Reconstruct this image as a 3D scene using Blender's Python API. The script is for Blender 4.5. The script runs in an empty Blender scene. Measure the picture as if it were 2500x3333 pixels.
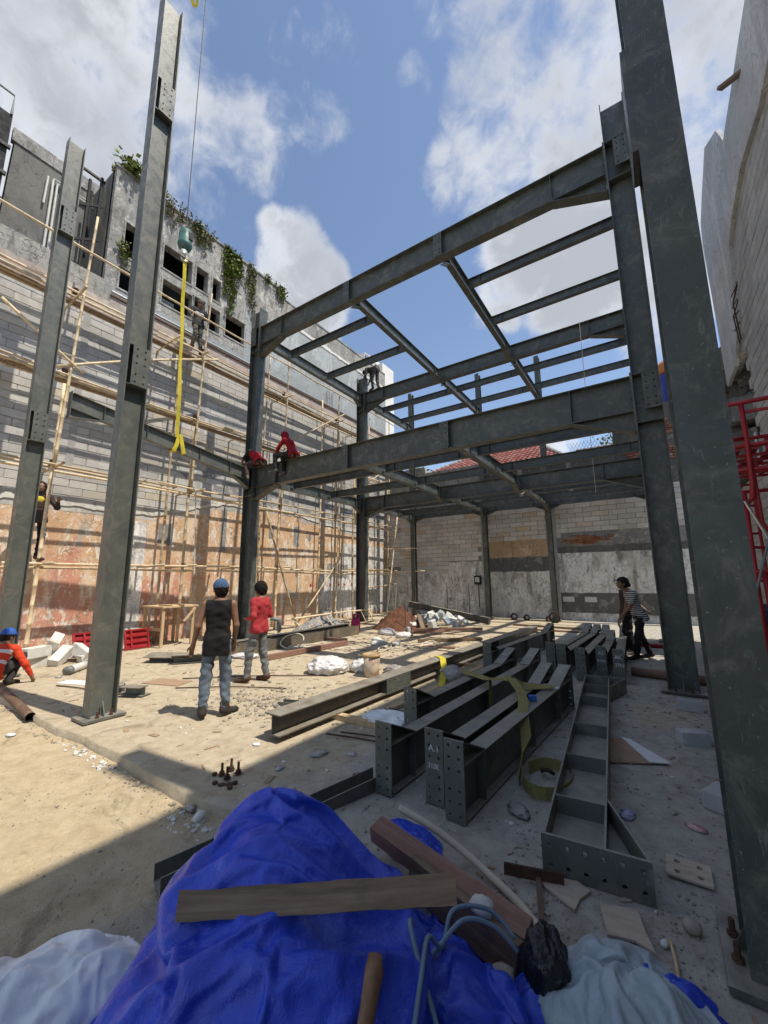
import bpy, bmesh, math, random
import numpy as np
from mathutils import Vector, Matrix, noise as mnoise
R = math.radians
SC = bpy.context.scene
COL = SC.collection
random.seed(7)

# ------------------------------------------------------------------ camera, sky, sun, exposure
CAM_H = 1.65
F_PX, YAW, PITCH, ROLL = 1306.7, R(33.682), R(9.577), R(-0.467)
cam = bpy.data.cameras.new('camera'); cam_o = bpy.data.objects.new('camera', cam); COL.objects.link(cam_o)
cam.sensor_fit = 'HORIZONTAL'; cam.sensor_width = 36.0; cam.lens = 36.0 * F_PX / 2500.0
cam.clip_start = 0.05; cam.clip_end = 4000
_fw = Vector((-math.sin(YAW)*math.cos(PITCH), math.cos(YAW)*math.cos(PITCH), math.sin(PITCH)))
_rt = Vector((math.cos(YAW), math.sin(YAW), 0)); _up = _rt.cross(_fw)
_rt, _up = math.cos(ROLL)*_rt + math.sin(ROLL)*_up, -math.sin(ROLL)*_rt + math.cos(ROLL)*_up
cam_o.matrix_world = Matrix(((_rt.x, _up.x, -_fw.x, 0), (_rt.y, _up.y, -_fw.y, 0), (_rt.z, _up.z, -_fw.z, CAM_H), (0, 0, 0, 1)))
SC.camera = cam_o
def seen(x, y, z, m=0.0):
    """True where a world point falls inside the picture (used only to choose which pieces become single parts)."""
    v = Vector((x, y, z - CAM_H)); d = v.dot(_fw)
    if d <= 0.1: return False
    return abs(F_PX*v.dot(_rt)/d) < 1250 + m and abs(F_PX*v.dot(_up)/d) < 1666 + m

SUN_EL, SUN_AZ = R(62.5), R(5.5)         # azimuth measured from +X towards +Y
sun_dir = Vector((math.cos(SUN_EL)*math.cos(SUN_AZ), math.cos(SUN_EL)*math.sin(SUN_AZ), math.sin(SUN_EL)))
sun = bpy.data.lights.new('sun', 'SUN'); sun.energy = 3.7; sun.angle = R(0.6); sun.color = (1.0, 0.925, 0.80)
sun_o = bpy.data.objects.new('sun', sun); COL.objects.link(sun_o)
sun_o.rotation_euler = (-sun_dir).to_track_quat('-Z', 'Y').to_euler(); sun_o.location = (20, 2, 40)

def N(nt, t, ins=None, **props):
    n = nt.nodes.new(t)
    for k, v in props.items(): setattr(n, k, v)
    for k, v in (ins or {}).items():
        s = n.inputs[k]
        if isinstance(v, bpy.types.NodeSocket): nt.links.new(v, s)
        elif isinstance(v, (tuple, list)) and len(v) == 3 and s.type == 'RGBA': s.default_value = (*v, 1)
        else: s.default_value = v
    return n
def ramp(nt, fac, stops, interp='LINEAR'):
    n = N(nt, 'ShaderNodeValToRGB', {'Fac': fac}); cr = n.color_ramp; cr.interpolation = interp
    while len(cr.elements) < len(stops): cr.elements.new(0.5)
    for e, (p, c) in zip(cr.elements, stops):
        e.position = p; e.color = (c, c, c, 1) if isinstance(c, (int, float)) else (*c, 1)
    return n.outputs['Color']
def mix(nt, fac, a, b, mode='MIX'):
    n = N(nt, 'ShaderNodeMix', {0: fac, 6: a, 7: b}, data_type='RGBA', blend_type=mode); return n.outputs[2]
def math_(nt, op, a, b=0.0, clamp=False):
    return N(nt, 'ShaderNodeMath', {0: a, 1: b}, operation=op, use_clamp=clamp).outputs[0]
def noise_(nt, vec, scale, detail=4, rough=0.55, dist=0.0):
    return N(nt, 'ShaderNodeTexNoise', {'Vector': vec, 'Scale': scale, 'Detail': detail, 'Roughness': rough, 'Distortion': dist}).outputs['Fac']
def mapr(nt, v, a, b, c=0.0, d=1.0, smooth=True):
    return N(nt, 'ShaderNodeMapRange', {'Value': v, 'From Min': a, 'From Max': b, 'To Min': c, 'To Max': d},
             interpolation_type='SMOOTHSTEP' if smooth else 'LINEAR').outputs['Result']
def scalev(nt, vec, s):
    return N(nt, 'ShaderNodeVectorMath', {0: vec, 1: s}, operation='MULTIPLY').outputs[0]

world = bpy.data.worlds.new('World'); SC.world = world; world.use_nodes = True
wn = world.node_tree; wn.nodes.clear()
sky = N(wn, 'ShaderNodeTexSky', sky_type='NISHITA', sun_disc=False)
sky.sun_elevation = SUN_EL; sky.sun_rotation = math.pi/2 - SUN_AZ
sky.air_density = 1.0; sky.dust_density = 0.25; sky.ozone_density = 2.2
wd = N(wn, 'ShaderNodeTexCoord').outputs['Generated']
# cloud banks: each a direction, an angular radius and a weight; fractal noise breaks up their edges
BANKS = [((-.666,.16,.724),18,.62),((-.654,.04,.751),22,.64),((-.70,.28,.648),11,.45),((-.552,.302,.777),9,.55),((-.50,.16,.85),9,.45),((-.48,-.25,.84),22,.5),
 ((-.44,.373,.817),7,.42),((-.367,.374,.852),5,.36),((-.5,.39,.78),5,.34),
 ((-.554,.512,.656),5.2,.70),((-.595,.515,.613),5.4,.70),((-.532,.573,.623),4.8,.68),((-.575,.555,.60),5.5,.72),
 ((.05,.62,.783),13,.60),((0.04,.5,.86),15,.55),((.16,.62,.76),15,.58),((-.01,.70,.71),9,.55),((-.19,.63,.755),6,.52),((.1,.74,.67),9,.5),((-.1,.56,.82),8,.5),((.45,.45,.77),26,.5),
 ((-.159,.754,.637),6.5,.74),((-.05,.81,.58),7.5,.74),((-.216,.776,.592),5,.62),((.07,.86,.5),7,.6),
 ((-.523,.731,.439),4,.5),((-.179,.94,.291),6,.55),((.05,.96,.26),7,.5),((-.263,.491,.831),2.2,.42),((-.75,.6,.2),12,.4),((.7,-.4,.5),30,.45),((-.2,-.8,.5),30,.45)]
warp = N(wn, 'ShaderNodeTexNoise', {'Vector': wd, 'Scale': 5.0, 'Detail': 3, 'Roughness': .55}).outputs['Color']
wv = N(wn, 'ShaderNodeVectorMath', {0: warp, 1: (.5, .5, .5)}, operation='SUBTRACT').outputs[0]
wv = N(wn, 'ShaderNodeVectorMath', {0: wv, 1: (.16, .16, .16)}, operation='MULTIPLY').outputs[0]
wv = N(wn, 'ShaderNodeVectorMath', {0: wd, 1: wv}, operation='ADD').outputs[0]
wv = N(wn, 'ShaderNodeVectorMath', {0: wv}, operation='NORMALIZE').outputs[0]
acc = None
for d, rad, w in BANKS:
    dd = Vector(d).normalized()
    dp = N(wn, 'ShaderNodeVectorMath', {0: wv, 1: tuple(dd)}, operation='DOT_PRODUCT').outputs['Value']
    b = mapr(wn, dp, math.cos(R(rad*1.35)), math.cos(R(rad*.25)), 0, w)
    acc = b if acc is None else math_(wn, 'SMOOTH_MAX' if False else 'MAXIMUM', acc, b)
fb = noise_(wn, wd, 6.0, 10, .60, .35)
fb2 = noise_(wn, wd, 2.6, 5, .5, .3)
dens = math_(wn, 'ADD', acc, math_(wn, 'MULTIPLY', math_(wn, 'SUBTRACT', fb, .5), 1.0))
dens = math_(wn, 'ADD', dens, math_(wn, 'MULTIPLY', math_(wn, 'SUBTRACT', fb2, .5), .45))
dens = math_(wn, 'ADD', dens, math_(wn, 'MULTIPLY', math_(wn, 'SUBTRACT', noise_(wn, wd, 19.0, 6, .6, .6), .5), .42))
cov = mapr(wn, dens, .29, .72)
thick = mapr(wn, dens, .46, .80)
cl = ramp(wn, thick, [(0, (4.0, 4.03, 4.1)), (.25, (3.85, 3.9, 4.0)), (1, (2.0, 2.12, 2.36))])
fb3 = noise_(wn, wd, 3.2, 6, .55)
cl = mix(wn, mapr(wn, fb3, .35, .65, .0, .75), cl, (2.1, 2.24, 2.52))
skyc = N(wn, 'ShaderNodeHueSaturation', {'Color': sky.outputs[0], 'Saturation': .92, 'Value': .76}).outputs[0]
bgc = mix(wn, cov, skyc, cl)
bg = N(wn, 'ShaderNodeBackground', {'Color': bgc, 'Strength': 0.165})
wo = N(wn, 'ShaderNodeOutputWorld', {'Surface': bg.outputs[0]})
SC.view_settings.view_transform = 'Standard'; SC.view_settings.look = 'None'
SC.view_settings.exposure = 0.58; SC.view_settings.gamma = 1.0
SC.render.film_transparent = False
try:
    SC.cycles.max_bounces = 6; SC.cycles.diffuse_bounces = 3; SC.cycles.use_denoising = True
    SC.view_settings.use_curve_mapping = False
except Exception: pass

# ------------------------------------------------------------------ materials
MT = {}
def newmat(name):
    m = bpy.data.materials.new(name); m.use_nodes = True; nt = m.node_tree
    b = nt.nodes['Principled BSDF']; MT[name] = m
    pos = nt.nodes.new('ShaderNodeNewGeometry').outputs['Position']
    return m, nt, b, pos
def setp(nt, b, **kw):
    for k, v in kw.items():
        s = b.inputs[k.replace('_', ' ')]
        if isinstance(v, bpy.types.NodeSocket): nt.links.new(v, s)
        elif isinstance(v, tuple) and len(v) == 3: s.default_value = (*v, 1)
        else: s.default_value = v
def bump(nt, b, h, strength=.3, dist=.01):
    n = N(nt, 'ShaderNodeBump', {'Height': h, 'Strength': strength, 'Distance': dist}); nt.links.new(n.outputs[0], b.inputs['Normal'])
def plain(name, c1, c2=None, scale=6, rough=.7, bmp=.25, bscale=60, metal=0.0, dirt=None, dscale=3, dthr=(.5, .68), rnd=0.0, spec=.4, stretch=None):
    m, nt, b, pos = newmat(name)
    vec = scalev(nt, pos, stretch) if stretch else pos
    c2 = c2 or tuple(x*.7 for x in c1)
    col = ramp(nt, noise_(nt, vec, scale, 6, .6, .3), [(.3, c1), (.7, c2)])
    if dirt: col = mix(nt, mapr(nt, noise_(nt, vec, dscale, 7, .65, .4), *dthr), col, dirt)
    if rnd:
        oi = N(nt, 'ShaderNodeObjectInfo').outputs['Random']
        col = N(nt, 'ShaderNodeHueSaturation', {'Color': col, 'Value': mapr(nt, oi, 0, 1, 1-rnd, 1+rnd, False), 'Saturation': mapr(nt, oi, 0, 1, 1+rnd*.6, 1-rnd*.6, False)}).outputs[0]
    rg = mapr(nt, noise_(nt, vec, scale*2.3, 4), .3, .7, max(.05, rough-.12), min(1, rough+.12))
    setp(nt, b, Base_Color=col, Roughness=rg, Metallic=metal, Specular_IOR_Level=spec)
    if bmp: bump(nt, b, noise_(nt, vec, bscale, 5, .6), bmp, .01)
    return m

# primed steel: grey green coat, chalky dust, pale scuffs and a little rust
def steel(name, c1, c2, dust, dustthr):
    m, nt, b, pos = newmat(name)
    col = ramp(nt, noise_(nt, pos, 3.0, 6, .6, .4), [(.3, c1), (.72, c2)])
    col = mix(nt, mapr(nt, noise_(nt, pos, 3.5, 9, .74, 1.1), *dustthr, 0, .62), col, dust)
    sv = scalev(nt, pos, (22, 22, 5))
    col = mix(nt, mapr(nt, noise_(nt, sv, 1.3, 5, .75, 1.2), .57, .71, 0, .6), col, (.21, .215, .195))
    col = mix(nt, mapr(nt, noise_(nt, pos, 60, 2, .5), .70, .76, 0, .6), col, (.33, .33, .30))
    col = mix(nt, mapr(nt, noise_(nt, pos, 8, 7, .7, .5), .62, .76, 0, .6), col, (.14, .092, .055))
    nz = N(nt, 'ShaderNodeSeparateXYZ', {0: nt.nodes['Geometry'].outputs['Normal']}).outputs[2]      # site dust settles on what faces up
    dz = math_(nt, 'MULTIPLY', mapr(nt, nz, .55, .95), mapr(nt, noise_(nt, pos, 4.5, 8, .7, .6), .28, .62, .15, .85))
    col = mix(nt, dz, col, (.29, .27, .225))
    setp(nt, b, Base_Color=col, Roughness=mapr(nt, noise_(nt, pos, 9, 5), .3, .7, .30, .52), Specular_IOR_Level=.5)
    bump(nt, b, noise_(nt, pos, 45, 6, .65), .18, .006)
    return m
steel('steel', (.046, .055, .050), (.074, .083, .074), (.20, .188, .158), (.47, .70))
steel('steel_light', (.078, .088, .078), (.118, .125, .11), (.21, .19, .15), (.48, .7))
steel('steel_brown', (.085, .078, .065), (.14, .115, .085), (.24, .18, .11), (.45, .65))
plain('rust', (.10, .05, .028), (.05, .028, .02), 20, .85, .5, 80)
plain('rust_pipe', (.17, .095, .06), (.10, .06, .045), 12, .75, .3, 60, dirt=(.25, .17, .11))
plain('red_steel', (.36, .018, .022), (.26, .012, .018), 8, .42, .1, 60, dirt=(.2, .05, .04), dthr=(.62, .75))
plain('galv', (.5, .5, .5), (.36, .37, .38), 15, .4, .1, 60, metal=.6)
plain('cable', (.05, .05, .05), None, 10, .6, 0)
plain('hook_green', (.05, .15, .13), (.03, .085, .078), 9, .5, .2, dirt=(.10, .07, .06), dscale=7, dthr=(.55, .62))
plain('hook_steel', (.62, .62, .60), (.4, .4, .4), 9, .35, .1, metal=.5)
plain('black', (.012, .012, .013), None, 9, .6, .1)
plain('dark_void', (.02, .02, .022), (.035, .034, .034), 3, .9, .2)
plain('chalk', (.75, .75, .73), None, 40, .9, 0)

# autoclaved blocks: pale grey with each block its own tone
def blockmat(name, c1, c2, alt):
    m, nt, b, pos = newmat(name)
    oi = N(nt, 'ShaderNodeObjectInfo').outputs['Random']
    base = ramp(nt, oi, [(0, c1), (.4, c2), (.8, tuple(x*.85 for x in c2)), (.86, alt), (1, c1)])
    col = mix(nt, mapr(nt, noise_(nt, pos, .9, 9, .7, .8), .42, .66, 0, .55), base, tuple(x*.58 for x in c1))
    col = mix(nt, mapr(nt, noise_(nt, scalev(nt, pos, (1, 1, .3)), 5.0, 8, .7, .5), .50, .70, 0, .6), col, tuple(x*.6 for x in c1))
    col = mix(nt, mapr(nt, noise_(nt, pos, 3.2, 8, .72, .9), .56, .66, 0, .7), col, (.58, .56, .52))
    setp(nt, b, Base_Color=col, Roughness=.9, Specular_IOR_Level=.2)
    bump(nt, b, noise_(nt, pos, 40, 7, .7), .5, .012); return m
blockmat('block', (.56, .545, .515), (.48, .47, .45), (.50, .43, .31))
blockmat('block_back', (.66, .645, .62), (.58, .565, .54), (.54, .42, .28))
blockmat('block_right', (.50, .50, .495), (.45, .45, .45), (.48, .47, .44))
plain('mortar_dark', (.27, .26, .245), (.19, .185, .175), 5, .95, .6, 30)
plain('mortar', (.40, .39, .375), (.30, .295, .285), 5, .95, .6, 30)
plain('render_rough', (.27, .27, .265), (.17, .17, .17), 4, .95, 1.0, 22, dirt=(.38, .36, .32), dscale=6, dthr=(.55, .62))
plain('pale_block', (.66, .65, .61), (.55, .54, .50), 8, .95, .5, 40, dirt=(.42, .40, .36))

# limewashed wall with peeling coats, stretched downwards like runs
def peel(name, coats, grime, gthr=(.55, .7), wear=.5):
    m, nt, b, pos = newmat(name)
    v1 = scalev(nt, pos, (1, 1, .38)); v2 = scalev(nt, pos, (1, 1, .75))
    col = coats[0][0]
    hsum = None
    for i, (c, sc, lo, hi, st, *gr) in enumerate(coats):
        if i == 0:
            col = ramp(nt, noise_(nt, pos, 1.1, 5, .6), [(.35, c), (.65, tuple(x*.86 for x in c))]); continue
        off = N(nt, 'ShaderNodeVectorMath', {0: v1 if st else v2, 1: (i*7.3, i*3.1, i*5.7)}, operation='ADD').outputs[0]
        nz = noise_(nt, off, sc, 9, .68, .7)
        if gr:   # this coat was only brushed on up to a certain height and length of the wall
            xyz = N(nt, 'ShaderNodeSeparateXYZ', {0: pos}); g = gr[0]
            nz = math_(nt, 'ADD', nz, math_(nt, 'ADD', math_(nt, 'MULTIPLY', math_(nt, 'SUBTRACT', g[0], xyz.outputs[2]), g[1]), math_(nt, 'MULTIPLY', math_(nt, 'SUBTRACT', g[2], xyz.outputs[1]), g[3])))
        f = mapr(nt, nz, lo, hi)
        col = mix(nt, f, col, c)
        hsum = f if hsum is None else math_(nt, 'ADD', hsum, f)
    col = mix(nt, mapr(nt, noise_(nt, pos, 9.0, 9, .75, .8), .48, .64, 0, wear), col, tuple(x*(.85-.5*wear) for x in coats[0][0]))
    ck = N(nt, 'ShaderNodeTexVoronoi', {'Vector': N(nt, 'ShaderNodeVectorMath', {0: pos, 1: scalev(nt, N(nt, 'ShaderNodeTexNoise', {'Vector': pos, 'Scale': 3.0, 'Detail': 5}).outputs['Color'], (.5, .5, .5))}, operation='ADD').outputs[0], 'Scale': 2.1}, feature='DISTANCE_TO_EDGE').outputs['Distance']
    ckf = math_(nt, 'MULTIPLY', mapr(nt, ck, .004, .02, 1, 0), mapr(nt, noise_(nt, pos, .8, 4, .6), .42, .56, 0, min(1, wear+.3)))
    col = mix(nt, ckf, col, tuple(x*.35 for x in coats[0][0]))
    col = mix(nt, mapr(nt, noise_(nt, v1, 2.3, 8, .7, .5), *gthr, 0, .7), col, grime)
    col = mix(nt, mapr(nt, noise_(nt, scalev(nt, pos, (2, 2, .16)), 2.2, 6, .6), .56, .74, 0, .45), col, grime)
    setp(nt, b, Base_Color=col, Roughness=.92, Specular_IOR_Level=.2)
    bump(nt, b, math_(nt, 'ADD', math_(nt, 'MULTIPLY', hsum, -.5), noise_(nt, pos, 30, 7, .7)), .55, .012)
    return m
peel('orange_wall', [((.64, .42, .255), 0, 0, 0, 0), ((.55, .265, .19), .62, .49, .61, 0, (1.6, .07, 5.5, .025)), ((.70, .53, .38), 1.6, .52, .62, 1), ((.52, .25, .185), 2.2, .60, .66, 1, (1.3, .05, 6.0, .02)), ((.72, .65, .57), 2.7, .55, .59, 1), ((.76, .71, .64), 6.5, .57, .61, 0), ((.70, .63, .54), 13., .58, .63, 0), ((.42, .39, .35), .8, .62, .67, 1)], (.27, .20, .15), (.6, .78))
peel('back_plaster', [((.60, .58, .55), 0, 0, 0, 0), ((.74, .73, .71), 1.5, .46, .56, 1), ((.80, .80, .79), 3.8, .53, .6, 1), ((.34, .31, .27), 3.0, .58, .65, 1), ((.26, .24, .21), 8.0, .60, .64, 1), ((.62, .61, .59), 11, .58, .62, 0)], (.17, .155, .135), (.50, .66), .7)
peel('back_ochre', [((.48, .35, .22), 0, 0, 0, 0), ((.58, .47, .34), 1.8, .52, .6, 1), ((.33, .15, .09), 2.2, .62, .67, 0)], (.16, .13, .10))
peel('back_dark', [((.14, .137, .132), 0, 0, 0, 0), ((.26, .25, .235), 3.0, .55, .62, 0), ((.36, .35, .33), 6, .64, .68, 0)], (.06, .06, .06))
peel('old_concrete', [((.37, .355, .33), 0, 0, 0, 0), ((.26, .255, .245), 1.2, .46, .58, 1), ((.50, .49, .46), 2.6, .55, .61, 0), ((.20, .195, .185), 4.0, .57, .64, 1), ((.46, .44, .40), 7.0, .57, .62, 0)], (.11, .105, .095), (.50, .68), .8)
peel('blue_concrete', [((.34, .36, .37), 0, 0, 0, 0), ((.43, .45, .46), 1.0, .5, .62, 1), ((.30, .32, .33), 2.2, .58, .66, 0)], (.22, .225, .225), (.62, .8))
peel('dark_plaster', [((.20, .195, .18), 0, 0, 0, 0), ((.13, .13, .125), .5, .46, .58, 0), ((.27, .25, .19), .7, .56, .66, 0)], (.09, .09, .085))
peel('grey_sheet', [((.53, .54, .555), 0, 0, 0, 0), ((.62, .63, .64), .8, .5, .62, 1), ((.45, .46, .475), 1.4, .54, .64, 1)], (.30, .30, .305), (.58, .76), .55)
peel('band', [((.45, .37, .33), 0, 0, 0, 0), ((.5, .44, .38), 1.2, .5, .6, 0), ((.35, .34, .32), 2, .56, .62, 0)], (.22, .2, .18))
plain('brick', (.30, .115, .07), (.22, .09, .06), 10, .95, .7, 50, dirt=(.34, .28, .23), rnd=.25)
plain('white_paint', (.62, .61, .58), (.5, .49, .46), 4, .8, .2)
plain('pvc', (.62, .62, .58), (.48, .48, .45), 7, .45, .05)
plain('pvc_grey', (.13, .15, .16), (.2, .21, .21), 7, .5, .1)
plain('highrise', (.62, .62, .61), (.52, .52, .52), .3, .8, 0)
plain('brown_trim', (.16, .085, .06), (.10, .06, .045), 5, .8, .3)

# dusty site floor
def ground_mat(name, warm, warm2, grey, grey2, bias):
    m, nt, b, pos = newmat(name)
    n1 = noise_(nt, pos, .9, 8, .62, .5); n2 = noise_(nt, pos, 6.5, 9, .68, .6); n3 = noise_(nt, pos, 55, 5, .7)
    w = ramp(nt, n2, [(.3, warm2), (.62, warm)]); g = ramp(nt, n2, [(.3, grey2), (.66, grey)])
    sx = N(nt, 'ShaderNodeSeparateXYZ', {0: pos})
    # sunlight and shade in the colour: ochre sunlit side, lightened grey concrete in shade
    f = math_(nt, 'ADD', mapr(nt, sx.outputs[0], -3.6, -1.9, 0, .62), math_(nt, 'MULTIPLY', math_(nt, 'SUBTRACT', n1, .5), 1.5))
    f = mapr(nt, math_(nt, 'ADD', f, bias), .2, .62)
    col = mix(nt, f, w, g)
    col = mix(nt, mapr(nt, noise_(nt, pos, 1.7, 9, .72, 1.2), .54, .68, 0, .62), col, tuple(x*.55 for x in warm2))
    col = mix(nt, mapr(nt, noise_(nt, pos, 3.7, 9, .7, .4), .60, .70, 0, .6), col, (.47, .43, .36))
    col = mix(nt, mapr(nt, n3, .60, .72, 0, .5), col, (.42, .38, .32))
    col = mix(nt, mapr(nt, noise_(nt, pos, 90, 3, .6), .62, .7, 0, .45), col, tuple(x*.4 for x in grey2))
    setp(nt, b, Base_Color=col, Roughness=.95, Specular_IOR_Level=.15)
    h = math_(nt, 'ADD', math_(nt, 'ADD', math_(nt, 'MULTIPLY', noise_(nt, pos, 26, 8, .75, .3), 1.0), math_(nt, 'MULTIPLY', noise_(nt, pos, 7.5, 5, .6, 1.5), 1.8)), math_(nt, 'ADD', n3, math_(nt, 'MULTIPLY', noise_(nt, pos, 130, 3, .7), .6)))
    bump(nt, b, h, .8, .012); return m
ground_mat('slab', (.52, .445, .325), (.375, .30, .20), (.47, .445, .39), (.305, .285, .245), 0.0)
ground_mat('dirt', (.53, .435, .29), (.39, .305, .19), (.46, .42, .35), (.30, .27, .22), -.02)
plain('red_soil', (.15, .062, .032), (.09, .04, .024), 8, .95, 1.0, 25)
plain('stone', (.36, .32, .26), (.24, .21, .17), 30, .95, .4, 80)

# bamboo, timber
def woodmat(name, c1, c2, c3, ax=(3, 3, 30), rnd=.2, rough=.7):
    m, nt, b, _ = newmat(name)
    tc = N(nt, 'ShaderNodeTexCoord').outputs['Object']
    v = scalev(nt, tc, ax); n1 = noise_(nt, v, 1.0, 7, .65, .6)
    col = ramp(nt, n1, [(.28, c2), (.5, c1), (.75, c3)])
    col = mix(nt, mapr(nt, noise_(nt, tc, 9, 7, .7), .55, .75, 0, .5), col, c2)
    oi = N(nt, 'ShaderNodeObjectInfo').outputs['Random']
    col = N(nt, 'ShaderNodeHueSaturation', {'Color': col, 'Value': mapr(nt, oi, 0, 1, 1-rnd, 1+rnd, False)}).outputs[0]
    setp(nt, b, Base_Color=col, Roughness=rough, Specular_IOR_Level=.35)
    bump(nt, b, noise_(nt, scalev(nt, tc, tuple(x*2 for x in ax)), 2.0, 5, .7), .35, .004); return m
woodmat('bamboo', (.56, .445, .285), (.34, .25, .155), (.66, .56, .39), (6, 6, 6), .32, .55)
woodmat('timber', (.19, .13, .085), (.07, .05, .034), (.29, .215, .15), (1.5, 26, 26), .15)
woodmat('timber_pale', (.50, .36, .21), (.32, .21, .12), (.58, .45, .28), (26, 26, 1.5), .15)
woodmat('timber_red', (.24, .13, .095), (.14, .08, .06), (.30, .19, .14), (1.5, 20, 20), .1)
woodmat('ply', (.42, .35, .28), (.28, .22, .17), (.5, .43, .35), (3, 14, 14), .12, .85)
woodmat('handle', (.20, .105, .055), (.11, .06, .035), (.27, .15, .08), (30, 30, 2), .05, .5)

# plastics and cloth
def tarpmat(name, c, c2, dust, rough=.42, weave=260, dthr=(.6, .74), crin=.6):
    m, nt, b, pos = newmat(name)
    col = ramp(nt, noise_(nt, pos, 4, 5, .6), [(.3, c), (.7, c2)])
    col = mix(nt, mapr(nt, noise_(nt, pos, 6.5, 8, .7, .6), *dthr, 0, .55), col, dust)
    setp(nt, b, Base_Color=col, Roughness=mapr(nt, noise_(nt, pos, 30, 5), .3, .7, rough-.1, rough+.15), Specular_IOR_Level=.55)
    dv = N(nt, 'ShaderNodeTexNoise', {'Vector': pos, 'Scale': 5.0, 'Detail': 3}).outputs['Color']
    pv = N(nt, 'ShaderNodeVectorMath', {0: pos, 1: N(nt, 'ShaderNodeVectorMath', {0: dv, 1: (.16, .16, .16)}, operation='MULTIPLY').outputs[0]}, operation='ADD').outputs[0]
    cr1 = N(nt, 'ShaderNodeTexVoronoi', {'Vector': pv, 'Scale': 9.0}, feature='F1').outputs['Distance']
    cr2 = N(nt, 'ShaderNodeTexVoronoi', {'Vector': pv, 'Scale': 24.0}, feature='F1').outputs['Distance']
    h = math_(nt, 'ADD', math_(nt, 'MULTIPLY', noise_(nt, pos, 13, 6, .6, 1.4), 1.1), math_(nt, 'MULTIPLY', noise_(nt, pos, weave, 2, .5), .25))
    h = math_(nt, 'ADD', h, math_(nt, 'ADD', math_(nt, 'MULTIPLY', cr1, .35), math_(nt, 'MULTIPLY', cr2, .25)))
    bump(nt, b, h, crin, .014); return m
tarpmat('tarp_blue', (.024, .075, .62), (.015, .045, .45), (.24, .26, .42), .27, 260, (.60, .80), .5)
tarpmat('tarp_grey', (.38, .45, .49), (.31, .37, .41), (.32, .33, .33), .45)
tarpmat('sack_white', (.84, .85, .86), (.76, .77, .79), (.52, .50, .46), .6, 300, (.62, .78), .5)
tarpmat('plastic_white', (.66, .64, .63), (.56, .54, .54), (.55, .42, .40), .4, 100, (.66, .78), .6)
tarpmat('plastic_grey', (.34, .31, .29), (.25, .23, .22), (.4, .36, .32), .35, 100, (.6, .75), .6)
tarpmat('bag_black', (.010, .010, .011), (.016, .016, .017), (.05, .05, .05), .26, 60, (.7, .8), .8)
tarpmat('cloth_navy', (.012, .014, .04), (.02, .022, .055), (.05, .05, .06), .8, 200, (.7, .8), .4)
def webmat(name, c, c2, grime):
    m, nt, b, pos = newmat(name)
    tc = N(nt, 'ShaderNodeTexCoord').outputs['Object']
    col = ramp(nt, noise_(nt, tc, 14, 6, .65), [(.3, c), (.7, c2)])
    col = mix(nt, mapr(nt, noise_(nt, tc, 9, 8, .7, .4), .52, .7, 0, .6), col, grime)
    setp(nt, b, Base_Color=col, Roughness=.85, Specular_IOR_Level=.2)
    bump(nt, b, noise_(nt, tc, 150, 3, .6), .4, .003); return m
webmat('strap', (.60, .50, .045), (.45, .37, .04), (.22, .19, .06))
webmat('strap_dirty', (.29, .25, .095), (.21, .185, .075), (.13, .118, .07))
m, nt, b, pos = newmat('hose_clear'); setp(nt, b, Base_Color=(.25, .36, .47), Roughness=.25, Transmission_Weight=.25, IOR=1.3)
plain('hose_white', (.55, .49, .40), (.45, .39, .31), 10, .55, .1)
plain('rope', (.62, .56, .44), (.48, .42, .32), 20, .8, .2, 120)
plain('gas_pink', (.42, .012, .10), (.32, .01, .075), 6, .35, .1, dirt=(.25, .06, .08), dthr=(.66, .78))
plain('bucket', (.52, .44, .33), (.42, .32, .24), 8, .6, .15, dirt=(.30, .20, .15), dscale=5, dthr=(.48, .62))
plain('bucket_rim', (.50, .34, .14), (.4, .27, .12), 8, .6, .1)
plain('cardboard', (.36, .25, .16), (.30, .20, .125), 8, .9, .2, dirt=(.16, .12, .09), dthr=(.62, .7))
plain('paper', (.70, .70, .70), (.6, .6, .6), 8, .9, .2)
plain('tile_red', (.30, .10, .085), (.22, .075, .065), 7, .85, .35, 50, dirt=(.18, .10, .09), rnd=.22)
plain('tile_grey', (.30, .28, .27), (.2, .19, .18), 7, .9, .4, 50, rnd=.2)
plain('tank_blue', (.02, .035, .23), (.03, .05, .28), 4, .45, .1)
plain('tank_orange', (.55, .17, .02), (.45, .14, .02), 4, .5, .1)
plain('wrapper_blue', (.10, .16, .42), (.55, .5, .5), 26, .4, .1)
plain('wrapper_red', (.35, .03, .06), (.6, .55, .5), 26, .4, .1)
plain('bottle_clear', (.42, .42, .40), (.3, .3, .29), 16, .2, .1)
plain('tape_blue', (.02, .13, .42), None, 16, .4, .1)

# foliage
m, nt, b, pos = newmat('leaf')
oi = noise_(nt, pos, 6, 3)
setp(nt, b, Base_Color=ramp(nt, oi, [(.3, (.07, .115, .02)), (.55, (.15, .20, .035)), (.75, (.26, .28, .06))]), Roughness=.55, Specular_IOR_Level=.3)
try: setp(nt, b, Subsurface_Weight=0.0)
except Exception: pass
m, nt, b, pos = newmat('leaf_dry')
setp(nt, b, Base_Color=ramp(nt, noise_(nt, pos, 6, 3), [(.3, (.12, .11, .05)), (.7, (.22, .19, .10))]), Roughness=.8)
plain('stem', (.09, .065, .04), (.06, .045, .03), 20, .9, .3)
plain('bark', (.12, .09, .065), (.08, .06, .045), 14, .95, .6, 30)

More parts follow.
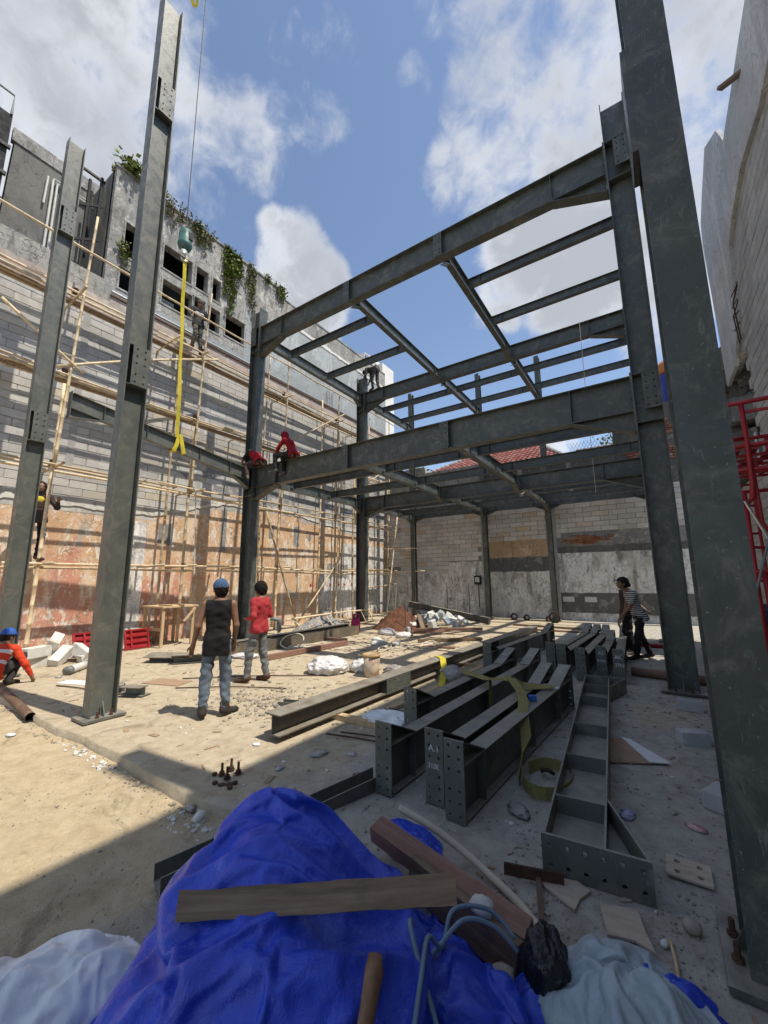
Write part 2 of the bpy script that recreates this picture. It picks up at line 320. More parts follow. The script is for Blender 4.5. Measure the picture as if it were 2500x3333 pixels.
# people
plain('skin', (.24, .125, .078), (.20, .10, .062), 12, .55, .08, 90)
plain('hair', (.008, .007, .007), (.016, .013, .011), 60, .85, .5, 160, spec=.2)
def cloth(name, c1, c2, rough=.85, scale=5, dirt=None, dthr=(.55, .7)): plain(name, c1, c2, scale, rough, .35, 45, dirt=dirt, dscale=7, dthr=dthr, spec=.25)
cloth('c_black', (.011, .010, .011), (.016, .015, .015)); cloth('c_dark', (.028, .029, .03), (.045, .045, .045))
cloth('c_jeans', (.13, .165, .205), (.085, .11, .145), dirt=(.22, .235, .25)); cloth('c_jeans2', (.17, .18, .185), (.12, .125, .13), dirt=(.24, .24, .23))
cloth('c_red', (.40, .045, .05), (.33, .03, .037)); cloth('c_crimson', (.26, .006, .016), (.20, .005, .012)); cloth('c_vest', (.34, .008, .014), (.25, .006, .012))
cloth('c_brown', (.065, .042, .034), (.04, .028, .024)); cloth('c_khaki', (.13, .115, .09), (.075, .068, .055)); cloth('c_navyblk', (.012, .013, .018), (.02, .02, .026))
cloth('c_orange', (.62, .06, .02), (.52, .045, .018)); cloth('c_bluecap', (.06, .115, .22), (.045, .085, .165), dirt=(.2, .25, .31)); cloth('c_tan', (.36, .30, .20), (.28, .23, .15))
cloth('c_bluehat', (.02, .07, .34), (.05, .14, .45)); cloth('c_reflect', (.62, .62, .66), (.5, .5, .55)); cloth('c_yellow', (.62, .5, .05), (.5, .4, .04))
cloth('shoe_dark', (.025, .022, .02), (.05, .042, .035)); cloth('shoe_grey', (.13, .12, .11), (.08, .075, .07)); cloth('sandal', (.10, .05, .03), (.07, .035, .025))
m, nt, b, pos = newmat('c_stripe')
sx = N(nt, 'ShaderNodeSeparateXYZ', {0: pos})
wz = math_(nt, 'ADD', math_(nt, 'MULTIPLY', sx.outputs[2], 24.0), math_(nt, 'MULTIPLY', noise_(nt, pos, 7, 2), .9))
st = math_(nt, 'GREATER_THAN', math_(nt, 'FRACT', wz), .52)
setp(nt, b, Base_Color=mix(nt, st, (.02, .02, .022), (.55, .54, .52)), Roughness=.9)

# ------------------------------------------------------------------ mesh helpers
V = Vector
class MB:
    """Collects simple shapes in world (or part) coordinates and links them as ONE mesh object."""
    def __init__(s): s.v = []; s.f = []; s.mi = []
    def add(s, vs, fs, mi=0):
        o = len(s.v); s.v += [tuple(x) for x in vs]; s.f += [tuple(i+o for i in f) for f in fs]; s.mi += [mi]*len(fs); return s
    def hexa(s, a, mi=0):           # 8 corners: bottom ring then top ring
        return s.add(a, [(3, 2, 1, 0), (4, 5, 6, 7), (0, 1, 5, 4), (1, 2, 6, 5), (2, 3, 7, 6), (3, 0, 4, 7)], mi)
    def box(s, c, d, rz=0.0, rot=None, mi=0):
        c = V(c); m = rot if rot is not None else Matrix.Rotation(rz, 3, 'Z'); h = [x/2 for x in d]
        pts = [c + m @ V((sx*h[0], sy*h[1], sz*h[2])) for sz in (-1, 1) for sx, sy in ((-1, -1), (1, -1), (1, 1), (-1, 1))]
        return s.hexa(pts, mi)
    def bar(s, p0, p1, up, w, h, os=0.0, ou=0.0, mi=0):      # box swept from p0 to p1, w across, h along up
        p0, p1, up = V(p0), V(p1), V(up); d = (p1-p0).normalized(); sd = d.cross(up).normalized(); u = sd.cross(d).normalized()
        pts = [p + sd*(os+a*w/2) + u*(ou+b*h/2) for p in (p0, p1) for a, b in ((-1, -1), (1, -1), (1, 1), (-1, 1))]
        return s.hexa(pts, mi)
    def hsec(s, p0, p1, up, D, B, tf=.014, tw=.010):          # H section, depth D along up, flange width B
        s.bar(p0, p1, up, B, tf, 0, D/2-tf/2); s.bar(p0, p1, up, B, tf, 0, -D/2+tf/2); s.bar(p0, p1, up, tw, D-2*tf); return s
    def prism(s, poly, n, t, mi=0):                            # planar polygon thickened by t along n, centred
        n = V(n).normalized(); k = len(poly)
        a = [V(p)-n*t/2 for p in poly]; b = [V(p)+n*t/2 for p in poly]
        return s.add(a+b, [tuple(range(k))[::-1], tuple(range(k, 2*k))] + [(i, (i+1) % k, k+(i+1) % k, k+i) for i in range(k)], mi)
    def tube(s, pts, r, seg=8, cap=True, mi=0):
        pts = [V(p) for p in pts]; n = len(pts); rr = r if hasattr(r, '__len__') else [r]*n
        o = len(s.v); ref = V((0, 0, 1)); 
        d0 = (pts[1]-pts[0]).normalized()
        if abs(d0.z) > .9: ref = V((1, 0, 0))
        a = d0.cross(ref).normalized()
        for i, p in enumerate(pts):
            d = (pts[min(i+1, n-1)]-pts[max(i-1, 0)]).normalized()
            a = (a - d*a.dot(d)).normalized(); b2 = d.cross(a)
            for k in range(seg):
                t = 2*math.pi*k/seg; s.v.append(tuple(p + (a*math.cos(t)+b2*math.sin(t))*rr[i]))
        for i in range(n-1):
            for k in range(seg):
                k2 = (k+1) % seg; s.f.append((o+i*seg+k, o+i*seg+k2, o+(i+1)*seg+k2, o+(i+1)*seg+k)); s.mi.append(mi)
        if cap:
            s.f.append(tuple(o+k for k in range(seg))[::-1]); s.f.append(tuple(o+(n-1)*seg+k for k in range(seg))); s.mi += [mi, mi]
        return s
    def lathe(s, prof, c, seg=20, ax=None, mi=0):              # profile of (radius, height)
        c = V(c); rot = V((0, 0, 1)).rotation_difference(V(ax)).to_matrix() if ax is not None else Matrix.Identity(3)
        o = len(s.v); n = len(prof)
        for r_, z in prof:
            for k in range(seg):
                t = 2*math.pi*k/seg; s.v.append(tuple(c + rot @ V((r_*math.cos(t), r_*math.sin(t), z))))
        for i in range(n-1):
            for k in range(seg):
                k2 = (k+1) % seg; s.f.append((o+i*seg+k, o+i*seg+k2, o+(i+1)*seg+k2, o+(i+1)*seg+k)); s.mi.append(mi)
        s.f.append(tuple(o+k for k in range(seg))[::-1]); s.f.append(tuple(o+(n-1)*seg+k for k in range(seg))); s.mi += [mi, mi]
        return s
    def plate(s, c, u, v, w, h, t, nx, ny, hr, margin=None, gap=0.0):
        """Rectangular plate with nx by ny round bolt holes cut right through it."""
        c, u, v = V(c), V(u).normalized(), V(v).normalized(); n = u.cross(v)
        cw = w/nx; xs = [-w/2+cw*i for i in range(nx+1)]
        chh = (h-gap)/ny; ys = []; y = -h/2
        rows = []
        for j in range(ny):
            if gap and j == ny//2: rows.append((y, y+gap, False)); y += gap
            rows.append((y, y+chh, True)); y += chh
        for y0, y1, hole in rows:
            for i in range(nx):
                x0, x1 = xs[i], xs[i+1]; mx, my = (x0+x1)/2, (y0+y1)/2
                sq = [(x0, y0), (mx, y0), (x1, y0), (x1, my), (x1, y1), (mx, y1), (x0, y1), (x0, my)]
                oc = [(mx+hr*math.cos(R(225+45*k)), my+hr*math.sin(R(225+45*k))) for k in range(8)]
                def P(q, z): return c + u*q[0] + v*q[1] + n*z
                if hole:
                    vs = [P(q, t/2) for q in sq]+[P(q, t/2) for q in oc]+[P(q, -t/2) for q in sq]+[P(q, -t/2) for q in oc]
                    fs = []
                    for k in range(8):
                        k2 = (k+1) % 8
                        fs += [(k, k2, 8+k2, 8+k), (16+k2, 16+k, 24+k, 24+k2), (8+k, 8+k2, 24+k2, 24+k)]
                    s.add(vs, fs)
                else:
                    s.add([P(q, t/2) for q in sq[::2]]+[P(q, -t/2) for q in sq[::2]], [(0, 1, 2, 3), (7, 6, 5, 4)])
        k4 = [(-w/2, -h/2), (w/2, -h/2), (w/2, h/2), (-w/2, h/2)]
        s.add([c+u*a+v*b_+n*t/2 for a, b_ in k4]+[c+u*a+v*b_-n*t/2 for a, b_ in k4], [(1, 0, 4, 5), (2, 1, 5, 6), (3, 2, 6, 7), (0, 3, 7, 4)])
        return s
    def mesh(s, name, mats, smooth=False, off=None):
        me = bpy.data.meshes.new(name)
        vs = s.v if off is None else [(a-off[0], b-off[1], c-off[2]) for a, b, c in s.v]
        me.from_pydata(vs, [], s.f); 
        for m in (mats if isinstance(mats, (list, tuple)) else [mats]): me.materials.append(MT[m])
        if any(s.mi): me.polygons.foreach_set('material_index', s.mi)
        if smooth: me.polygons.foreach_set('use_smooth', [True]*len(s.f))
        me.update(); return me
    def part(s, name, mats, parent, smooth=False, kind=None):  # child of a thing, coordinates are world
        off = wloc(parent); o = bpy.data.objects.new(name, s.mesh(name, mats, smooth, off)); COL.objects.link(o); o.parent = parent
        if kind: o['kind'] = kind
        return o
    def thing(s, name, mats, label=None, cat=None, group=None, smooth=False, kind=None, loc=None):
        if loc is None:
            a = np.array(s.v); mn, mx = a.min(0), a.max(0); loc = ((mn[0]+mx[0])/2, (mn[1]+mx[1])/2, mn[2])
        o = bpy.data.objects.new(name, s.mesh(name, mats, smooth, loc)); COL.objects.link(o); o.location = loc
        tag(o, label, cat, group, kind); return o
def wloc(o):
    p = V((0, 0, 0))
    while o is not None: p += o.location; o = o.parent
    return p
def tag(o, label=None, cat=None, group=None, kind=None):
    if label: o['label'] = label
    if cat: o['category'] = cat
    if group: o['group'] = group
    if kind: o['kind'] = kind
    return o
def root(name, label, cat, loc, group=None):
    o = bpy.data.objects.new(name, None); COL.objects.link(o); o.location = loc; o.empty_display_size = .2
    return tag(o, label, cat, group)
def inst(name, me, parent=None, loc=(0, 0, 0), rot=(0, 0, 0), scale=(1, 1, 1)):
    o = bpy.data.objects.new(name, me); COL.objects.link(o); o.parent = parent; o.location = loc; o.rotation_euler = rot; o.scale = scale; return o
def fbm(x, y, z=0.0, o=4, s=1.0):
    a = 0; amp = 1; 
    for _ in range(o): a += amp*mnoise.noise(V((x*s, y*s, z*s))); s *= 2.03; amp *= .5
    return a
def blob(name, mats, c, r, sub=4, amp=.25, fr=2.0, ridge=True, seed=0.0, flat=None, squash=None):
    """Crumpled closed shape (bag, sack, plastic): subdivided ball pushed about by ridged noise."""
    bm = bmesh.new(); bmesh.ops.create_icosphere(bm, subdivisions=sub, radius=1.0)
    for v in bm.verts:
        p = v.co.copy(); n = p.normalized()
        if ridge:
            q = p*fr + V((seed, seed*1.7, -seed))
            d = 0; a = 1; s = 1
            for _ in range(4): d += a*(1-2*abs(mnoise.noise(q*s))); a *= .5; s *= 2.1
            d = d*.55 - .45
        else: d = fbm(p.x*fr+seed, p.y*fr, p.z*fr, 4)
        v.co = n*(1+amp*d)
        if squash: v.co.z = math.copysign(abs(v.co.z)**squash, v.co.z)
        v.co = V((v.co.x*r[0], v.co.y*r[1], v.co.z*r[2])) 
        if flat is not None and v.co.z < flat: v.co.z = flat + (v.co.z-flat)*.06
    me = bpy.data.meshes.new(name); bm.to_mesh(me); bm.free()
    for f in me.polygons: f.use_smooth = True
    me.materials.append(MT[mats]); return me
def put_blob(name, mat, c, r, label, cat, rz=0.0, group=None, **kw):
    me = blob(name, mat, c, r, **kw); mz = min(v.co.z for v in me.vertices)
    for v in me.vertices: v.co.z -= mz
    o = inst(name, me, None, c, (0, 0, rz)); return tag(o, label, cat, group)
def text_part(s, loc, rot, size, mat, parent, name='chalk_mark'):
    cu = bpy.data.curves.new('txt', 'FONT'); cu.body = s; cu.size = size; cu.align_x = 'CENTER'; cu.align_y = 'CENTER'; cu.extrude = .0006
    o = bpy.data.objects.new('txt', cu); COL.objects.link(o)
    me = bpy.data.meshes.new_from_object(o.evaluated_get(bpy.context.evaluated_depsgraph_get())); bpy.data.objects.remove(o)
    me.materials.clear(); me.materials.append(MT[mat]); me.name = name
    p = inst(name, me, parent, V(loc)-wloc(parent), rot); return p
def holed_wall(mb, u0, u1, w0, w1, holes, place, t):
    """Rectangular wall in (u,w) with rectangular openings; place(u,w,d) gives world coords, d = 0 front, 1 back."""
    us = sorted({u0, u1, *[h[0] for h in holes], *[h[1] for h in holes]}); ws = sorted({w0, w1, *[h[2] for h in holes], *[h[3] for h in holes]})
    us = [u for u in us if u0 <= u <= u1]; ws = [w for w in ws if w0 <= w <= w1]
    for i in range(len(us)-1):
        for j in range(len(ws)-1):
            cu, cw = (us[i]+us[i+1])/2, (ws[j]+ws[j+1])/2
            if any(h[0] < cu < h[1] and h[2] < cw < h[3] for h in holes): continue
            a, b_, c, d = us[i], us[i+1], ws[j], ws[j+1]
            mb.add([place(a, c, 0), place(b_, c, 0), place(b_, d, 0), place(a, d, 0)], [(0, 1, 2, 3)])
            mb.add([place(a, c, 1), place(b_, c, 1), place(b_, d, 1), place(a, d, 1)], [(3, 2, 1, 0)])
    for (a, b_, c, d) in list(holes)+[(u0, u1, w0, w1)]:
        for (p, q) in (((a, c), (b_, c)), ((b_, c), (b_, d)), ((b_, d), (a, d)), ((a, d), (a, c))):
            mb.add([place(*p, 0), place(*q, 0), place(*q, 1), place(*p, 1)], [(0, 1, 2, 3)])
    return mb

# ------------------------------------------------------------------ draped sheets, settled by the cloth solver over hidden heaps before anything else is built
from mathutils.bvhtree import BVHTree
TC = V((-1.60, 1.46)); TA = V((.667, .745)); TB = V((.745, -.667))
def heap_z(x, y):
    d = V((x, y))-TC; a, b_ = d.dot(TA), d.dot(TB); Ra = (.52 if a < 0 else .60) + max(0, b_)*.20; Rb = 1.35 if b_ > 0 else .38
    s = math.hypot(a/Ra, b_/Rb)+.03*fbm(x*2.2, y*2.2, 3, 3); z = .66*max(0., 1-max(0, (s-.10)/.95)**1.7) + .05*max(0, fbm(x*3.3, y*3.3, 5, 2))*min(1, max(0, 1.1-s))
    for cx, cy, rx, ry, h in ((-.86, 1.62, .40, .33, .25), (-1.12, 1.30, .46, .38, .29), (-.68, 1.80, .2, .2, .15)): z = max(z, h*max(0, 1-math.hypot((x-cx)/rx, (y-cy)/ry)**1.7))
    return max(z, 0)-.085
def pleat(p):
    d = p-TC; a, b_ = d.dot(TA), d.dot(TB); ph = math.atan2(b_/1.3, a/.7)+.15*fbm(p.x*2, p.y*2, 1, 2); s = math.hypot(a/.7, b_/1.4)
    return .032*math.sin(ph*11+2.0*fbm(p.x*1.5, p.y*1.5, 4, 2))*min(1, s*1.6)*max(0, min(1, (1.25-s)*3))
def sack_z(u, v): return -.085+.17*max(0, 1-((abs(u)/.92)**3+(abs(v)/.92)**3)**.8)**.7*(1+.25*fbm(u*1.5+3, v*2.2, 0, 2))
def rag_z(u, v): return -.02+.17*max(0, 1-(u*u+v*v)/.81)**.8*(1+.35*fbm(u*1.8+9, v*1.8, 0, 2))
def drape(jobs, frames=40):
    """Lay each sheet a little above its heap, let it be larger than the heap, pin its rim and let it settle into folds."""
    live = []
    for name, place, core, hx, hy, NX, NY, grow, bend, wave in jobs:
        cc = bpy.data.collections.new('heap_'+name); COL.children.link(cc); n = 100
        m_ = MB(); m_.add([(*place(1.25*(2*i/n-1), 1.25*(2*j/n-1)), core(1.25*(2*i/n-1), 1.25*(2*j/n-1))) for j in range(n+1) for i in range(n+1)], [(j*(n+1)+i, j*(n+1)+i+1, (j+1)*(n+1)+i+1, (j+1)*(n+1)+i) for j in range(n) for i in range(n)])
        ho = bpy.data.objects.new('heap', m_.mesh('heap', 'mortar')); cc.objects.link(ho); ho.modifiers.new('c', 'COLLISION'); ho.collision.thickness_outer = .006; ho.collision.cloth_friction = 25
        vs = []; rim = []
        for j in range(NY):
            for i in range(NX):
                u, v = 2*i/(NX-1)-1, 2*j/(NY-1)-1; vs.append((*place(u, v), core(u, v)+.016+wave(u, v)))
                if i in (0, NX-1) or j in (0, NY-1): rim.append(j*NX+i)
        m_ = MB(); m_.add(vs, [(j*NX+i, j*NX+i+1, (j+1)*NX+i+1, (j+1)*NX+i) for j in range(NY-1) for i in range(NX-1)])
        so = bpy.data.objects.new('sheet', m_.mesh('sheet', 'mortar')); COL.objects.link(so); so.vertex_groups.new(name='pin').add(rim, 1.0, 'REPLACE')
        cm = so.modifiers.new('cloth', 'CLOTH'); st = cm.settings; st.vertex_group_mass = 'pin'; st.quality = 6; st.mass = .2; st.tension_stiffness = 25; st.compression_stiffness = 25; st.shear_stiffness = 18; st.bending_stiffness = bend; st.shrink_min = -grow; st.shrink_max = -grow
        cs = cm.collision_settings; cs.collection = cc; cs.use_self_collision = True; cs.self_distance_min = .006; cs.distance_min = .006; cs.collision_quality = 3; cm.point_cache.frame_end = frames+2
        live.append((name, so, ho, cc, NX, NY))
    for f in range(1, frames+1): SC.frame_set(f)
    out = {}; dg = bpy.context.evaluated_depsgraph_get()
    for name, so, ho, cc, NX, NY in live:
        me = so.evaluated_get(dg).to_mesh(); out[name] = np.array([tuple(v.co) for v in me.vertices]).reshape(NY, NX, 3)
    for name, so, ho, cc, NX, NY in live: bpy.data.objects.remove(so); bpy.data.objects.remove(ho); bpy.data.collections.remove(cc)
    SC.frame_set(1); return out
_tc = TC+TB*.52+TA*.12
def _pt(u, v): p = _tc+TA*u*.81-TB*v*1.075; return (p.x, p.y)
def _rot(c, a, hx, hy): return lambda u, v: (c[0]+u*hx*math.cos(a)-v*hy*math.sin(a), c[1]+u*hx*math.sin(a)+v*hy*math.cos(a))
SHEETS = drape([('tarp', _pt, lambda u, v: heap_z(*_pt(u, v)), .81, 1.075, 92, 98, .27, .3, lambda u, v: .014+.4*pleat(V(_pt(u, v)))+.012*math.sin(7.3*u-2.2*v+4*math.sin(-2.2*v))+.01*fbm(u*5, v*3, 2, 3)),
    ('sack', _rot((-2.30, .73), -.42, .25, .50), sack_z, .25, .5, 34, 60, .13, .25, lambda u, v: .008*math.sin(9*v+5*u+3*fbm(u, v*2, 3, 2))),
    ('grey', _rot((-.24, 1.99), .55, .34, .26), rag_z, .34, .26, 46, 36, .24, .15, lambda u, v: .012*math.sin(8*u+3*v+3*fbm(u*1.2, v*1.2, 3, 2)))])

# ------------------------------------------------------------------ ground and slab
def edge_y(x): return 2.06 + .05*fbm(x*.7, 3.1, 0, 3) + .022*fbm(x*5, 8.2, 0, 4)
mb = MB(); S_ = 900
xs = [-S_, -60, -20] + [(-9 + i*.12) for i in range(92)] + [2.6, 20, 60, S_]
ys = [-S_, -60, -10, -2] + [i*.12 for i in range(21)] + [2.6, 20, 60, S_]
vs = []
for y in ys:
    for x in xs:
        near = (-9.1 < x < 2.1 and -.1 < y < 2.45)
        z = -.085 + (.016*fbm(x*1.3, y*1.3, 0, 4) + .012*fbm(x*5, y*5, 2, 3) if near else 0)
        vs.append((x, y, z))
nx = len(xs); mb.add(vs, [(j*nx+i, j*nx+i+1, (j+1)*nx+i+1, (j+1)*nx+i) for j in range(len(ys)-1) for i in range(nx-1)])
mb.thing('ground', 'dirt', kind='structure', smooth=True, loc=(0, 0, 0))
mb = MB()
xs = [-12.0 + i*.1 for i in range(int(14.2/.1)+1)]
rows = [0, .004, .02, .08, .18, .35, .7, 1.2, 2, 3, 4.5, 6.5, 9, 12, 16.2]
vs = []
for k, d in enumerate(rows):
    for x in xs:
        y = edge_y(x) + d if k < len(rows)-1 else 18.4
        z = (-.14 if k == 0 else -.008 + .006*fbm(x*6, 1, 0, 2) if k == 1 else .0) + (.007*fbm(x*1.7, y*1.7, 5, 3) if k > 1 else 0)
        vs.append((x, y, min(z, .004)))
nx = len(xs); mb.add(vs, [(j*nx+i, j*nx+i+1, (j+1)*nx+i+1, (j+1)*nx+i) for j in range(len(rows)-1) for i in range(nx-1)])
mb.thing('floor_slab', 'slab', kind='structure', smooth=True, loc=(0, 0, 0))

# ------------------------------------------------------------------ walls
def block_mesh(L, H, T, mat, seed=0):
    bm = bmesh.new(); bmesh.ops.create_cube(bm, size=1.0)
    for v in bm.verts: v.co = V((v.co.x*T, v.co.y*L, v.co.z*H)) + V((0, random.uniform(-.004, .004), random.uniform(-.003, .003)))
    bmesh.ops.bevel(bm, geom=[e for e in bm.edges if max(x.co.x for x in e.verts) > 0], offset=.007, segments=1, affect='EDGES')
    me = bpy.data.meshes.new('block'); bm.to_mesh(me); bm.free(); me.materials.append(MT[mat]); return me
def lay_blocks(parent, u0, u1, z0, z1, mat, place, rot, keep, L=.6, H=.2, limit=300, T=.06):
    """Courses of blocks in running bond; the nearest `limit` are single parts, the rest one joined part."""
    bl = [block_mesh(L-.014, H-.013, T, mat) for _ in range(5)]; half = block_mesh(L/2-.014, H-.013, T, mat); cand = []
    for r_ in range(int(round((z1-z0)/H))):
        z = z0 + (r_+.5)*H; u = u0 - (L/2 if r_ % 2 else 0)
        while u < u1:
            c = u + L/2
            if keep(c, z) and u0-.01 < c < u1: cand.append((c, z))
            u += L
    def key(q):
        p = place(q[0], q[1], 0); inn = seen(p[0], p[1], p[2], 40)
        return (0 if inn else 1, (V(p)-V((0, 0, CAM_H))).length)
    cand.sort(key=key)
    po = wloc(parent)
    for k, (c, z) in enumerate(cand[:limit]):
        p = V(place(c, z, random.uniform(-.004, .004))); inst('block', bl[k % 5], parent, p-po, rot)
    rest = cand[limit:]
    if rest:
        mb = MB()
        for c, z in rest: mb.box(place(c, z, random.uniform(-.004, .004)), (T, L-.014, H-.013), rot[2])
        mb.part('far_blocks', mat, parent, kind='stuff')
def ragged(place, u0, u1, bot, top, n, t):
    """Coat of plaster with a broken upper (and lower) edge."""
    mb = MB(); us = [u0+(u1-u0)*i/n for i in range(n+1)]
    for i in range(n):
        a, b_ = us[i], us[i+1]; q = [(a, bot(a)), (b_, bot(b_)), (b_, top(b_)), (a, top(a))]
        if q[2][1]-q[1][1] < .01 and q[3][1]-q[0][1] < .01: continue
        mb.add([place(x, z, t) for x, z in q] + [place(x, z, 0) for x, z in q], [(0, 1, 2, 3), (3, 2, 6, 7), (1, 0, 4, 5)] + ([(0, 3, 7, 4)] if i == 0 else []) + ([(2, 1, 5, 6)] if i == n-1 else []))
    return mb

# left boundary wall
WX = -11.8
lw = root('boundary_wall', 'long wall of pale blocks over peeling orange plaster behind the bamboo scaffold', 'wall', (WX, 9.5, 0))
pL = lambda u, w, d: (WX + d, u, w)
MB().box((WX-.15, 8.2, 4.55), (.324, 19.6, 9.1)).part('core', 'mortar', lw)
def otop(y):
    pts = [(-2, 3.5), (3, 3.5), (5.5, 3.48), (6.6, 3.72), (8, 4.15), (10.8, 4.25), (13, 4.0), (15, 3.9), (18.3, 3.6)]
    for (a, b_), (c, d) in zip(pts, pts[1:]):
        if y <= c: break
    z = b_+(d-b_)*(y-a)/(c-a)
    return z + .07*fbm(y*2.3, 1.7, 0, 4) + .03*mnoise.noise(V((y*9, 0, 3)))
lay_blocks(lw, 0.4, 18.0, 3.35, 9.15, 'block', pL, (0, 0, 0), lambda c, z: z > otop(c)-.12, limit=300)
ragged(lambda u, w, d: pL(u, w, -.02+d), -1.6, 18.0, lambda u: -.02, otop, 240, .045).part('orange_plaster', 'orange_wall', lw)
ragged(lambda u, w, d: pL(u, w, -.02+d), -1.6, 18.0, lambda u: otop(u)+.004, lambda u: otop(u)+.09+.06*fbm(u*4, 9, 0, 3), 240, .075+.0).part('broken_ledge', 'pale_block', lw)
# rough render smears over the blocks
def smear(y0, y1, zc, h, seed, t=.048, mat='render_rough'):
    f = lambda u: max(0, min(1, (u-y0)/.8, (y1-u)/.8))
    ragged(lambda u, w, d: pL(u, w, -.02+d), y0, y1, lambda u: zc - f(u)*(h/2+.22*fbm(u*1.6, seed, 0, 4)), lambda u: zc + f(u)*(h/2+.22*fbm(u*1.4, seed+5, 0, 4)), int((y1-y0)*14), t).part('render_patch', mat, lw)
smear(6.4, 17.8, 4.95, 1.05, 2.0, .05); smear(8.4, 13.5, 6.1, .42, 7.0, .042); smear(9.0, 17.4, 6.95, .34, 11.0, .044); smear(3.6, 5.4, 6.75, .5, 14.0, .04); smear(10.6, 17.8, 7.75, .36, 17.0, .045); smear(.4, 3.0, 7.2, .2, 21., .04); smear(5.6, 8.3, 7.35, .3, 24., .042)
for y in (3.65, 5.25, 7.05, 8.9, 10.95, 12.9, 14.9, 16.7):
    MB().box((WX-.01, y, 6.65), (.09, .16, 5.0)).part('tie_column', 'mortar', lw)
# string course, trim and ledge
MB().box((WX-.06, 12.3, 9.31), (.20, 11.4, .32)).part('band', 'band', lw)
MB().box((WX-.06, 5.35, 9.10), (.20, 2.5, .70)).part('band', 'band', lw)
MB().box((WX-.04, 2.0, 9.0), (.20, 4.2, .5)).part('band', 'band', lw)
MB().box((WX+.01, 12.3, 9.49), (.16, 11.4, .045)).part('trim', 'brown_trim', lw)
MB().box((WX+.01, 5.35, 9.475), (.16, 2.5, .045)).part('trim', 'brown_trim', lw)
MB().tube([(WX+.09, 4.1, 9.56), (WX+.09, 17.9, 9.56)], .035, 8).part('pipe', 'galv', lw)
MB().box((WX-.09, 2.0, 9.56), (.24, 4.2, .58)).part('ledge', 'old_concrete', lw)
for y in (12.9, 13.0, 13.12, 13.25, 13.35): MB().tube([(WX+.06, y, 9.5), (WX+.07, y+.02, 10.25+.1*random.random())], .008, 5).part('starter_bar', 'rust', lw)
for y in (13.6, 13.8, 13.95, 14.15): MB().tube([(WX+.09, y, 5.4), (WX+.1, y, 6.5+.3*random.random())], .012, 5).part('starter_bar', 'rust', lw)
def wcoat(y0, y1, z0, z1, mat, t, sd, nm='cement_patch'):
    ragged(lambda u, w, d: pL(u, w, -.02+d), y0, y1, lambda u: z0+.12*fbm(u*6, sd), lambda u: z1+.1*fbm(u*6, sd+3), max(8, int((y1-y0)*24)), t).part(nm, mat, lw)
wcoat(5.02, 5.62, .18, 3.30, 'back_plaster', .052, 1.0); wcoat(5.95, 6.32, 2.72, 3.3, 'render_rough', .05, 2.0); wcoat(9.95, 10.2, 3.2, 3.7, 'render_rough', .052, 4.0); wcoat(11.2, 11.5, 3.0, 3.8, 'render_rough', .05, 5.0); wcoat(11.9, 12.15, 3.3, 3.6, 'render_rough', .05, 6.0); wcoat(7.95, 8.15, 2.6, 4.0, 'render_rough', .052, 8.)
wcoat(12.6, 17.9, .1, 2.0, 'back_plaster', .049, 9.0); wcoat(14.2, 17.6, 2.2, 3.3, 'back_plaster', .051, 10.0); wcoat(13.2, 14.6, 1.75, 2.35, 'render_rough', .056, 12.0)
for y in (13.4, 13.95, 14.35, 14.9, 15.3, 12.6, 12.2):
    MB().prism([(WX+.03, y-.05, 1.35), (WX+.03, y+.09, 1.44), (WX+.03, y-.05, 1.53)], (1, 0, 0), .006).part('arrow_mark', 'red_steel', lw)

# upper building standing on the wall
ub = root('concrete_building', 'derelict grey concrete building with square window holes rising above the block wall', 'building', (-13.5, 11, 9.5))
HO = [(4.30, 4.74, 10.92, 11.98), (4.28, 4.72, 9.85, 10.5), (5.40, 6.32, 11.30, 12.10), (5.45, 6.42, 10.12, 10.92), (6.48, 6.90, 11.32, 12.10), (7.08, 7.38, 11.28, 12.08), (6.45, 6.86, 10.18, 10.98), (6.98, 7.42, 10.10, 10.94), (7.66, 8.50, 10.22, 11.06)]
pU = lambda u, w, d: (WX - .002 - d*.24, u, w)
holed_wall(MB(), 3.92, 10.35, 9.80, 13.55, HO, pU, .24).part('front_wall', 'old_concrete', ub)
holed_wall(MB(), 3.92, 8.6, 9.52, 9.80, [], pU, .24).part('front_wall_foot', 'blue_concrete', ub)
MB().box((WX-.12, 9.475, 9.66), (.24, 1.75, .28)).part('front_wall_foot', 'blue_concrete', ub)
ragged(lambda u, w, d: pU(u, w, 0-d/.24), 8.45, 10.35, lambda u: 9.55, lambda u: 11.75+.25*fbm(u*2, 4.4), 30, .012).part('paint_coat', 'blue_concrete', ub)
holed_wall(MB(), 10.35, 17.95, 9.52, 12.40, [(16.9, 17.12, 10.55, 10.8)], pU, .24).part('rear_wall', 'blue_concrete', ub)
holed_wall(MB(), 10.35, 17.95, 12.40, 13.28, [], lambda u, w, d: (WX-.03-d*.24, u, w), .24).part('parapet', 'old_concrete', ub)
ragged(lambda u, w, d: (WX-.004+d, u, w), 10.4, 17.9, lambda u: 12.30+.05*fbm(u*3, 2), lambda u: 12.44+.06*fbm(u*2.5, 7), 90, .03).part('mortar_drip', 'pale_block', ub)
MB().box((WX-.13, 7.13, 13.585), (.34, 6.5, .07)).part('coping', 'old_concrete', ub)
MB().box((WX-.15, 14.15, 13.305), (.3, 7.6, .06)).part('coping', 'old_concrete', ub)
MB().box((WX-1.9, 3.98, 11.55), (3.5, .12, 4.0)).part('side_wall', 'dark_plaster', ub)  # side facing away from the sun, its shade put into the darker plaster colour
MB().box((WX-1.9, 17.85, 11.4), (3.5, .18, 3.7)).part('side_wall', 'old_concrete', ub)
MB().box((WX-1.25, 7.1, 11.5), (.1, 6.2, 3.9)).part('inner_wall', 'dark_void', ub)
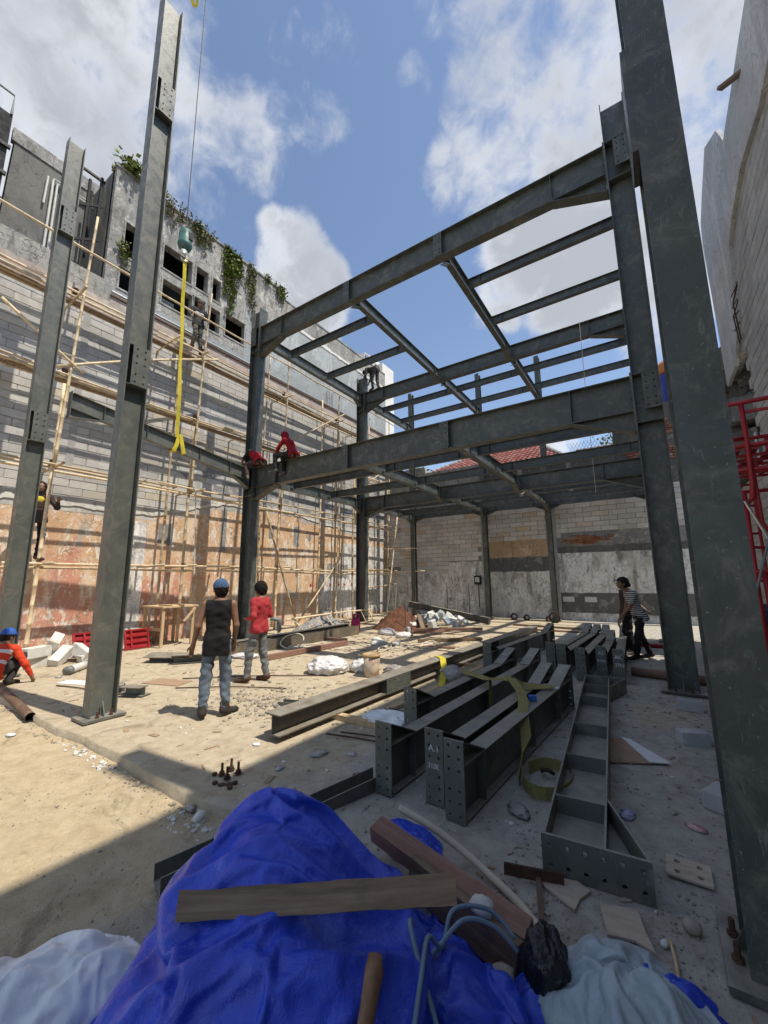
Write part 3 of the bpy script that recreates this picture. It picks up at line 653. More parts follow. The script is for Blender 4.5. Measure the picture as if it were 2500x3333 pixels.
MB().box((WX-.75, 7.1, 9.9), (.95, 6.2, .1)).part('inner_floor', 'dark_void', ub)
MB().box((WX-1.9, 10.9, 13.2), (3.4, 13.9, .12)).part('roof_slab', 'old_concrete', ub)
MB().box((WX-.35, 5.75, 10.3), (.04, .5, .42)).part('board_in_window', 'old_concrete', ub)
for h in HO:   # each opening: its reveal frame of raw render, a little proud of the wall
    f = MB(); a, b_, c, d = h; x = WX+.006
    f.box((x, (a+b_)/2, c-.03), (.03, b_-a+.12, .05)); f.box((x, (a+b_)/2, d+.03), (.03, b_-a+.12, .05)); f.box((x, a-.03, (c+d)/2), (.03, .05, d-c)); f.box((x, b_+.03, (c+d)/2), (.03, .05, d-c))
    f.part('window_surround', 'old_concrete', ub)
# climbing plants
def leaf_cards(mb, c, n, sx, sy, sz, size, rng):
    for _ in range(n):
        p = V(c) + V((rng.gauss(0, sx), rng.gauss(0, sy), rng.gauss(0, sz)))
        d = V((rng.uniform(-.3, 1), rng.uniform(-1, 1), rng.uniform(-.9, .5))).normalized(); u = d.cross(V((rng.random(), rng.random(), rng.random()))).normalized(); L = size*rng.uniform(.6, 1.3)
        w = u*L*.36; t = d*L
        mb.add([p, p+t*.45+w, p+t, p+t*.45-w], [(0, 1, 2, 3)])
def vine(label, y0, y1, ztop, zbot, n, dry=.0, seed=0, spread=.05):
    rng = random.Random(seed); r_ = root('hanging_vine', label, 'vine', (WX+.02, (y0+y1)/2, zbot), 'vines hanging from the concrete parapet')
    st = MB(); lf = MB(); ld = MB()
    for k in range(n):
        y = rng.uniform(y0, y1); edge = 1-abs((y-(y0+y1)/2)/((y1-y0)/2+1e-6)); zb = ztop - (ztop-zbot)*(.25+.75*edge)*rng.uniform(.5, 1.0)
        pts = []; z = ztop+.05; yy = y; 
        while z > zb: pts.append((WX+.03+rng.uniform(0, spread), yy, z)); z -= .14; yy += rng.uniform(-.045, .045)
        pts.append((WX+.04, yy, zb)); st.tube(pts, .006, 4)
        for p in pts:
            leaf_cards(ld if rng.random() < dry else lf, p, 5, .035, .05, .06, .06+.05*rng.random(), rng)
    st.part('stem', 'stem', r_); 
    if lf.v: lf.part('foliage', 'leaf', r_, kind='stuff')
    if ld.v: ld.part('dry_foliage', 'leaf_dry', r_, kind='stuff')
vine('thick green vine curtain hanging over the parapet beside the window holes', 7.42, 8.1, 13.55, 10.95, 34, .15, 1)
vine('thin brown trailing vine just right of the thick vine curtain', 8.5, 8.8, 13.55, 10.7, 9, .6, 2)
vine('green creeper tumbling over the coping above the crane hook block', 6.2, 7.0, 13.62, 12.6, 17, .45, 3, .12)
vine('straggly creeper on the coping right beside the tall lone column', 5.05, 6.15, 13.75, 12.8, 15, .7, 4, .12)
vine('small tuft of creeper near the step in the parapet', 9.75, 10.3, 13.62, 12.9, 12, .2, 5, .1)
vine('tiny tuft of creeper between the vine curtain and the parapet step', 9.15, 9.45, 13.62, 13.15, 8, .2, 15, .1)
r_ = root('corner_bush', 'leafy bush growing on the corner of the concrete parapet left of the tall column', 'plant', (WX-.1, 4.25, 13.6))
mb = MB(); rng = random.Random(9); 
for k in range(10): mb.tube([(WX-.1, 4.25, 13.6), (WX-.1+rng.uniform(-.15, .25), 4.25+rng.uniform(-.3, .35), 13.75+rng.uniform(0, .35))], .008, 4)
mb.part('stem', 'stem', r_); mb = MB(); leaf_cards(mb, (WX, 4.3, 13.82), 220, .14, .2, .13, .17, rng); mb.part('foliage', 'leaf', r_, kind='stuff')
vine('bit of green creeper clinging below the first window hole', 4.2, 4.45, 11.2, 10.4, 6, .1, 16, .05)

# rear plastered block, set back behind the wall on the far left
rb = root('plastered_block', 'dark stained plaster building with white pipes at the upper left', 'building', (-14.5, 2.8, 9.5))
MB().prism([(-13.5, 1.95, 8.9), (-13.5, 4.9, 8.9), (-13.5, 4.9, 14.02), (-13.5, 2.05, 13.85)], (1, 0, 0), .25).part('wall', 'dark_plaster', rb)
MB().box((-13.42, 3.4, 13.72), (.16, 2.85, .4)).part('beam', 'old_concrete', rb)
for p in ([(-13.3, 2.92, 13.1), (-13.3, 2.92, 9.2)], [(-13.3, 3.02, 13.05), (-13.3, 3.02, 9.2)], [(-13.3, 2.80, 13.1), (-13.3, 2.78, 12.2)], [(-13.3, 2.92, 13.12), (-13.3, 4.8, 13.12)], [(-13.3, 2.98, 13.03), (-13.3, 4.8, 13.02)]): MB().tube(p, .03, 6).part('pipe', 'pvc', rb)
MB().box((-12.75, 1.0, 9.75), (1.6, 6.0, .12)).part('terrace', 'old_concrete', rb)
dk = root('steel_shed', 'black open steel structure with a handrail at the upper left corner', 'shed', (-13.6, .9, 9.8))
MB().box((-13.6, .55, 12.5), (1.4, 2.6, 2.6)).part('body', 'dark_void', dk)
for z in (11.25, 12.0, 12.8): MB().box((-12.86, .75, z), (.08, 2.3, .09)).part('rail', 'black', dk)
MB().tube([(-12.88, 1.82, 13.8), (-12.88, 1.82, 14.4), (-12.88, -.5, 14.4)], .03, 6).part('handrail', 'pvc_grey', dk)
for y in (.2, 1.0): MB().tube([(-12.88, y, 13.8), (-12.88, y, 14.4)], .02, 6).part('baluster', 'pvc_grey', dk)
stp = root('steel_stair', 'dark steel stair frame in the gap beside the concrete building', 'stairs', (-12.6, 3.7, 9.8))
for a, b_ in (((-12.2, 3.72, 9.8), (-12.2, 3.72, 13.2)), ((-12.9, 3.72, 9.8), (-12.9, 3.72, 13.2)), ((-12.2, 3.45, 9.8), (-12.2, 3.45, 12.9)), ((-12.2, 3.1, 13.1), (-12.2, 3.8, 13.1)), ((-12.2, 3.2, 11.9), (-12.2, 3.8, 12.3)), ((-12.2, 3.2, 10.8), (-12.2, 3.8, 11.2))): MB().bar(a, b_, (1, .2, 0), .06, .06).part('bar', 'black', stp)

# back wall
BY = 17.9
bw = root('rear_wall', 'patchy rear wall of bare blocks over stained white plaster behind the steel frame', 'wall', (-5.5, BY, 0))
pB = lambda u, w, d: (u, BY - d, w)
MB().box((-5.2, BY+.155, 2.55), (13.9, .322, 5.1)).part('core', 'mortar_dark', bw)
def btop(x):
    if x < -8.2: z = 1.98 if x > -11 else 2.3
    elif x < -6.5: z = 2.5
    elif x < -3.35: z = 3.38
    else: z = 3.6
    return z
lay_blocks(bw, -11.8, 1.6, 1.9, 5.1, 'block_back', pB, (0, 0, -math.pi/2), lambda c, z: z > btop(c)-.06, limit=300, H=.2, T=.06)
def coat(x0, x1, z0, z1, mat, t, seed, rag=.05, n=None, nm='plaster_coat'):
    ragged(lambda u, w, d: pB(u, w, -.02+d), x0, x1, lambda u: z0 + (rag*fbm(u*3, seed) if z0 > 0 else 0), lambda u: z1 + rag*fbm(u*2.6, seed+9, 0, 4), n or int((x1-x0)*14), t).part(nm, mat, bw)
coat(-11.8, -8.2, -.02, 1.98, 'back_plaster', .044, 1); coat(-8.2, -6.45, -.02, 2.45, 'back_plaster', .046, 2)
coat(-6.45, -3.35, -.02, 1.95, 'back_plaster', .048, 3); coat(-6.45, -3.35, 1.97, 2.55, 'back_dark', .038, 4, .07); coat(-6.3, -3.45, 2.58, 3.36, 'back_ochre', .042, 5, .06)
coat(-3.35, 1.7, -.02, .3, 'back_plaster', .052, 6, .02); coat(-3.35, 1.7, .32, 1.06, 'back_dark', .044, 7, .015); coat(-3.35, 1.7, 1.08, 2.66, 'back_plaster', .05, 8, .03); coat(-3.35, 1.7, 2.68, 2.92, 'back_dark', .04, 9, .03); coat(-3.35, 1.7, 2.94, 3.6, 'render_rough', .042, 10, .07, nm='render_patch')
for k, x in enumerate((-6.45, -3.35)): MB().box((x, BY-.03, 2.55), (.14, .10, 5.1)).part('tie_column', 'mortar', bw)
bk = bpy.data.meshes.new('brick'); bm = bmesh.new(); bmesh.ops.create_cube(bm, size=1.0); bmesh.ops.scale(bm, vec=(.19, .05, .047), verts=bm.verts); bmesh.ops.bevel(bm, geom=bm.edges[:], offset=.005, segments=1, affect='EDGES'); bm.to_mesh(bk); bm.free(); bk.materials.append(MT['brick'])
for r_ in range(7):
    for c in range(9):
        x = -3.0 + c*.2 + (.1 if r_ % 2 else 0); z = 3.02 + r_*.055
        if abs(x+2.3)/.85 + abs(z-3.18)/.24 < 1.05 + .25*mnoise.noise(V((x*4, z*9, 0))) or (abs(x+1.25) < .22 and abs(z-3.2) < .1): inst('brick', bk, bw, V((x, BY-.032, z))-bw.location, (0, 0, random.uniform(-.02, .02)))
for k, (x, z) in enumerate(((-3.0, .82), (-2.2, .82))):
    m2 = MB(); m2.box((x, BY-.04, z), (.42, .03, .2)); m2.part('pale_tile', 'white_paint', bw)
# upper part of the rear boundary, another owner's walls
up = root('upper_rear_wall', 'weathered concrete wall on top of the rear blocks, below the red tiled roof', 'wall', (-6, BY+.35, 5.1))
ragged(lambda u, w, d: (u, BY+.12-d, w), -11.9, -6.4, lambda u: 5.1, lambda u: 7.0+(.35 if u < -9.3 else 0)+.04*fbm(u*5, 2), 90, .24).part('wall', 'old_concrete', up)
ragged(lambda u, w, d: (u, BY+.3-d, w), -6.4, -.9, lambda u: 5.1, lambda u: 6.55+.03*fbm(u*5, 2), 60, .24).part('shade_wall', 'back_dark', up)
for x in (-6.35, -4.6, -2.6): MB().box((x, BY+.1, 5.85), (.18, .2, 1.5)).part('post', 'old_concrete', up)
MB().box((-3.7, BY+.08, 6.62), (5.4, .35, .12)).part('lintel', 'old_concrete', up)
for k in range(14): MB().bar((-2.6+.13*k, BY-.02, 6.7), (-2.3+.13*k, BY-.02, 7.25), (0, 1, 0), .008, .008).part('mesh_wire', 'rust', up)
for k in range(14): MB().bar((-2.3+.13*k, BY-.04, 6.7), (-2.6+.13*k, BY-.04, 7.25), (0, 1, 0), .008, .008).part('mesh_wire', 'rust', up)
br = root('brick_pier', 'dark crumbling brick wall seen between the two right columns', 'wall', (.9, BY+.3, 4.9))
MB().box((.35, BY+.32, 6.6), (2.5, .3, 3.4)).part('core', 'back_dark', br)
for r_ in range(22):
    for c in range(9):
        x = -.75 + c*.25 + (.12 if r_ % 2 else 0); z = 6.1 + r_*.1
        if mnoise.noise(V((x*1.7, z*1.4, 4))) > .12: inst('brick', bk, br, V((x, BY+.15, z))-br.location, (random.uniform(-.05, .05), 0, random.uniform(-.05, .05)), (1.2, 1.6, 1.7))
tk = root('water_tank', 'ribbed blue tank with an orange top behind the right columns', 'tank', (1.35, 18.9, 8.3))
prof = [(.5, 8.3)]; 
for k in range(9): prof += [(.52, 8.36+k*.15), (.5, 8.44+k*.15)]
MB().lathe(prof, (1.35, 18.9, 0), 28).part('body', 'tank_blue', tk, True)
MB().lathe([(.515, 9.68), (.53, 9.75), (.53, 10.02), (.42, 10.2), (.15, 10.3)], (1.35, 18.9, 0), 28).part('top', 'tank_orange', tk, True)
MB().box((1.2, 18.95, 6.7), (1.6, 1.1, 3.2)).part('plinth', 'back_dark', tk)

# red tiled roofs beyond
def roof(name, label, x0, x1, ey, ez, ry, rz_, hip, tw=.24, tl=.31):
    rr = root(name, label, 'house', ((x0+x1)/2, (ey+ry)/2, 5.0)); po = rr.location
    MB().box(((x0+x1)/2, (ey+ry)/2+.3, (5.0+ez)/2), (x1-x0, ry-ey, ez-5.0-.1)).part('wall', 'back_dark', rr)
    sl = V((0, ry-ey, rz_-ez)); L = sl.length; ang = math.atan2(rz_-ez, ry-ey)
    vs = []; n = 8   # S-profile tile
    for j in (0, 1):
        for i in range(n+1):
            t = i/n; vs.append((t*tw*1.04, j*tl*1.12, .028*math.sin(2*math.pi*t) - j*.022 + .05))
    m_ = MB(); m_.add(vs + [(a, b_, c-.014) for a, b_, c in vs], [(i, i+1, n+2+i, n+1+i) for i in range(n)] + [(2*n+2+i+1, 2*n+2+i, 3*n+3+i, 3*n+4+i) for i in range(n)] + [(i+1, i, 2*n+2+i, 2*n+3+i) for i in range(n)])
    me = m_.mesh('roof_tile', 'tile_red', True)
    MB().prism([(x0, ey, ez), (x1, ey, ez), (x1-hip[1], ry, rz_), (x0+hip[0], ry, rz_)], sl.cross(V((1, 0, 0))), .04).part('roof_deck', 'back_dark', rr)
    nr = int(L/tl); cnt = 0
    for r_ in range(nr):
        t = (r_*tl)/L; xa, xb = x0+hip[0]*t, x1-hip[1]*t
        for c in range(int((x1-x0)/tw)):
            x = x0 + c*tw
            if xa-.1 <= x <= xb-.1: inst('roof_tile', me, rr, V((x, ey+sl.y*t, ez+sl.z*t+.02))-po, (ang, 0, random.uniform(-.015, .015))); cnt += 1
    rg = MB().tube([(0, 0, 0), (.17, 0, .0), (.34, 0, 0)], [.085, .10, .11], 10).mesh('ridge_tile', 'tile_grey', True)
    def ridge(a, b_):
        a, b_ = V(a), V(b_); d = (b_-a); k = int(d.length/.3); q = V((1, 0, 0)).rotation_difference(d)
        for i in range(k): o = inst('ridge_tile', rg, rr, a+d*(i/k)+V((0, 0, .05))-po); o.rotation_mode = 'QUATERNION'; o.rotation_quaternion = q
    ridge((x0+hip[0], ry, rz_), (x1-hip[1], ry, rz_))
    if hip[0] > .1: ridge((x0, ey, ez), (x0+hip[0], ry, rz_))
    if hip[1] > .1: ridge((x1, ey, ez), (x1-hip[1], ry, rz_))
roof('tiled_house', 'house with a hipped red tiled roof beyond the rear wall', -10.6, -2.9, 18.75, 7.0, 22.0, 8.75, (2.3, 1.6), .25, .36)
roof('tiled_annex', 'lower red tiled roof right of the hipped roof, ridge capped with grey tiles', -2.85, 1.0, 19.6, 6.9, 22.6, 8.2, (0, 0), .28, .4)

# tree tops and a far tower
def tree(label, x, y, z0, h, rad, seed):
    rng = random.Random(seed); t = root('tree', label, 'tree', (x, y, z0), 'trees beyond the walls')
    m_ = MB(); m_.tube([(x, y, z0), (x+.1, y, z0+h*.35), (x+.05, y+.1, z0+h*.7)], [.16, .12, .06], 8)
    for k in range(7):
        a = rng.uniform(0, 6.28); m_.tube([(x+.08, y, z0+h*rng.uniform(.35, .6)), (x+math.cos(a)*rad*.7, y+math.sin(a)*rad*.7, z0+h*rng.uniform(.6, .9))], [.06, .02], 6)
    m_.part('trunk', 'bark', t, True); m_ = MB()
    for k in range(16):
        a = rng.uniform(0, 6.28); q = rng.uniform(.1, .85)*rad; leaf_cards(m_, (x+math.cos(a)*q, y+math.sin(a)*q, z0+h*rng.uniform(.6, 1.0)), 130, rad*.2, rad*.2, h*.06, .2, rng)
    m_.part('crown', 'leaf', t, kind='stuff')
tree('small leafy tree peeking over the rear wall near the scaffold corner', -11.2, 20.2, 0.0, 7.8, 1.6, 3)
tree('leafy tree showing beyond the annex roof', -.4, 24.5, 0.0, 8.9, 1.5, 4)
hr = root('tower_block', 'distant white apartment tower peeping over the parapet', 'building', (-44.5, 59.5, 0))
MB().box((-44.2, 60.0, 22.0), (5.2, 5.0, 44.6)).part('body', 'highrise', hr); MB().box((-40.9, 62.0, 21.5), (1.6, 4, 43.5)).part('body', 'highrise', hr); MB().box((-44.6, 60.0, 45.2), (2.0, 2.0, 2.0)).part('roof_box', 'highrise', hr)
for zz in range(6):
    for k in range(4): MB().box((-46.2+k*1.3, 57.48, 43.0-zz*1.7), (.7, .1, .9)).part('window', 'pvc_grey', hr)
    for k in range(3): MB().box((-41.58, 58.6+k*1.3, 43.0-zz*1.7), (.1, .7, .9)).part('window', 'pvc_grey', hr)
MB().tube([(-11.9, 16.2, 13.3), (-11.9, 16.2, 13.75)], .03, 6).thing('vent_pipe', 'tank_blue', 'thin dark vent pipe standing on the rear end of the parapet', 'pipe')

# right side building
RX_ = 2.0
rw = root('party_wall', 'tall pale block wall with a grey rendered upper part along the right edge', 'wall', (RX_, 6, 0))
pR = lambda u, w, d: (RX_ - d, u, w)
MB().box((RX_+.16, 2.0, 4.9), (.342, 16.7, 9.86)).part('core', 'mortar_dark', rw)
MB().box((RX_+.23, 11.9, 1.9), (.5, 3.0, 3.8)).part('lower_core', 'mortar', rw)
lay_blocks(rw, -.6, 10.25, 0.0, 9.4, 'block_right', pR, (0, 0, math.pi), lambda c, z: seen(RX_, c, z, 60), limit=300, L=.6, H=.2, T=.06)
lay_blocks(rw, 10.25, 13.4, 0.0, 3.8, 'block_right', pR, (0, 0, math.pi), lambda c, z: seen(RX_, c, z, 60), limit=120, L=.6, H=.2, T=.06)
# rendered skin: polygon in the wall's plane, proud of the blocks
poly = [(12.23, 6.2), (12.3, 7.8), (12.5, 10.33), (12.3, 10.85), (11.6, 11.1), (10.55, 11.38), (9.4, 10.6), (9.0, 9.93), (-6, 9.93), (-6, 9.1), (7.0, 8.35), (8.2, 8.6), (9.4, 8.5), (9.9, 8.3), (10.25, 6.8), (11.1, 6.22)]
MB().prism([(RX_-.06, a, b_) for a, b_ in poly], (1, 0, 0), .07).part('render_skin', 'grey_sheet', rw)
MB().prism([(RX_+.04, 10.2, 6.3), (RX_+.04, 12.2, 6.3), (RX_+.04, 12.25, 10.8), (RX_+.04, 10.3, 11.3)], (1, 0, 0), .12).part('gable_core', 'old_concrete', rw)
for y, z, L in ((9.6, 7.3, 1.1), (9.62, 7.25, 1.0), (9.75, 7.0, .8)): MB().tube([(RX_-.12, y, z), (RX_-.2, y+.15, z-.3*L), (RX_-.16, y+.22, z-L)], .012, 5).part('bent_bar', 'rust', rw)
for k in range(4): MB().tube([(RX_-.15, 9.6+.05*k, 7.2-.22*k), (RX_-.2, 9.85+.05*k, 7.15-.22*k)], .01, 5).part('bent_bar', 'rust', rw)
dm = root('demolished_stub', 'dark broken masonry stub under the overhanging rendered wall on the right', 'wall', (2.4, 12.6, 3))
mb = MB(); rng = random.Random(5)
for k in range(46):
    s = rng.uniform(.25, .8); mb.box((2.3+rng.uniform(-.25, .8), 11.0+rng.uniform(0, 2.3), rng.uniform(3.7, 7.2)), (s, s*rng.uniform(.6, 1.3), s*rng.uniform(.5, 1)), rng.uniform(0, 3))
mb.part('rubble', 'back_dark', dm); MB().box((2.75, 12.4, 3.6), (.7, 2.6, 7.2)).part('core', 'back_dark', dm)
MB().box((2.2, 13.1, 7.0), (.25, .12, 2.0)).part('stub_post', 'back_dark', dm); 
for k in range(4): MB().bar((2.0+.1*k, 10.9, 4.6), (1.98+.1*k, 10.75, 3.2), (0, 1, 0), .035, .035).part('steel_strip', 'galv', dm)
mb = MB(); mb.bar((1.70, 7.70, 9.72), (2.25, 7.05, 9.28), (0, 0, 1), .10, .05); mb.thing('protruding_board', 'timber', 'weathered board sticking out of the top right wall into the sky', 'board')

# ------------------------------------------------------------------ steel frame
XL, XR, XA, XB = -9.78, .175, -6.12, -3.42
Y1, Y2, Y3, Y4 = 2.44, 7.55, 13.05, 17.3
Z1, Z2, BD, BB = 4.96, 9.55, .62, .22
def bolts_on(mb, pts, n, r_=.017, h=.022):
    n = V(n).normalized()
    for p in pts: mb.lathe([(r_, 0), (r_, h*.7), (r_*.6, h)], p, 6, n)
def column(label, x, y, ztop, ax, D, B, plates=(), base=True, mat='steel', fins=True):
    """H column; ax is the direction of the web ('x' or 'y'); plates = [(z0, z1, side vector, offset, width)]."""
    c = root('steel_column', label, 'steel column', (x, y, 0), 'upright steel columns of the frame')
    up = (1, 0, 0) if ax == 'x' else (0, 1, 0)
    MB().hsec((x, y, .045), (x, y, ztop), up, D, B, .016, .011).part('shaft', mat, c)
    if base:
        bp_ = MB().box((x, y, .028), (D+.16 if ax == 'x' else B+.16, B+.16 if ax == 'x' else D+.16, .03)).part('base_plate', mat, c)
        sd = V((0, 1, 0)) if ax == 'x' else V((1, 0, 0))
        for s in (-1, 1):
            p = V((x, y, .05)) + sd*s*(B/4)
            MB().prism([p, p+sd*s*(B/4+.04), p+V((0, 0, .16))], V(up), .012).part('gusset', mat, c)
            for t in (-1, 1):
                q = V((x, y, .043)) + sd*s*(B/2+.03) + V(up)*t*D*.25
                MB().lathe([(.022, 0), (.022, .02), (.012, .021), (.012, .07)], q, 6).part('anchor_nut', 'rust', bp_)
    for (z0, z1, sv, off, w, nx, ny) in plates:
        sv = V(sv); u = V(up); zc = (z0+z1)/2
        pc = V((x, y, zc)) + sv*off[0] + u*off[1]
        MB().plate(pc, u, (0, 0, 1), w, z1-z0, .014, nx, ny, .015, gap=.06).part('connection_plate', 'steel_light' if mat == 'steel_light' else mat, c)
        for z in (z0, z1):
            m_ = MB(); m_.box(V((x, y, z)) + sv*(off[0]*.5) + u*0, (D-.035 if ax == 'x' else abs(off[0])-.012, abs(off[0])-.012 if ax == 'x' else D-.035, .012)); m_.part('stiffener', mat, c)
    return c
# front row: two lone columns and the one right beside the camera
pl = lambda sv, o: [(4.34, 4.93, sv, (o, .02), .22, 2, 5), (8.95, 9.55, sv, (o, .02), .22, 2, 5)]
column('tall lone column with holed splice plates, foot on the slab edge', -5.86, Y1, 11.25, 'y', .30, .20, pl((1, 0, 0), .112), mat='steel_light')
column('leftmost lone column standing behind the squatting man in orange', XL, Y1, 11.25, 'y', .30, .20, pl((1, 0, 0), .112), mat='steel_light')
nc = column('massive near column filling the right edge of the picture', .263, Y1+.12, 9.1, 'y', .30, .205, (), mat='steel')
MB().plate((.263-.118, Y1+.10, 4.42), (0, 1, 0), (0, 0, 1), .26, .72, .03, 2, 5, .015).part('connection_plate', 'steel', nc)
# second and third rows carry the beams
def ribs(c, x, y, D, B, side):
    for z in (Z1-.01, Z1-BD-.22, Z2-.01, Z2-BD-.2):
        for s in (-1, 1): MB().box((x, y+s*(B/4+.003), z), (D-.034, B/2-.008, .012)).part('stiffener', 'steel', c)
for lab, x, y, top in (('left column of the front frame with two men seated beside it', XL, Y2, 10.22), ('right column of the front frame, web facing the camera', XR, Y2, 10.4), ('left column of the middle frame below the crouching man', XL, Y3, 10.3), ('right column of the middle frame, behind the front right column', XR, Y3, 10.3)):
    c = column(lab, x, y, top, 'x', .38, .30, ()); ribs(c, x, y, .38, .30, 1)
    s = 1 if x > -1 else -1
    for z0 in (Z1-.62, Z2-.58): MB().plate((x+s*.06, y-.142, z0+.3), (1, 0, 0), (0, 0, 1), .22, .62, .014, 2, 5, .014, gap=.06).part('connection_plate', 'steel', c)
for lab, x in (('slim rear column nearest the scaffold corner', XL), ('slim rear column left of the white and ochre plaster bay', XA), ('slim rear column between the ochre bay and the brick patch', XB), ('slim rear column at the right, behind the striped worker', XR)):
    column(lab, x, Y4, 11.25, 'y', .26, .20)
# main beams across the site, with haunches at both ends
def girder(label, y, ztop, x0=XL+.19, x1=XR-.19, D=BD, B=BB, knee=(.95, .34), stiff=(.75,), plates=(XA, XB), hol=True):
    b_ = root('steel_girder', label, 'steel beam', ((x0+x1)/2, y, ztop-D), 'girders spanning the frame')
    MB().hsec((x0+.02, y, ztop-D/2), (x1-.02, y, ztop-D/2), (0, 0, 1), D, B, .016, .010).part('beam', 'steel', b_)
    for xe, s in ((x0, 1), (x1, -1)):
        ep = MB().plate((xe+s*.012, y, ztop-(D+knee[1])/2+.02), (0, 1, 0), (0, 0, 1), B+.03, D+knee[1]+.06, .022, 2, 7, .012).part('end_plate', 'steel', b_)
        zb = ztop-D
        kx = xe+s*knee[0]
        m_ = MB(); m_.prism([(xe+s*.025, y, zb), (kx, y, zb), (xe+s*.025, y, zb-knee[1])], (0, 1, 0), .010)
        m_.bar((kx, y, zb-.008), (xe+s*.025, y, zb-knee[1]-.008), (0, 0, 1), B, .014); m_.part('haunch', 'steel', b_)
        for st in stiff:
            m_ = MB()
            for t in (-1, 1): m_.box((xe+s*(st+.2), y+t*(B/4+.002), ztop-D/2), (.012, B/2-.012, D-.036))
            m_.part('stiffener', 'steel', b_)
        m_ = MB(); bolts_on(m_, [(xe+s*.024, y+t*.075, ztop-.1-k*.14) for t in (-1, 1) for k in range(6)], (s, 0, 0)); m_.part('bolt_heads', 'steel', ep, kind='stuff')
    for px in plates:
        MB().plate((px, y-B/2-.006, ztop-D/2), (1, 0, 0), (0, 0, 1), .2, D-.04, .012, 2, 5, .015, gap=.08).part('shear_plate', 'steel', b_)
    return b_
girder('upper girder of the front frame, highest beam against the sky', Y2, Z2)
girder('lower girder of the front frame with two men in red sitting on its left end', Y2, Z1)
girder('upper girder of the middle frame with a crouching man at its left end', Y3, Z2, D=.5, plates=())
girder('lower girder of the middle frame', Y3, Z1, D=.5, plates=())
for i, (lab, a, b_) in enumerate((('rear girder in the left bay above the bare blocks', XL, XA), ('rear girder in the middle bay above the ochre plaster', XA, XB), ('rear girder in the right bay above the brick patch', XB, XR))):
    girder(lab, Y4, Z1, a+.1, b_-.1, D=.34, B=.16, knee=(.42, .16), plates=(), stiff=(.25,))
# joists along the site
def joist(label, p0, p1, D=.3, B=.15, knee=True, name='steel_joist', grp='joists running front to back', drop=.03, kn=.4):
    p0, p1 = V(p0), V(p1); d = (p1-p0).normalized(); sd = d.cross(V((0, 0, 1)))
    j = root(name, label, 'steel joist', (p0+p1)/2 - V((0, 0, D)), grp); z = V((0, 0, -D/2))
    MB().hsec(p0+z, p1+z, (0, 0, 1), D, B, .010, .007).part('beam', 'steel', j)
    L = (p1-p0).length
    for e, s in ((p0, 1), (p1, -1)):
        m_ = MB()
        for t in (-1, 1): m_.box(e+d*s*.3+sd*t*(B/4)+z, (abs(sd.x)*(B/2-.008)+abs(d.x)*.01, abs(sd.y)*(B/2-.008)+abs(d.y)*.01, D-.024))
        m_.part('stiffener', 'steel', j)
        if knee:
            zb = e-V((0, 0, D)); m_ = MB(); m_.prism([zb+d*s*.03, zb+d*s*kn, zb+d*s*.03-V((0, 0, .2))], sd, .008); m_.bar(zb+d*s*kn, zb+d*s*.03-V((0, 0, .2)), (0, 0, 1), B, .010); m_.part('haunch', 'steel', j)
    m_ = MB(); m_.prism([p1-d*.02-V((0, 0, .03)), p1-d*.14-V((0, 0, .03)), p1-d*.14-V((0, 0, D-.03)), p1-d*.02-V((0, 0, D-.03))], sd, .02); m_.part('cleat', 'steel', j)
    return j
for lvl, zt, w in (('upper', Z2, 'upper floor'), ('lower', Z1, 'first floor')):
    for x, side in ((XL, 'left edge'), (XA, 'left inner'), (XB, 'right inner'), (XR, 'right edge')):
        dd = .13 if x in (XA, XB) else .17
        joist(f'{side} joist of the {w}, front bay', (x, Y2+dd, zt-.06), (x, Y3-dd, zt-.06), .34)
        joist(f'{side} joist of the {w}, rear bay', (x, Y3+dd, zt-.06), (x, Y4-.14, zt-.06), .34)
    def sub(lab, xa, xb, y): joist(lab, (xa+.09, y, zt-.10), (xb-.09, y, zt-.10), .24, .12, False, 'cross_joist', 'light joists spanning between the main joists')
    for k, y in enumerate((9.15, 11.0)):
        nm = ('nearer', 'farther')[k]
        sub(f'{nm} light cross joist of the {w} in the left front bay', XL, XA, y-(.3 if lvl == 'upper' else 0)); sub(f'{nm} light cross joist of the {w} in the right front bay', XB, XR, y)
        if lvl == 'lower': sub(f'{nm} light cross joist of the {w} in the centre front bay', XA, XB, y)
    for k, y in enumerate((14.5, 16.1)):
        nm = ('nearer', 'farther')[k]
        for a, b_, q in ((XL, XA, 'left'), (XA, XB, 'centre'), (XB, XR, 'right')): sub(f'{nm} light cross joist of the {w} in the {q} rear bay', a, b_, y)

# beam being swung into place, with sling and crane hook
hb = root('hoisted_beam', 'haunched beam hanging in a yellow sling, right end bolted up beside the man in red', 'steel beam', (XL, 4.4, 4.4))
def hbp(y): return V((XL+.02, y, 5.55 - (y-2.92)*.145))
a, b_ = hbp(2.92), hbp(Y2-.20)
MB().hsec(a-V((0, 0, .17)), b_-V((0, 0, .17)), (0, 0, 1), .34, .15, .011, .008).part('beam', 'steel_light', hb)
for e, s in ((a, 1), (b_, -1)):
    d = (b_-a).normalized()*s; zb = e-V((0, 0, .34)); m_ = MB(); m_.prism([zb, zb+d*.62, zb-V((0, 0, .2))], (1, 0, 0), .008); m_.bar(zb+d*.62, zb-V((0, 0, .2)), (0, 0, 1), .15, .011); m_.part('haunch', 'steel_light', hb)
    MB().plate(e-V((0, 0, .27))-d*.008, (1, 0, 0), (0, 0, 1), .17, .58, .016, 2, 6, .012).part('end_plate', 'steel', hb)
    for q in (.62, 1.55):
        m_ = MB()
        for t in (-1, 1): m_.box(e+d*q+V((t*.037, 0, -.17)), (.062, .01, .31))
        m_.part('stiffener', 'steel', hb)
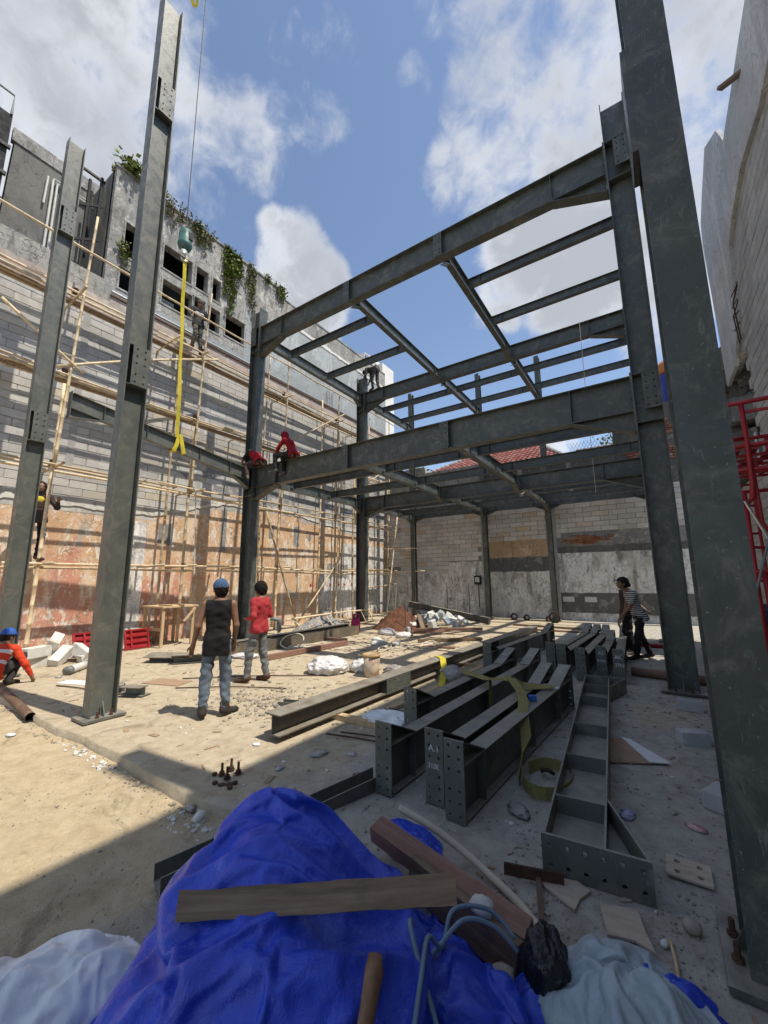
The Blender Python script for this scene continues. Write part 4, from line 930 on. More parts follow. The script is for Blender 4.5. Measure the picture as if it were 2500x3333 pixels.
def strip(mb, pts, w, wd, t=.006):
    """Flat webbing: pts is the centre line, wd the width direction at each point (or one for all)."""
    pts = [V(p) for p in pts]; n = len(pts); wds = [V(x).normalized() for x in wd] if isinstance(wd, list) else [V(wd).normalized()]*n
    o = []
    for i, p in enumerate(pts):
        d = (pts[min(i+1, n-1)]-pts[max(i-1, 0)]).normalized(); u = (wds[i]-d*wds[i].dot(d)).normalized(); nn = d.cross(u)
        o += [p-u*w/2-nn*t/2, p+u*w/2-nn*t/2, p+u*w/2+nn*t/2, p-u*w/2+nn*t/2]
    fs = [(3, 2, 1, 0)] + [(4*i+k, 4*i+(k+1) % 4, 4*i+4+(k+1) % 4, 4*i+4+k) for i in range(n-1) for k in range(4)] + [(4*n-4, 4*n-3, 4*n-2, 4*n-1)]
    mb.add(o, fs); return mb
HKY = 4.98; HKX = XL+.02
sl = root('lifting_sling', 'bright yellow webbing sling choked round the hoisted beam', 'sling', (HKX, 5.1, 4.5))
zb = hbp(5.2).z
m_ = MB(); pts = [(HKX+.02*math.sin(k), HKY+.03+(5.2-HKY-.03)*k/18, 10.25+(zb+.06-10.25)*k/18) for k in range(19)]
strip(m_, pts, .085, [V((.35+.5*math.sin(k*.5), 1, 0)) for k in range(19)]).part('tail', 'strap', sl)
m_ = MB(); strip(m_, [(HKX+.10, 5.2, zb+.1), (HKX+.105, 5.14, zb-.2), (HKX+.10, 5.08, zb-.36), (HKX, 5.08, zb-.365), (HKX-.1, 5.1, zb-.35), (HKX-.1, 5.2, zb+.08)], .1, (0, 1, 0)); strip(m_, [(HKX+.11, 5.22, zb+.1), (HKX+.115, 5.29, zb-.2), (HKX+.105, 5.34, zb-.37), (HKX, 5.34, zb-.375)], .1, (0, 1, 0)); m_.part('choker', 'strap', sl)
m_ = MB(); strip(m_, [(HKX+.02, HKY+.03+.03*s, 10.25+.0) for s in (0, 1)] + [(HKX+.06, HKY+.05, 10.12)], .09, (0, 0, 1)); m_.part('eye', 'strap', sl)
hk = root('crane_hook', 'green crane hook block hanging on a thin wire', 'crane hook', (HKX, HKY, 10.2))
MB().lathe([(.05, 11.12), (.15, 11.10), (.165, 11.0), (.165, 10.72), (.185, 10.70), (.185, 10.66), (.15, 10.56), (.08, 10.5)][::-1], (HKX, HKY, 0), 24).part('ball_weight', 'hook_green', hk, True)
MB().box((HKX+.155, HKY+.06, 10.9), (.05, .11, .2)).part('slot', 'black', hk)
m_ = MB(); m_.tube([(HKX, HKY, 10.55), (HKX, HKY, 10.4), (HKX+.01, HKY+.06, 10.33), (HKX+.01, HKY+.09, 10.25), (HKX, HKY+.03, 10.18), (HKX, HKY-.05, 10.21), (HKX, HKY-.075, 10.27)], [.03, .032, .034, .036, .036, .03, .015], 10); m_.part('hook', 'hook_steel', hk, True)
MB().lathe([(.0, 0), (.085, .01), (.085, .05), (.0, .06)], (HKX+.05, HKY-.04, 10.38), 16, (1, -.4, .1)).part('swivel', 'hook_steel', hk, True)
MB().tube([(HKX, HKY, 11.1), (HKX-.005, HKY, 30.0)], .013, 6).part('wire', 'cable', hk)
MB().lathe([(.025, 0), (.028, .05), (.02, .12)], (HKX, HKY, 11.2), 8).part('clamp', 'cable', hk)
s2 = root('upper_sling', 'loop of yellow sling dangling into the top edge of the sky', 'sling', (XL, 4.67, 18.5))
m_ = MB(); strip(m_, [(XL, 4.62, 24), (XL, 4.62, 19.1), (XL, 4.58, 18.75), (XL, 4.66, 18.62), (XL, 4.76, 18.75), (XL, 4.74, 19.1), (XL, 4.74, 24)], .12, (1, 0, 0)).part('webbing', 'strap', s2)
mb = MB(); mb.tube([(-1.2, Y3-.14, 4.1), (-1.21, Y3-.15, 7), (-1.2, Y3-.14, Z2+.01)], .008, 5); mb.thing('guide_cord', 'rope', 'thin cord hanging from the upper to the lower middle girder', 'cord')

# ------------------------------------------------------------------ bamboo scaffold
sc = root('bamboo_scaffold', 'bamboo pole scaffold lashed up against the left block wall', 'scaffold', (-11.2, 9.5, 0))
brng = random.Random(11)
def bamboo(p0, p1, r0=.042, r1=.034, parent=None, name='pole', mat='bamboo'):
    p0, p1 = V(p0), V(p1); d = p1-p0; L = d.length; n = max(2, int(L/.38)); bow = V((brng.uniform(-1, 1), brng.uniform(-1, 1), brng.uniform(-1, 1)))*L*.010
    pts, rr = [], []
    for i in range(n+1):
        t = i/n; c = p0+d*t+bow*math.sin(math.pi*t); r_ = (r0+(r1-r0)*t)*.86; e = d.normalized()*.014
        if 0 < i < n: pts += [c-e, c, c+e]; rr += [r_*.97, r_*1.14, r_*.97]
        else: pts.append(c); rr.append(r_)
    return MB().tube(pts, rr, 8).part(name, mat, parent or sc, True)
SX, SI = -11.0, -11.5
for y, top, base in ((3.10, 10.85, 0), (6.32, 10.75, 0), (9.72, 10.2, 0), (12.75, 10.15, 0), (14.05, 9.97, 0), (16.8, 10.8, 0)):
    lean = .10 if y < 7 else .05
    bamboo((SX, y-.03, base), (SX+.02, y+lean*.3, 6.2), .05, .042); bamboo((SX+.07, y+.02, 4.2), (SX+.05, y+lean+.15, top), .042, .032)
bamboo((SX-.09, 2.85, 4.2), (SX-.05, 2.87, 10.7), .04, .03)
for y, top in ((5.93, 9.5), (9.35, 10.2), (12.3, 9.5), (13.4, 9.0), (15.8, 9.4)): bamboo((SI, y, 0), (SI+.02, y+.1, top), .045, .036)
for z, k in ((2.05, 2), (4.25, 2), (6.45, 3), (8.55, 4), (9.75, 1)):
    for q in range(k):
        x = SX+.08-q*.11; zz = z - (.0, .12, .03, .1)[q] + .03
        ycut = sorted([1.0, 17.6] + [brng.uniform(5, 14) for _ in range(2)])
        for a, b_ in zip(ycut, ycut[1:]): bamboo((x, a-.25, zz+brng.uniform(-.03, .03)), (x+brng.uniform(-.02, .02), b_+.25, zz+brng.uniform(-.05, .05)), .038, .03)
for z in (4.2, 6.4, 8.5): bamboo((SI, 1.0, z), (SI, 9.5, z-.02)); bamboo((SI, 9.0, z-.03), (SI, 17.6, z))
for z in (6.33, 8.4):
    MB().box((SX-.3, 4.0, z+.08), (.22, 6.0, .03)).part('plank', 'timber', sc); MB().box((SX-.28, 11.0, z+.06), (.22, 8.0, .03)).part('plank', 'timber', sc)
for y in (3.1, 5.4, 6.32, 8.0, 9.72, 11.4, 12.75, 14.3, 16.0):
    for z in (2.05, 4.2, 6.38, 8.46):
        if brng.random() < .8: bamboo((SX+.45+brng.uniform(-.1, .15), y+.08+brng.uniform(-.05, .05), z+brng.uniform(.0, .08)), (WX+.03, y+.06, z+brng.uniform(-.04, .04)), .036, .03, name='putlog')
bamboo((SX+.1, 1.86, 7.6), (SX+.1, 3.45, 6.55)); bamboo((SX+.05, 2.9, 6.52), (SX+.1, 6.9, 8.6)); bamboo((SX+.12, 9.05, 4.0), (SX+.3, 10.5, .0)); bamboo((SX+.3, 10.3, 0.0), (SX+.1, 13.0, 2.55)); bamboo((SX+.1, 10.3, 6.95), (SX+.1, 13.2, 8.98)); bamboo((-10.5, 15.9, 0), (-10.5, 16.95, 4.75))
bamboo((SI+.1, 15.0, 6.0), (SI+.1, 17.6, 7.6), .03, .025); bamboo((SX, 14.2, 1.3), (SX, 17.7, 1.45)); bamboo((-11.4, 17.0, 3.2), (-9.4, 17.2, 3.15), .035, .03); bamboo((-11.4, 17.0, 2.0), (-9.2, 17.3, 2.05), .035, .03)
for y, z in ((3.1, 2.1), (3.1, 4.3), (3.1, 6.5), (3.1, 8.6), (6.32, 2.1), (6.32, 4.3), (6.32, 6.5), (6.35, 8.6), (6.4, 9.8), (9.72, 2.1), (9.72, 4.3), (9.72, 8.6), (12.75, 2.1), (12.75, 4.3), (12.75, 8.6)):
    m_ = MB()
    for k in range(4): m_.lathe([(.058, 0), (.062, .008), (.058, .016)], (SX+.01, y+.005*z*.3, z-.06+k*.035), 10)
    m_.part('lashing', 'rust', sc)
MB().tube([(-10.8, 6.39, 4.45), (-10.8, 6.48, 3.2), (-10.8, 6.54, 1.85)], .02, 6).part('hanging_pipe', 'pvc', sc)
# bamboo ladder lying on the floor
ld = root('bamboo_ladder', 'bamboo ladder lying along the floor behind the gas cylinder', 'ladder', (-9.4, 11.0, 0))
a0, a1, b0, b1 = V((-9.0, 8.9, .08)), V((-9.15, 13.2, .08)), V((-9.35, 8.7, .48)), V((-9.45, 13.3, .5))
bamboo(a0, a1, .035, .03, ld, 'rail'); bamboo(b0, b1, .035, .03, ld, 'rail')
for k in range(9): t = .06+k*.11; bamboo(a0+(a1-a0)*t, b0+(b1-b0)*t, .022, .02, ld, 'rung')
# workbench by the wall
tb = root('timber_bench', 'rough timber bench standing against the orange wall', 'bench', (-10.8, 5.9, 0))
MB().box((-10.95, 6.02, 1.0), (1.0, 1.0, .04), .05).part('top', 'timber_pale', tb)
for x, y in ((-10.5, 5.6), (-10.5, 6.4), (-11.4, 5.6), (-11.4, 6.4)): MB().bar((x, y, 0), (x, y, .98), (1, 0, 0), .07, .05).part('leg', 'timber_pale', tb)
MB().bar((-10.5, 5.6, .45), (-11.4, 5.6, .42), (0, 0, 1), .03, .08).part('brace', 'timber_pale', tb); MB().bar((-10.4, 6.1, .62), (-10.4, 6.4, .95), (1, 0, 0), .03, .08).part('brace', 'timber_pale', tb)
for k, q in enumerate(('shorter offcut of board at the left of the timber bench top', 'longer offcut of board at the right of the timber bench top')): MB().box((-10.7, 5.75+.42*k, 1.033), (.3+.3*k, .1, .025), .5-.9*k).thing('board_offcut', 'timber', q, 'board', 'offcuts on the timber bench')
# red frames leaning on the wall
def rframe(label, y0, y1, x, tilt):
    f = root('scaffold_frame', label, 'steel frame', (x, (y0+y1)/2, 0), 'red scaffold frames leaning by the orange wall')
    h = .48
    for z in (.04, .18, .32, .46): MB().bar((x-tilt*z, y0, z), (x-tilt*z, y1, z), (1, 0, 0), .035, .045).part('rail', 'red_steel', f)
    for y in (y0, y1, (y0*3+y1)/4): MB().bar((x, y, 0), (x-tilt*h, y, h), (0, 1, 0), .04, .04).part('upright', 'red_steel', f)
    MB().prism([(x-.05, y0+.03, .05), (x-.05, y1-.03, .05), (x-.05-tilt*.4, y1-.03, .44), (x-.05-tilt*.4, y0+.03, .44)], (1, 0, tilt), .01).part('panel', 'red_steel', f)
rframe('longer red steel frame leaning against the orange wall left of the tall column', 4.0, 4.85, -11.15, .35); rframe('shorter red steel frame leaning by the wall right of the tall column', 4.95, 5.5, -10.85, .3)
# red tube scaffold on the right
rs = root('red_scaffold', 'red tubular frame scaffold with a slatted deck against the right wall', 'scaffold', (1.2, 6.3, 0))
def rt(*p, r_=.024): MB().tube(p, r_, 10).part('tube', 'red_steel', rs, True)
for Y in (5.5, 7.05):
    rt((.5, Y, 3.49), (1.8, Y, 3.49)); rt((.96, Y, 3.38), (1.8, Y, 3.38), r_=.018); rt((.94, Y, 3.47), (.94, Y, 3.1), (.93, Y, 2.6), (.91, Y, 2.45), (.85, Y, 2.38), (.55, Y, 2.34))
    rt((1.4, Y, 3.47), (1.4, Y, 2.6), (1.42, Y, 2.42), (1.5, Y, 2.36), (1.8, Y, 2.34)); rt((.55, Y, 3.1), (.93, Y, 3.1), r_=.016); rt((.55, Y, 3.49), (.55, Y, 1.75)); rt((1.78, Y, 3.49), (1.78, Y, 1.75))
    rt((.95, Y+.03, 2.98), (.96, Y+.03, 2.2), (1.02, Y+.03, 2.05), (1.3, Y+.03, 2.0), r_=.02); rt((.85, Y, 2.53), (.84, Y, 1.5), (.84, Y, 0)); rt((.6, Y, 2.52), (.85, Y, 2.52), r_=.018); rt((.6, Y, 2.32), (.85, Y, 2.32), r_=.016); rt((.6, Y, 2.1), (.85, Y, 2.1), r_=.016); rt((.6, Y, 1.9), (.85, Y, 1.9), r_=.016)
    rt((.5, Y, 1.70), (1.8, Y, 1.70)); rt((.5, Y, 1.61), (1.8, Y, 1.61), r_=.016); rt((.91, Y, 1.70), (.92, Y, .9), (.95, Y, .7), (1.1, Y, .62), (1.5, Y, .6)); rt((.52, Y, 1.7), (.52, Y, 0)); rt((1.78, Y, 1.7), (1.78, Y, 0))
for z in (3.02, 2.76):
    for Y in (5.52, 7.0): rt((.5, Y, z), (1.8, Y, z))
for x in (.55, 1.75): rt((x, 5.5, 2.9), (x, 7.05, 2.9), r_=.018)
for k in range(9): MB().bar((.58+.14*k, 5.52, 2.98), (.58+.14*k, 7.0, 2.98), (0, 0, 1), .05, .02).part('deck_slat', 'red_steel', rs)
for k in range(6): MB().bar((.55, 5.7+.25*k, 2.95), (1.75, 5.7+.25*k, 2.95), (0, 0, 1), .03, .03).part('deck_bearer', 'red_steel', rs)
MB().tube([(.84, 5.46, 2.42), (1.25, 5.46, 1.2)], .013, 6).part('brace', 'galv', rs); MB().tube([(1.15, 5.44, 2.6), (.8, 5.44, 1.45)], .013, 6).part('brace', 'pvc_grey', rs); MB().tube([(.5, 7.1, 2.3), (.9, 7.1, .6)], .013, 6).part('brace', 'galv', rs); MB().tube([(.62, 9.5, 2.4), (1.0, 9.5, .5)], .016, 6).part('brace', 'galv', rs)
for z in (2.42, 2.0, 1.6): MB().tube([(.84, 5.5, z), (.77, 5.44, z+.02)], .010, 6).part('lock_pin', 'rust', rs)
for x in (.6, 1.6): rt((x, 9.5, 0), (x, 9.5, 3.3))
for z in (3.28, 2.9, 2.4, 1.65, .5): rt((.6, 9.5, z), (1.6, 9.5, z), r_=.02)

# ------------------------------------------------------------------ steel lying on the slab
def haunched(label, x, y0, y1, marks=(), dx=0.0, w=.15, H=.52, D=.36, hl=(.36, .6)):
    """Short beam stored upside down: haunches up, holed plates on both ends."""
    b_ = root('haunched_beam', label, 'steel beam', (x, y0, 0), 'short haunched beams stored on the slab')
    P0 = V((x, y0, .01)); d = V((dx, y1-y0, 0)).normalized(); sd = V((d.y, -d.x, 0)); L = (V((dx, y1-y0, 0))).length; Z = V((0, 0, 1))
    MB().hsec(P0+Z*D/2+d*.012, P0+Z*D/2+d*(L-.012), (0, 0, 1), D, w-.004, .011, .008).part('beam', 'steel_light', b_)
    for e, s, h in ((0, 1, hl[0]), (L, -1, hl[1])):
        q = P0+d*e
        MB().plate(q+Z*H/2, sd*-1, Z, w+.006, H, .016, 2, 6, .011, gap=.05).part('end_plate', 'steel_light', b_)
        m_ = MB(); a = q+d*s*h+Z*(D+.004); t = q+d*s*.012+Z*(H-.006)
        m_.bar(a, t, (0, 0, 1), w-.004, .010); m_.part('haunch_flange', 'steel_light', b_)
        MB().prism([q+d*s*.012+Z*D, a, t], sd, .007).part('haunch_web', 'steel_light', b_)
        for k in (-1, 1): MB().box(q+d*s*h+sd*k*(w/4)+Z*D/2, (w/2-.012, .009, D-.026), math.atan2(-d.x, d.y)).part('stiffener', 'steel_light', b_)
    m_ = MB()
    for k in (-1, 1): m_ = MB().box(P0+d*L*.5+sd*k*(w/4)+Z*D/2, (w/2-.012, .009, D-.026), math.atan2(-d.x, d.y)).part('stiffener', 'steel_light', b_)
    for t, kind, off, size in marks:
        if kind == 'end': text_part(t, P0+V((off[0], -.0095, off[1])), (math.pi/2, 0, 0), size, 'chalk', b_)
        else:
            ang = math.atan2(H-D, hl[1]); q = P0+d*(L-hl[1]*.5)+Z*((H+D)/2+.013); text_part(t, q+d*off[1]+sd*off[0], (ang, 0, 0), size, 'chalk', b_)
    return b_
haunched('front stack beam farthest left, end plate set back, chalked A3 on its far haunch', -2.26, 3.86, 6.9, (('A3', 'top', (0, .0), .07),), dx=.16)
haunched('front stack beam second from the left, chalked on its far haunch', -1.92, 2.85, 7.05, (('12-10', 'top', (0, .08), .05), ('3100', 'top', (0, -.02), .05)), dx=.165)
haunched('front stack beam chalked A.1 310D on its near end plate', -1.515, 2.93, 5.95, (('A.1', 'end', (0, .385), .065), ('310D', 'end', (0, .262), .05)), dx=.17)
haunched('front stack beam farthest right, with a shackle lying on its far haunch', -1.305, 2.82, 5.93, (), dx=.195)
haunched('lone haunched beam between the long column and the rear stack', -2.62, 7.2, 11.1, (), dx=.28)
for i, (lab, x, y0, y1, dx, mk) in enumerate((('rear stack beam farthest left, end plate turned to the camera', -1.68, 7.8, 11.4, .17, ()), ('rear stack beam second from the left', -1.49, 7.72, 11.42, .17, ()), ('rear stack beam in the middle', -1.16, 7.5, 11.42, .03, ()),
    ('rear stack beam chalked A2 310A', -.89, 7.83, 10.3, -.04, (('A2', 'end', (0, .40), .075), ('310A', 'end', (0, .28), .06))), ('rear stack beam farthest right, chalked AK 2763', -.62, 7.58, 11.46, -.15, (('AK', 'end', (.0, .40), .08), ('2763', 'end', (.01, .28), .065))))):
    haunched(lab, x, y0, y1, mk, dx)
# beam lying on its side beside the near column
sb = root('sideways_beam', 'haunched beam lying on its side with ribs showing in the right foreground', 'steel beam', (-.45, 4.8, 0))
def sp_(t, s, z): # t along, s across
    a, b_ = V((-.53, 2.68, 0)), V((-.88, 7.05, 0)); d = (b_-a).normalized(); sd = V((d.y, -d.x, 0)); return a+d*t+sd*s+V((0, 0, z))
LB = 4.36; W2 = .155; zc = .105; FW = .19
m_ = MB(); m_.bar(sp_(0, -W2, zc), sp_(LB, -W2, zc), (0, 0, 1), .012, FW); m_.part('left_flange', 'steel_light', sb)
MB().bar(sp_(0, W2, zc), sp_(LB, W2, zc), (0, 0, 1), .012, FW).part('right_flange', 'steel_light', sb)
MB().bar(sp_(0, 0, zc-.03), sp_(LB, 0, zc-.03), (0, 0, 1), W2*2-.01, .010).part('web', 'steel_light', sb)
for t in (.50, 1.25, 2.1, 3.2, 3.85): MB().bar(sp_(t, -W2+.006, zc+.03), sp_(t, W2-.006, zc+.03), (0, 0, 1), .009, FW/2+.025).part('rib', 'steel_light', sb)
for t0, s in ((0, 1), (LB, -1)):
    MB().plate(sp_(t0-s*.008, .10, zc), (sp_(0, 1, 0)-sp_(0, 0, 0)), (0, 0, 1), .54, FW+.012, .018, 6, 2, .013).part('end_plate', 'steel_light', sb)
    m_ = MB(); m_.prism([sp_(t0, W2, zc-.03), sp_(t0+s*.58, W2, zc-.03), sp_(t0, W2+.2, zc-.03)], (0, 0, 1), .009); m_.part('haunch_web', 'steel_light', sb)
    MB().bar(sp_(t0+s*.58, W2+.006, zc), sp_(t0, W2+.205, zc), (0, 0, 1), .011, FW).part('haunch_flange', 'steel_light', sb)
# long column lying along the site, on timbers
lc = root('lying_column', 'very long column lying along the slab edge of the sunlight, yellow sling over it', 'steel column', (-3.3, 8, 0))
A0, A1 = V((-3.48, 3.08, .17)), V((-3.12, 12.95, .17))
MB().hsec(A0, A1, (0, 0, 1), .21, .24, .014, .010).part('shaft', 'steel_brown', lc)
dl = (A1-A0).normalized(); sl_ = V((dl.y, -dl.x, 0))
for t in (1.9, 6.3):
    MB().plate(A0+dl*(t+.3)+sl_*.123, dl, (0, 0, 1), .62, .215, .014, 5, 2, .013, gap=.04).part('connection_plate', 'steel_light', lc)
    for q in (t, t+.6): MB().box(A0+dl*q+sl_*.06, (.11, .01, .18)).part('stiffener', 'steel', lc)
for k, (y, w_) in enumerate(((4.0, 1.3), (7.6, 1.1), (11.6, 1.0))):
    mb = MB(); mb.box((-3.2, y, .032), (w_, .09, .06), .06*k); mb.thing('bearer', 'timber_pale', ('front timber bearer under the long lying column', 'middle timber bearer under the long lying column', 'rear timber bearer under the long lying column')[k], 'timber', 'bearers under the long column')
for k, (p, q, lab, mt) in enumerate(((V((-2.98, 4.5, .03)), V((-2.75, 10.5, .03)), 'pale long batten beside the lying column', 'timber_pale'), (V((-2.86, 5.6, .02)), V((-2.62, 12.2, .02)), 'second pale batten beside the lying column', 'timber_pale'))):
    mb = MB(); mb.bar(p, q, (0, 0, 1), .1, .04); mb.thing('batten', mt, lab, 'timber', 'battens beside the lying column')
# channels
def channel(label, p, q, mat, w=.2, h=.09, name='steel_channel'):
    c = root(name, label, 'steel channel', p); p, q = V(p), V(q); m_ = MB(); m_.bar(p+V((0, 0, .012)), q+V((0, 0, .012)), (0, 0, 1), w, .01); m_.part('web', mat, c)
    for s in (-1, 1): MB().bar(p+V((0, 0, h/2+.012)), q+V((0, 0, h/2+.012)), (0, 0, 1), .009, h, s*(w/2-.005)).part('flange', mat, c)
channel('olive channel lying from under the blue tarp to the beam stack', (-2.50, 1.42, -.06), (-2.06, 2.98, 0.0), 'steel_light', .16, .09)
channel('olive channel lying across under the beam stack', (-2.95, 4.45, 0), (-1.6, 4.3, 0), 'steel_light', .12, .06)
channel('short olive channel beside the pebbles, left of the long lying column', (-4.3, 3.95, 0), (-3.7, 4.15, 0), 'steel_light', .14, .07)
def lying_h(label, p, q, D, B, mat, name='lying_beam', up=(0, 0, 1)):
    o = root(name, label, 'steel beam', (V(p)+V(q))/2-V((0, 0, D/2))); MB().hsec(p, q, up, D, B, .012, .009).part('beam', mat, o); d = (V(q)-V(p)).normalized()
    MB().bar(V(q)-d*.01, V(q), up, B, D).part('end_plate', mat, o)
lying_h('dark beam propped slantwise in front of the rear wall', (-8.9, 15.2, .62), (-5.2, 14.7, .13), .24, .16, 'steel')
lying_h('brown beam lying behind the two standing men', (-7.95, 5.35, .12), (-7.85, 10.2, .12), .2, .28, 'steel_brown', up=(1, 0, 0))
lying_h('second dark beam lying against the brown beam behind the men', (-8.45, 5.6, .13), (-8.6, 10.6, .13), .22, .24, 'steel')
mb = MB(); mb.bar((-6.95, 5.9, .06), (-6.8, 8.4, .06), (0, 0, 1), .12, .1); mb.thing('squared_timber', 'timber_red', 'reddish squared timber on the floor right of the man in red', 'timber')
lying_h('holed beam end lying behind the near column', (.42, 4.3, .26), (.5, 6.0, .26), .42, .26, 'steel')
# anchor bolts and loose nuts
for k, (x, y) in enumerate(((-3.27, 2.36), (-3.17, 2.34), (-3.28, 2.46), (-3.17, 2.45))):
    b_ = root('anchor_bolt', 'rusty anchor bolt standing out of the slab behind the blue tarp', 'bolt', (x, y, 0), 'anchor bolts cast into the slab')
    MB().lathe([(.011, 0), (.011, .1)], (x, y, 0), 8).part('rod', 'rust', b_); MB().lathe([(.022, 0), (.022, .02)], (x, y, .018), 6).part('nut', 'rust', b_); MB().lathe([(.03, 0), (.03, .006)], (x, y, .01), 12).part('washer', 'rust', b_)
for k, (x, y) in enumerate(((-3.33, 2.33), (-3.19, 2.24), (-3.05, 2.33), (-3.02, 2.26))): MB().lathe([(.011, .0), (.022, 0), (.022, .018), (.011, .018)], (x, y, .002), 6).thing('loose_nut', 'rust', 'loose rusty nut lying by the anchor bolts', 'nut', 'loose nuts by the anchor bolts')
for k, (x, y) in enumerate(((-3.13, 2.26), (-3.09, 2.30))): MB().lathe([(.012, 0), (.03, 0), (.03, .005), (.012, .005)], (x, y, .002), 14).thing('loose_washer', 'rust', 'flat washer lying by the anchor bolts', 'washer', 'washers by the anchor bolts')

# ------------------------------------------------------------------ slings on the stack
st = root('stack_sling', 'dirty yellow sling draped over the front beam stack, looped on the floor', 'sling', (-1.4, 4.4, 0))
zt = .385
m_ = MB(); strip(m_, [(-2.42, 5.55, zt), (-2.2, 5.35, zt+.008), (-2.02, 5.15, zt+.05), (-1.82, 4.95, zt+.07), (-1.62, 4.85, zt+.12), (-1.5, 4.86, zt+.13), (-1.4, 4.98, zt+.04), (-1.25, 5.12, zt+.02), (-1.12, 5.2, zt+.03)], .1, [V((.4, 1, .1))]*9).part('upper_run', 'strap_dirty', st)
m_ = MB(); strip(m_, [(-1.78, 4.93, zt+.08), (-1.76, 4.88, .28), (-1.75, 4.85, .1), (-1.74, 4.84, .02)], .1, (0, 1, .0)).part('hanging_end', 'strap_dirty', st)
m_ = MB(); strip(m_, [(-1.5, 4.87, zt+.13), (-1.36, 4.7, zt+.06), (-1.26, 4.45, zt+.02), (-1.2, 4.2, .37), (-1.13, 4.0, .25), (-1.11, 3.78, .13), (-1.08, 3.55, .04)], .1, [V((.75, .65, 0))]*4 + [V((.2, .9, .3)), V((0, .6, .8)), V((0, .2, 1))]).part('front_run', 'strap_dirty', st)
m_ = MB(); n = 22; c0 = V((-.89, 3.68, .055)); pts = []; wd = []
for k in range(n): a = R(190 + 330*k/(n-1)); pts.append(c0+V((.185*math.cos(a), .28*math.sin(a)+.02, .0))); wd.append(V((0, 0, 1)))
strip(m_, pts, .095, wd).part('floor_loop', 'strap_dirty', st)
s3 = root('column_sling', 'yellow sling thrown over the long lying column', 'sling', (-3.3, 6.9, 0))
m_ = MB(); strip(m_, [(-3.95, 7.35, .012), (-3.75, 7.1, .012), (-3.6, 6.95, .016)], .1, (.7, .7, 0)).part('left_end', 'strap', s3)
m_ = MB(); strip(m_, [(-3.45, 6.85, .285), (-3.3, 6.75, .287), (-3.2, 6.6, .285), (-3.06, 6.35, .2), (-2.95, 6.05, .1), (-2.85, 5.75, .03), (-2.78, 5.5, .012)], .1, [V((.5, .6, 0))]*3+[V((.8, .5, .1))]*4).part('right_end', 'strap', s3)
sk = root('bow_shackle', 'bow shackle lying on the right front beam', 'shackle', (-1.15, 5.2, .39))
MB().tube([(-1.2+.05*math.cos(R(a)), 5.22+.06*math.sin(R(a)), .4) for a in range(-60, 241, 20)], .012, 8).part('bow', 'galv', sk, True); MB().tube([(-1.2, 5.16, .4), (-1.05, 5.18, .4)], .014, 8).part('pin', 'galv', sk)
mb = MB(); mb.box((-1.21, 4.62, .405), (.075, .06, .05), .4); tpm = mb.thing('tape_measure', 'tape_blue', 'blue tape measure lying on the right front beam', 'tape measure')
MB().tube([(-.88, 3.86, .03), (-.9, 3.8, .07), (-.96, 3.8, .07), (-.97, 3.86, .03)], .016, 8).thing('dark_shackle', 'rust', 'dark shackle inside the loop of sling on the floor', 'shackle', smooth=True)

# ------------------------------------------------------------------ things on the sunny floor
bkt = root('plaster_bucket', 'dirty cream plaster bucket standing open on the sunny floor', 'bucket', (-4.27, 5.98, 0))
MB().lathe([(.115, 0), (.13, .02), (.148, .35), (.14, .35), (.122, .04), (.02, .035)], (-4.27, 5.98, 0), 24).part('body', 'bucket', bkt, True); MB().lathe([(.148, .335), (.162, .34), (.162, .375), (.142, .375), (.142, .335)], (-4.27, 5.98, 0), 24).part('rim', 'bucket_rim', bkt, True)
put_blob('plastic_sack', 'plastic_white', (-5.12, 5.78, 0), (.34, .30, .17), 'big crumpled white sack left of the bucket', 'sack', .3, sub=5, amp=.34, fr=1.6, seed=1.3, flat=-.1)
put_blob('plastic_bag', 'plastic_white', (-4.62, 6.15, 0), (.2, .15, .13), 'small white bag leaning at the left of the bucket', 'bag', .3, sub=4, amp=.45, fr=2, seed=2.3, flat=-.08)
put_blob('grey_bag', 'plastic_grey', (-4.05, 6.4, 0), (.2, .13, .08), 'grey crumpled bag just right of the bucket', 'bag', .3, sub=4, amp=.45, fr=2, seed=3.3, flat=-.05)
put_blob('crumpled_bag', 'plastic_grey', (-2.88, 6.3, 0), (.2, .17, .15), 'crumpled brownish bag beside the yellow sling on the lying column', 'bag', .3, sub=4, amp=.5, fr=2, seed=5.3, flat=-.1)
put_blob('striped_sack', 'sack_white', (-2.72, 4.15, 0), (.3, .13, .09), 'frayed white woven sack left of the front stack', 'sack', .25, sub=5, amp=.5, fr=2, seed=6.3, flat=-.05)
put_blob('folded_bag', 'sack_white', (-2.42, 3.9, 0), (.1, .13, .1), 'small white bag squeezed against the second stack beam', 'bag', .25, sub=4, amp=.4, fr=2, seed=6.9, flat=-.05)
gz = root('gas_cylinder', 'magenta gas cylinder by the foot of the middle left column', 'gas cylinder', (-8.12, 10.5, 0))
MB().lathe([(.10, 0), (.135, .03), (.15, .1), (.15, .34), (.13, .42), (.05, .46)], (-8.12, 10.5, 0), 24).part('body', 'gas_pink', gz, True)
MB().lathe([(.03, .45), (.03, .53)], (-8.12, 10.5, 0), 10).part('valve', 'galv', gz)
for a in (.5, 2.6, 4.7): MB().bar((-8.12+.1*math.cos(a), 10.5+.1*math.sin(a), .42), (-8.12+.1*math.cos(a), 10.5+.1*math.sin(a), .56), (1, 0, 0), .05, .02).part('collar_post', 'gas_pink', gz)
MB().lathe([(.1, 0), (.12, 0), (.12, .03), (.1, .03)], (-8.12, 10.5, .55), 20).part('collar', 'gas_pink', gz, True)
sp2 = root('standpipe', 'grey upstand pipe with a bent elbow behind the man in red', 'pipe', (-9.0, 8.1, 0))
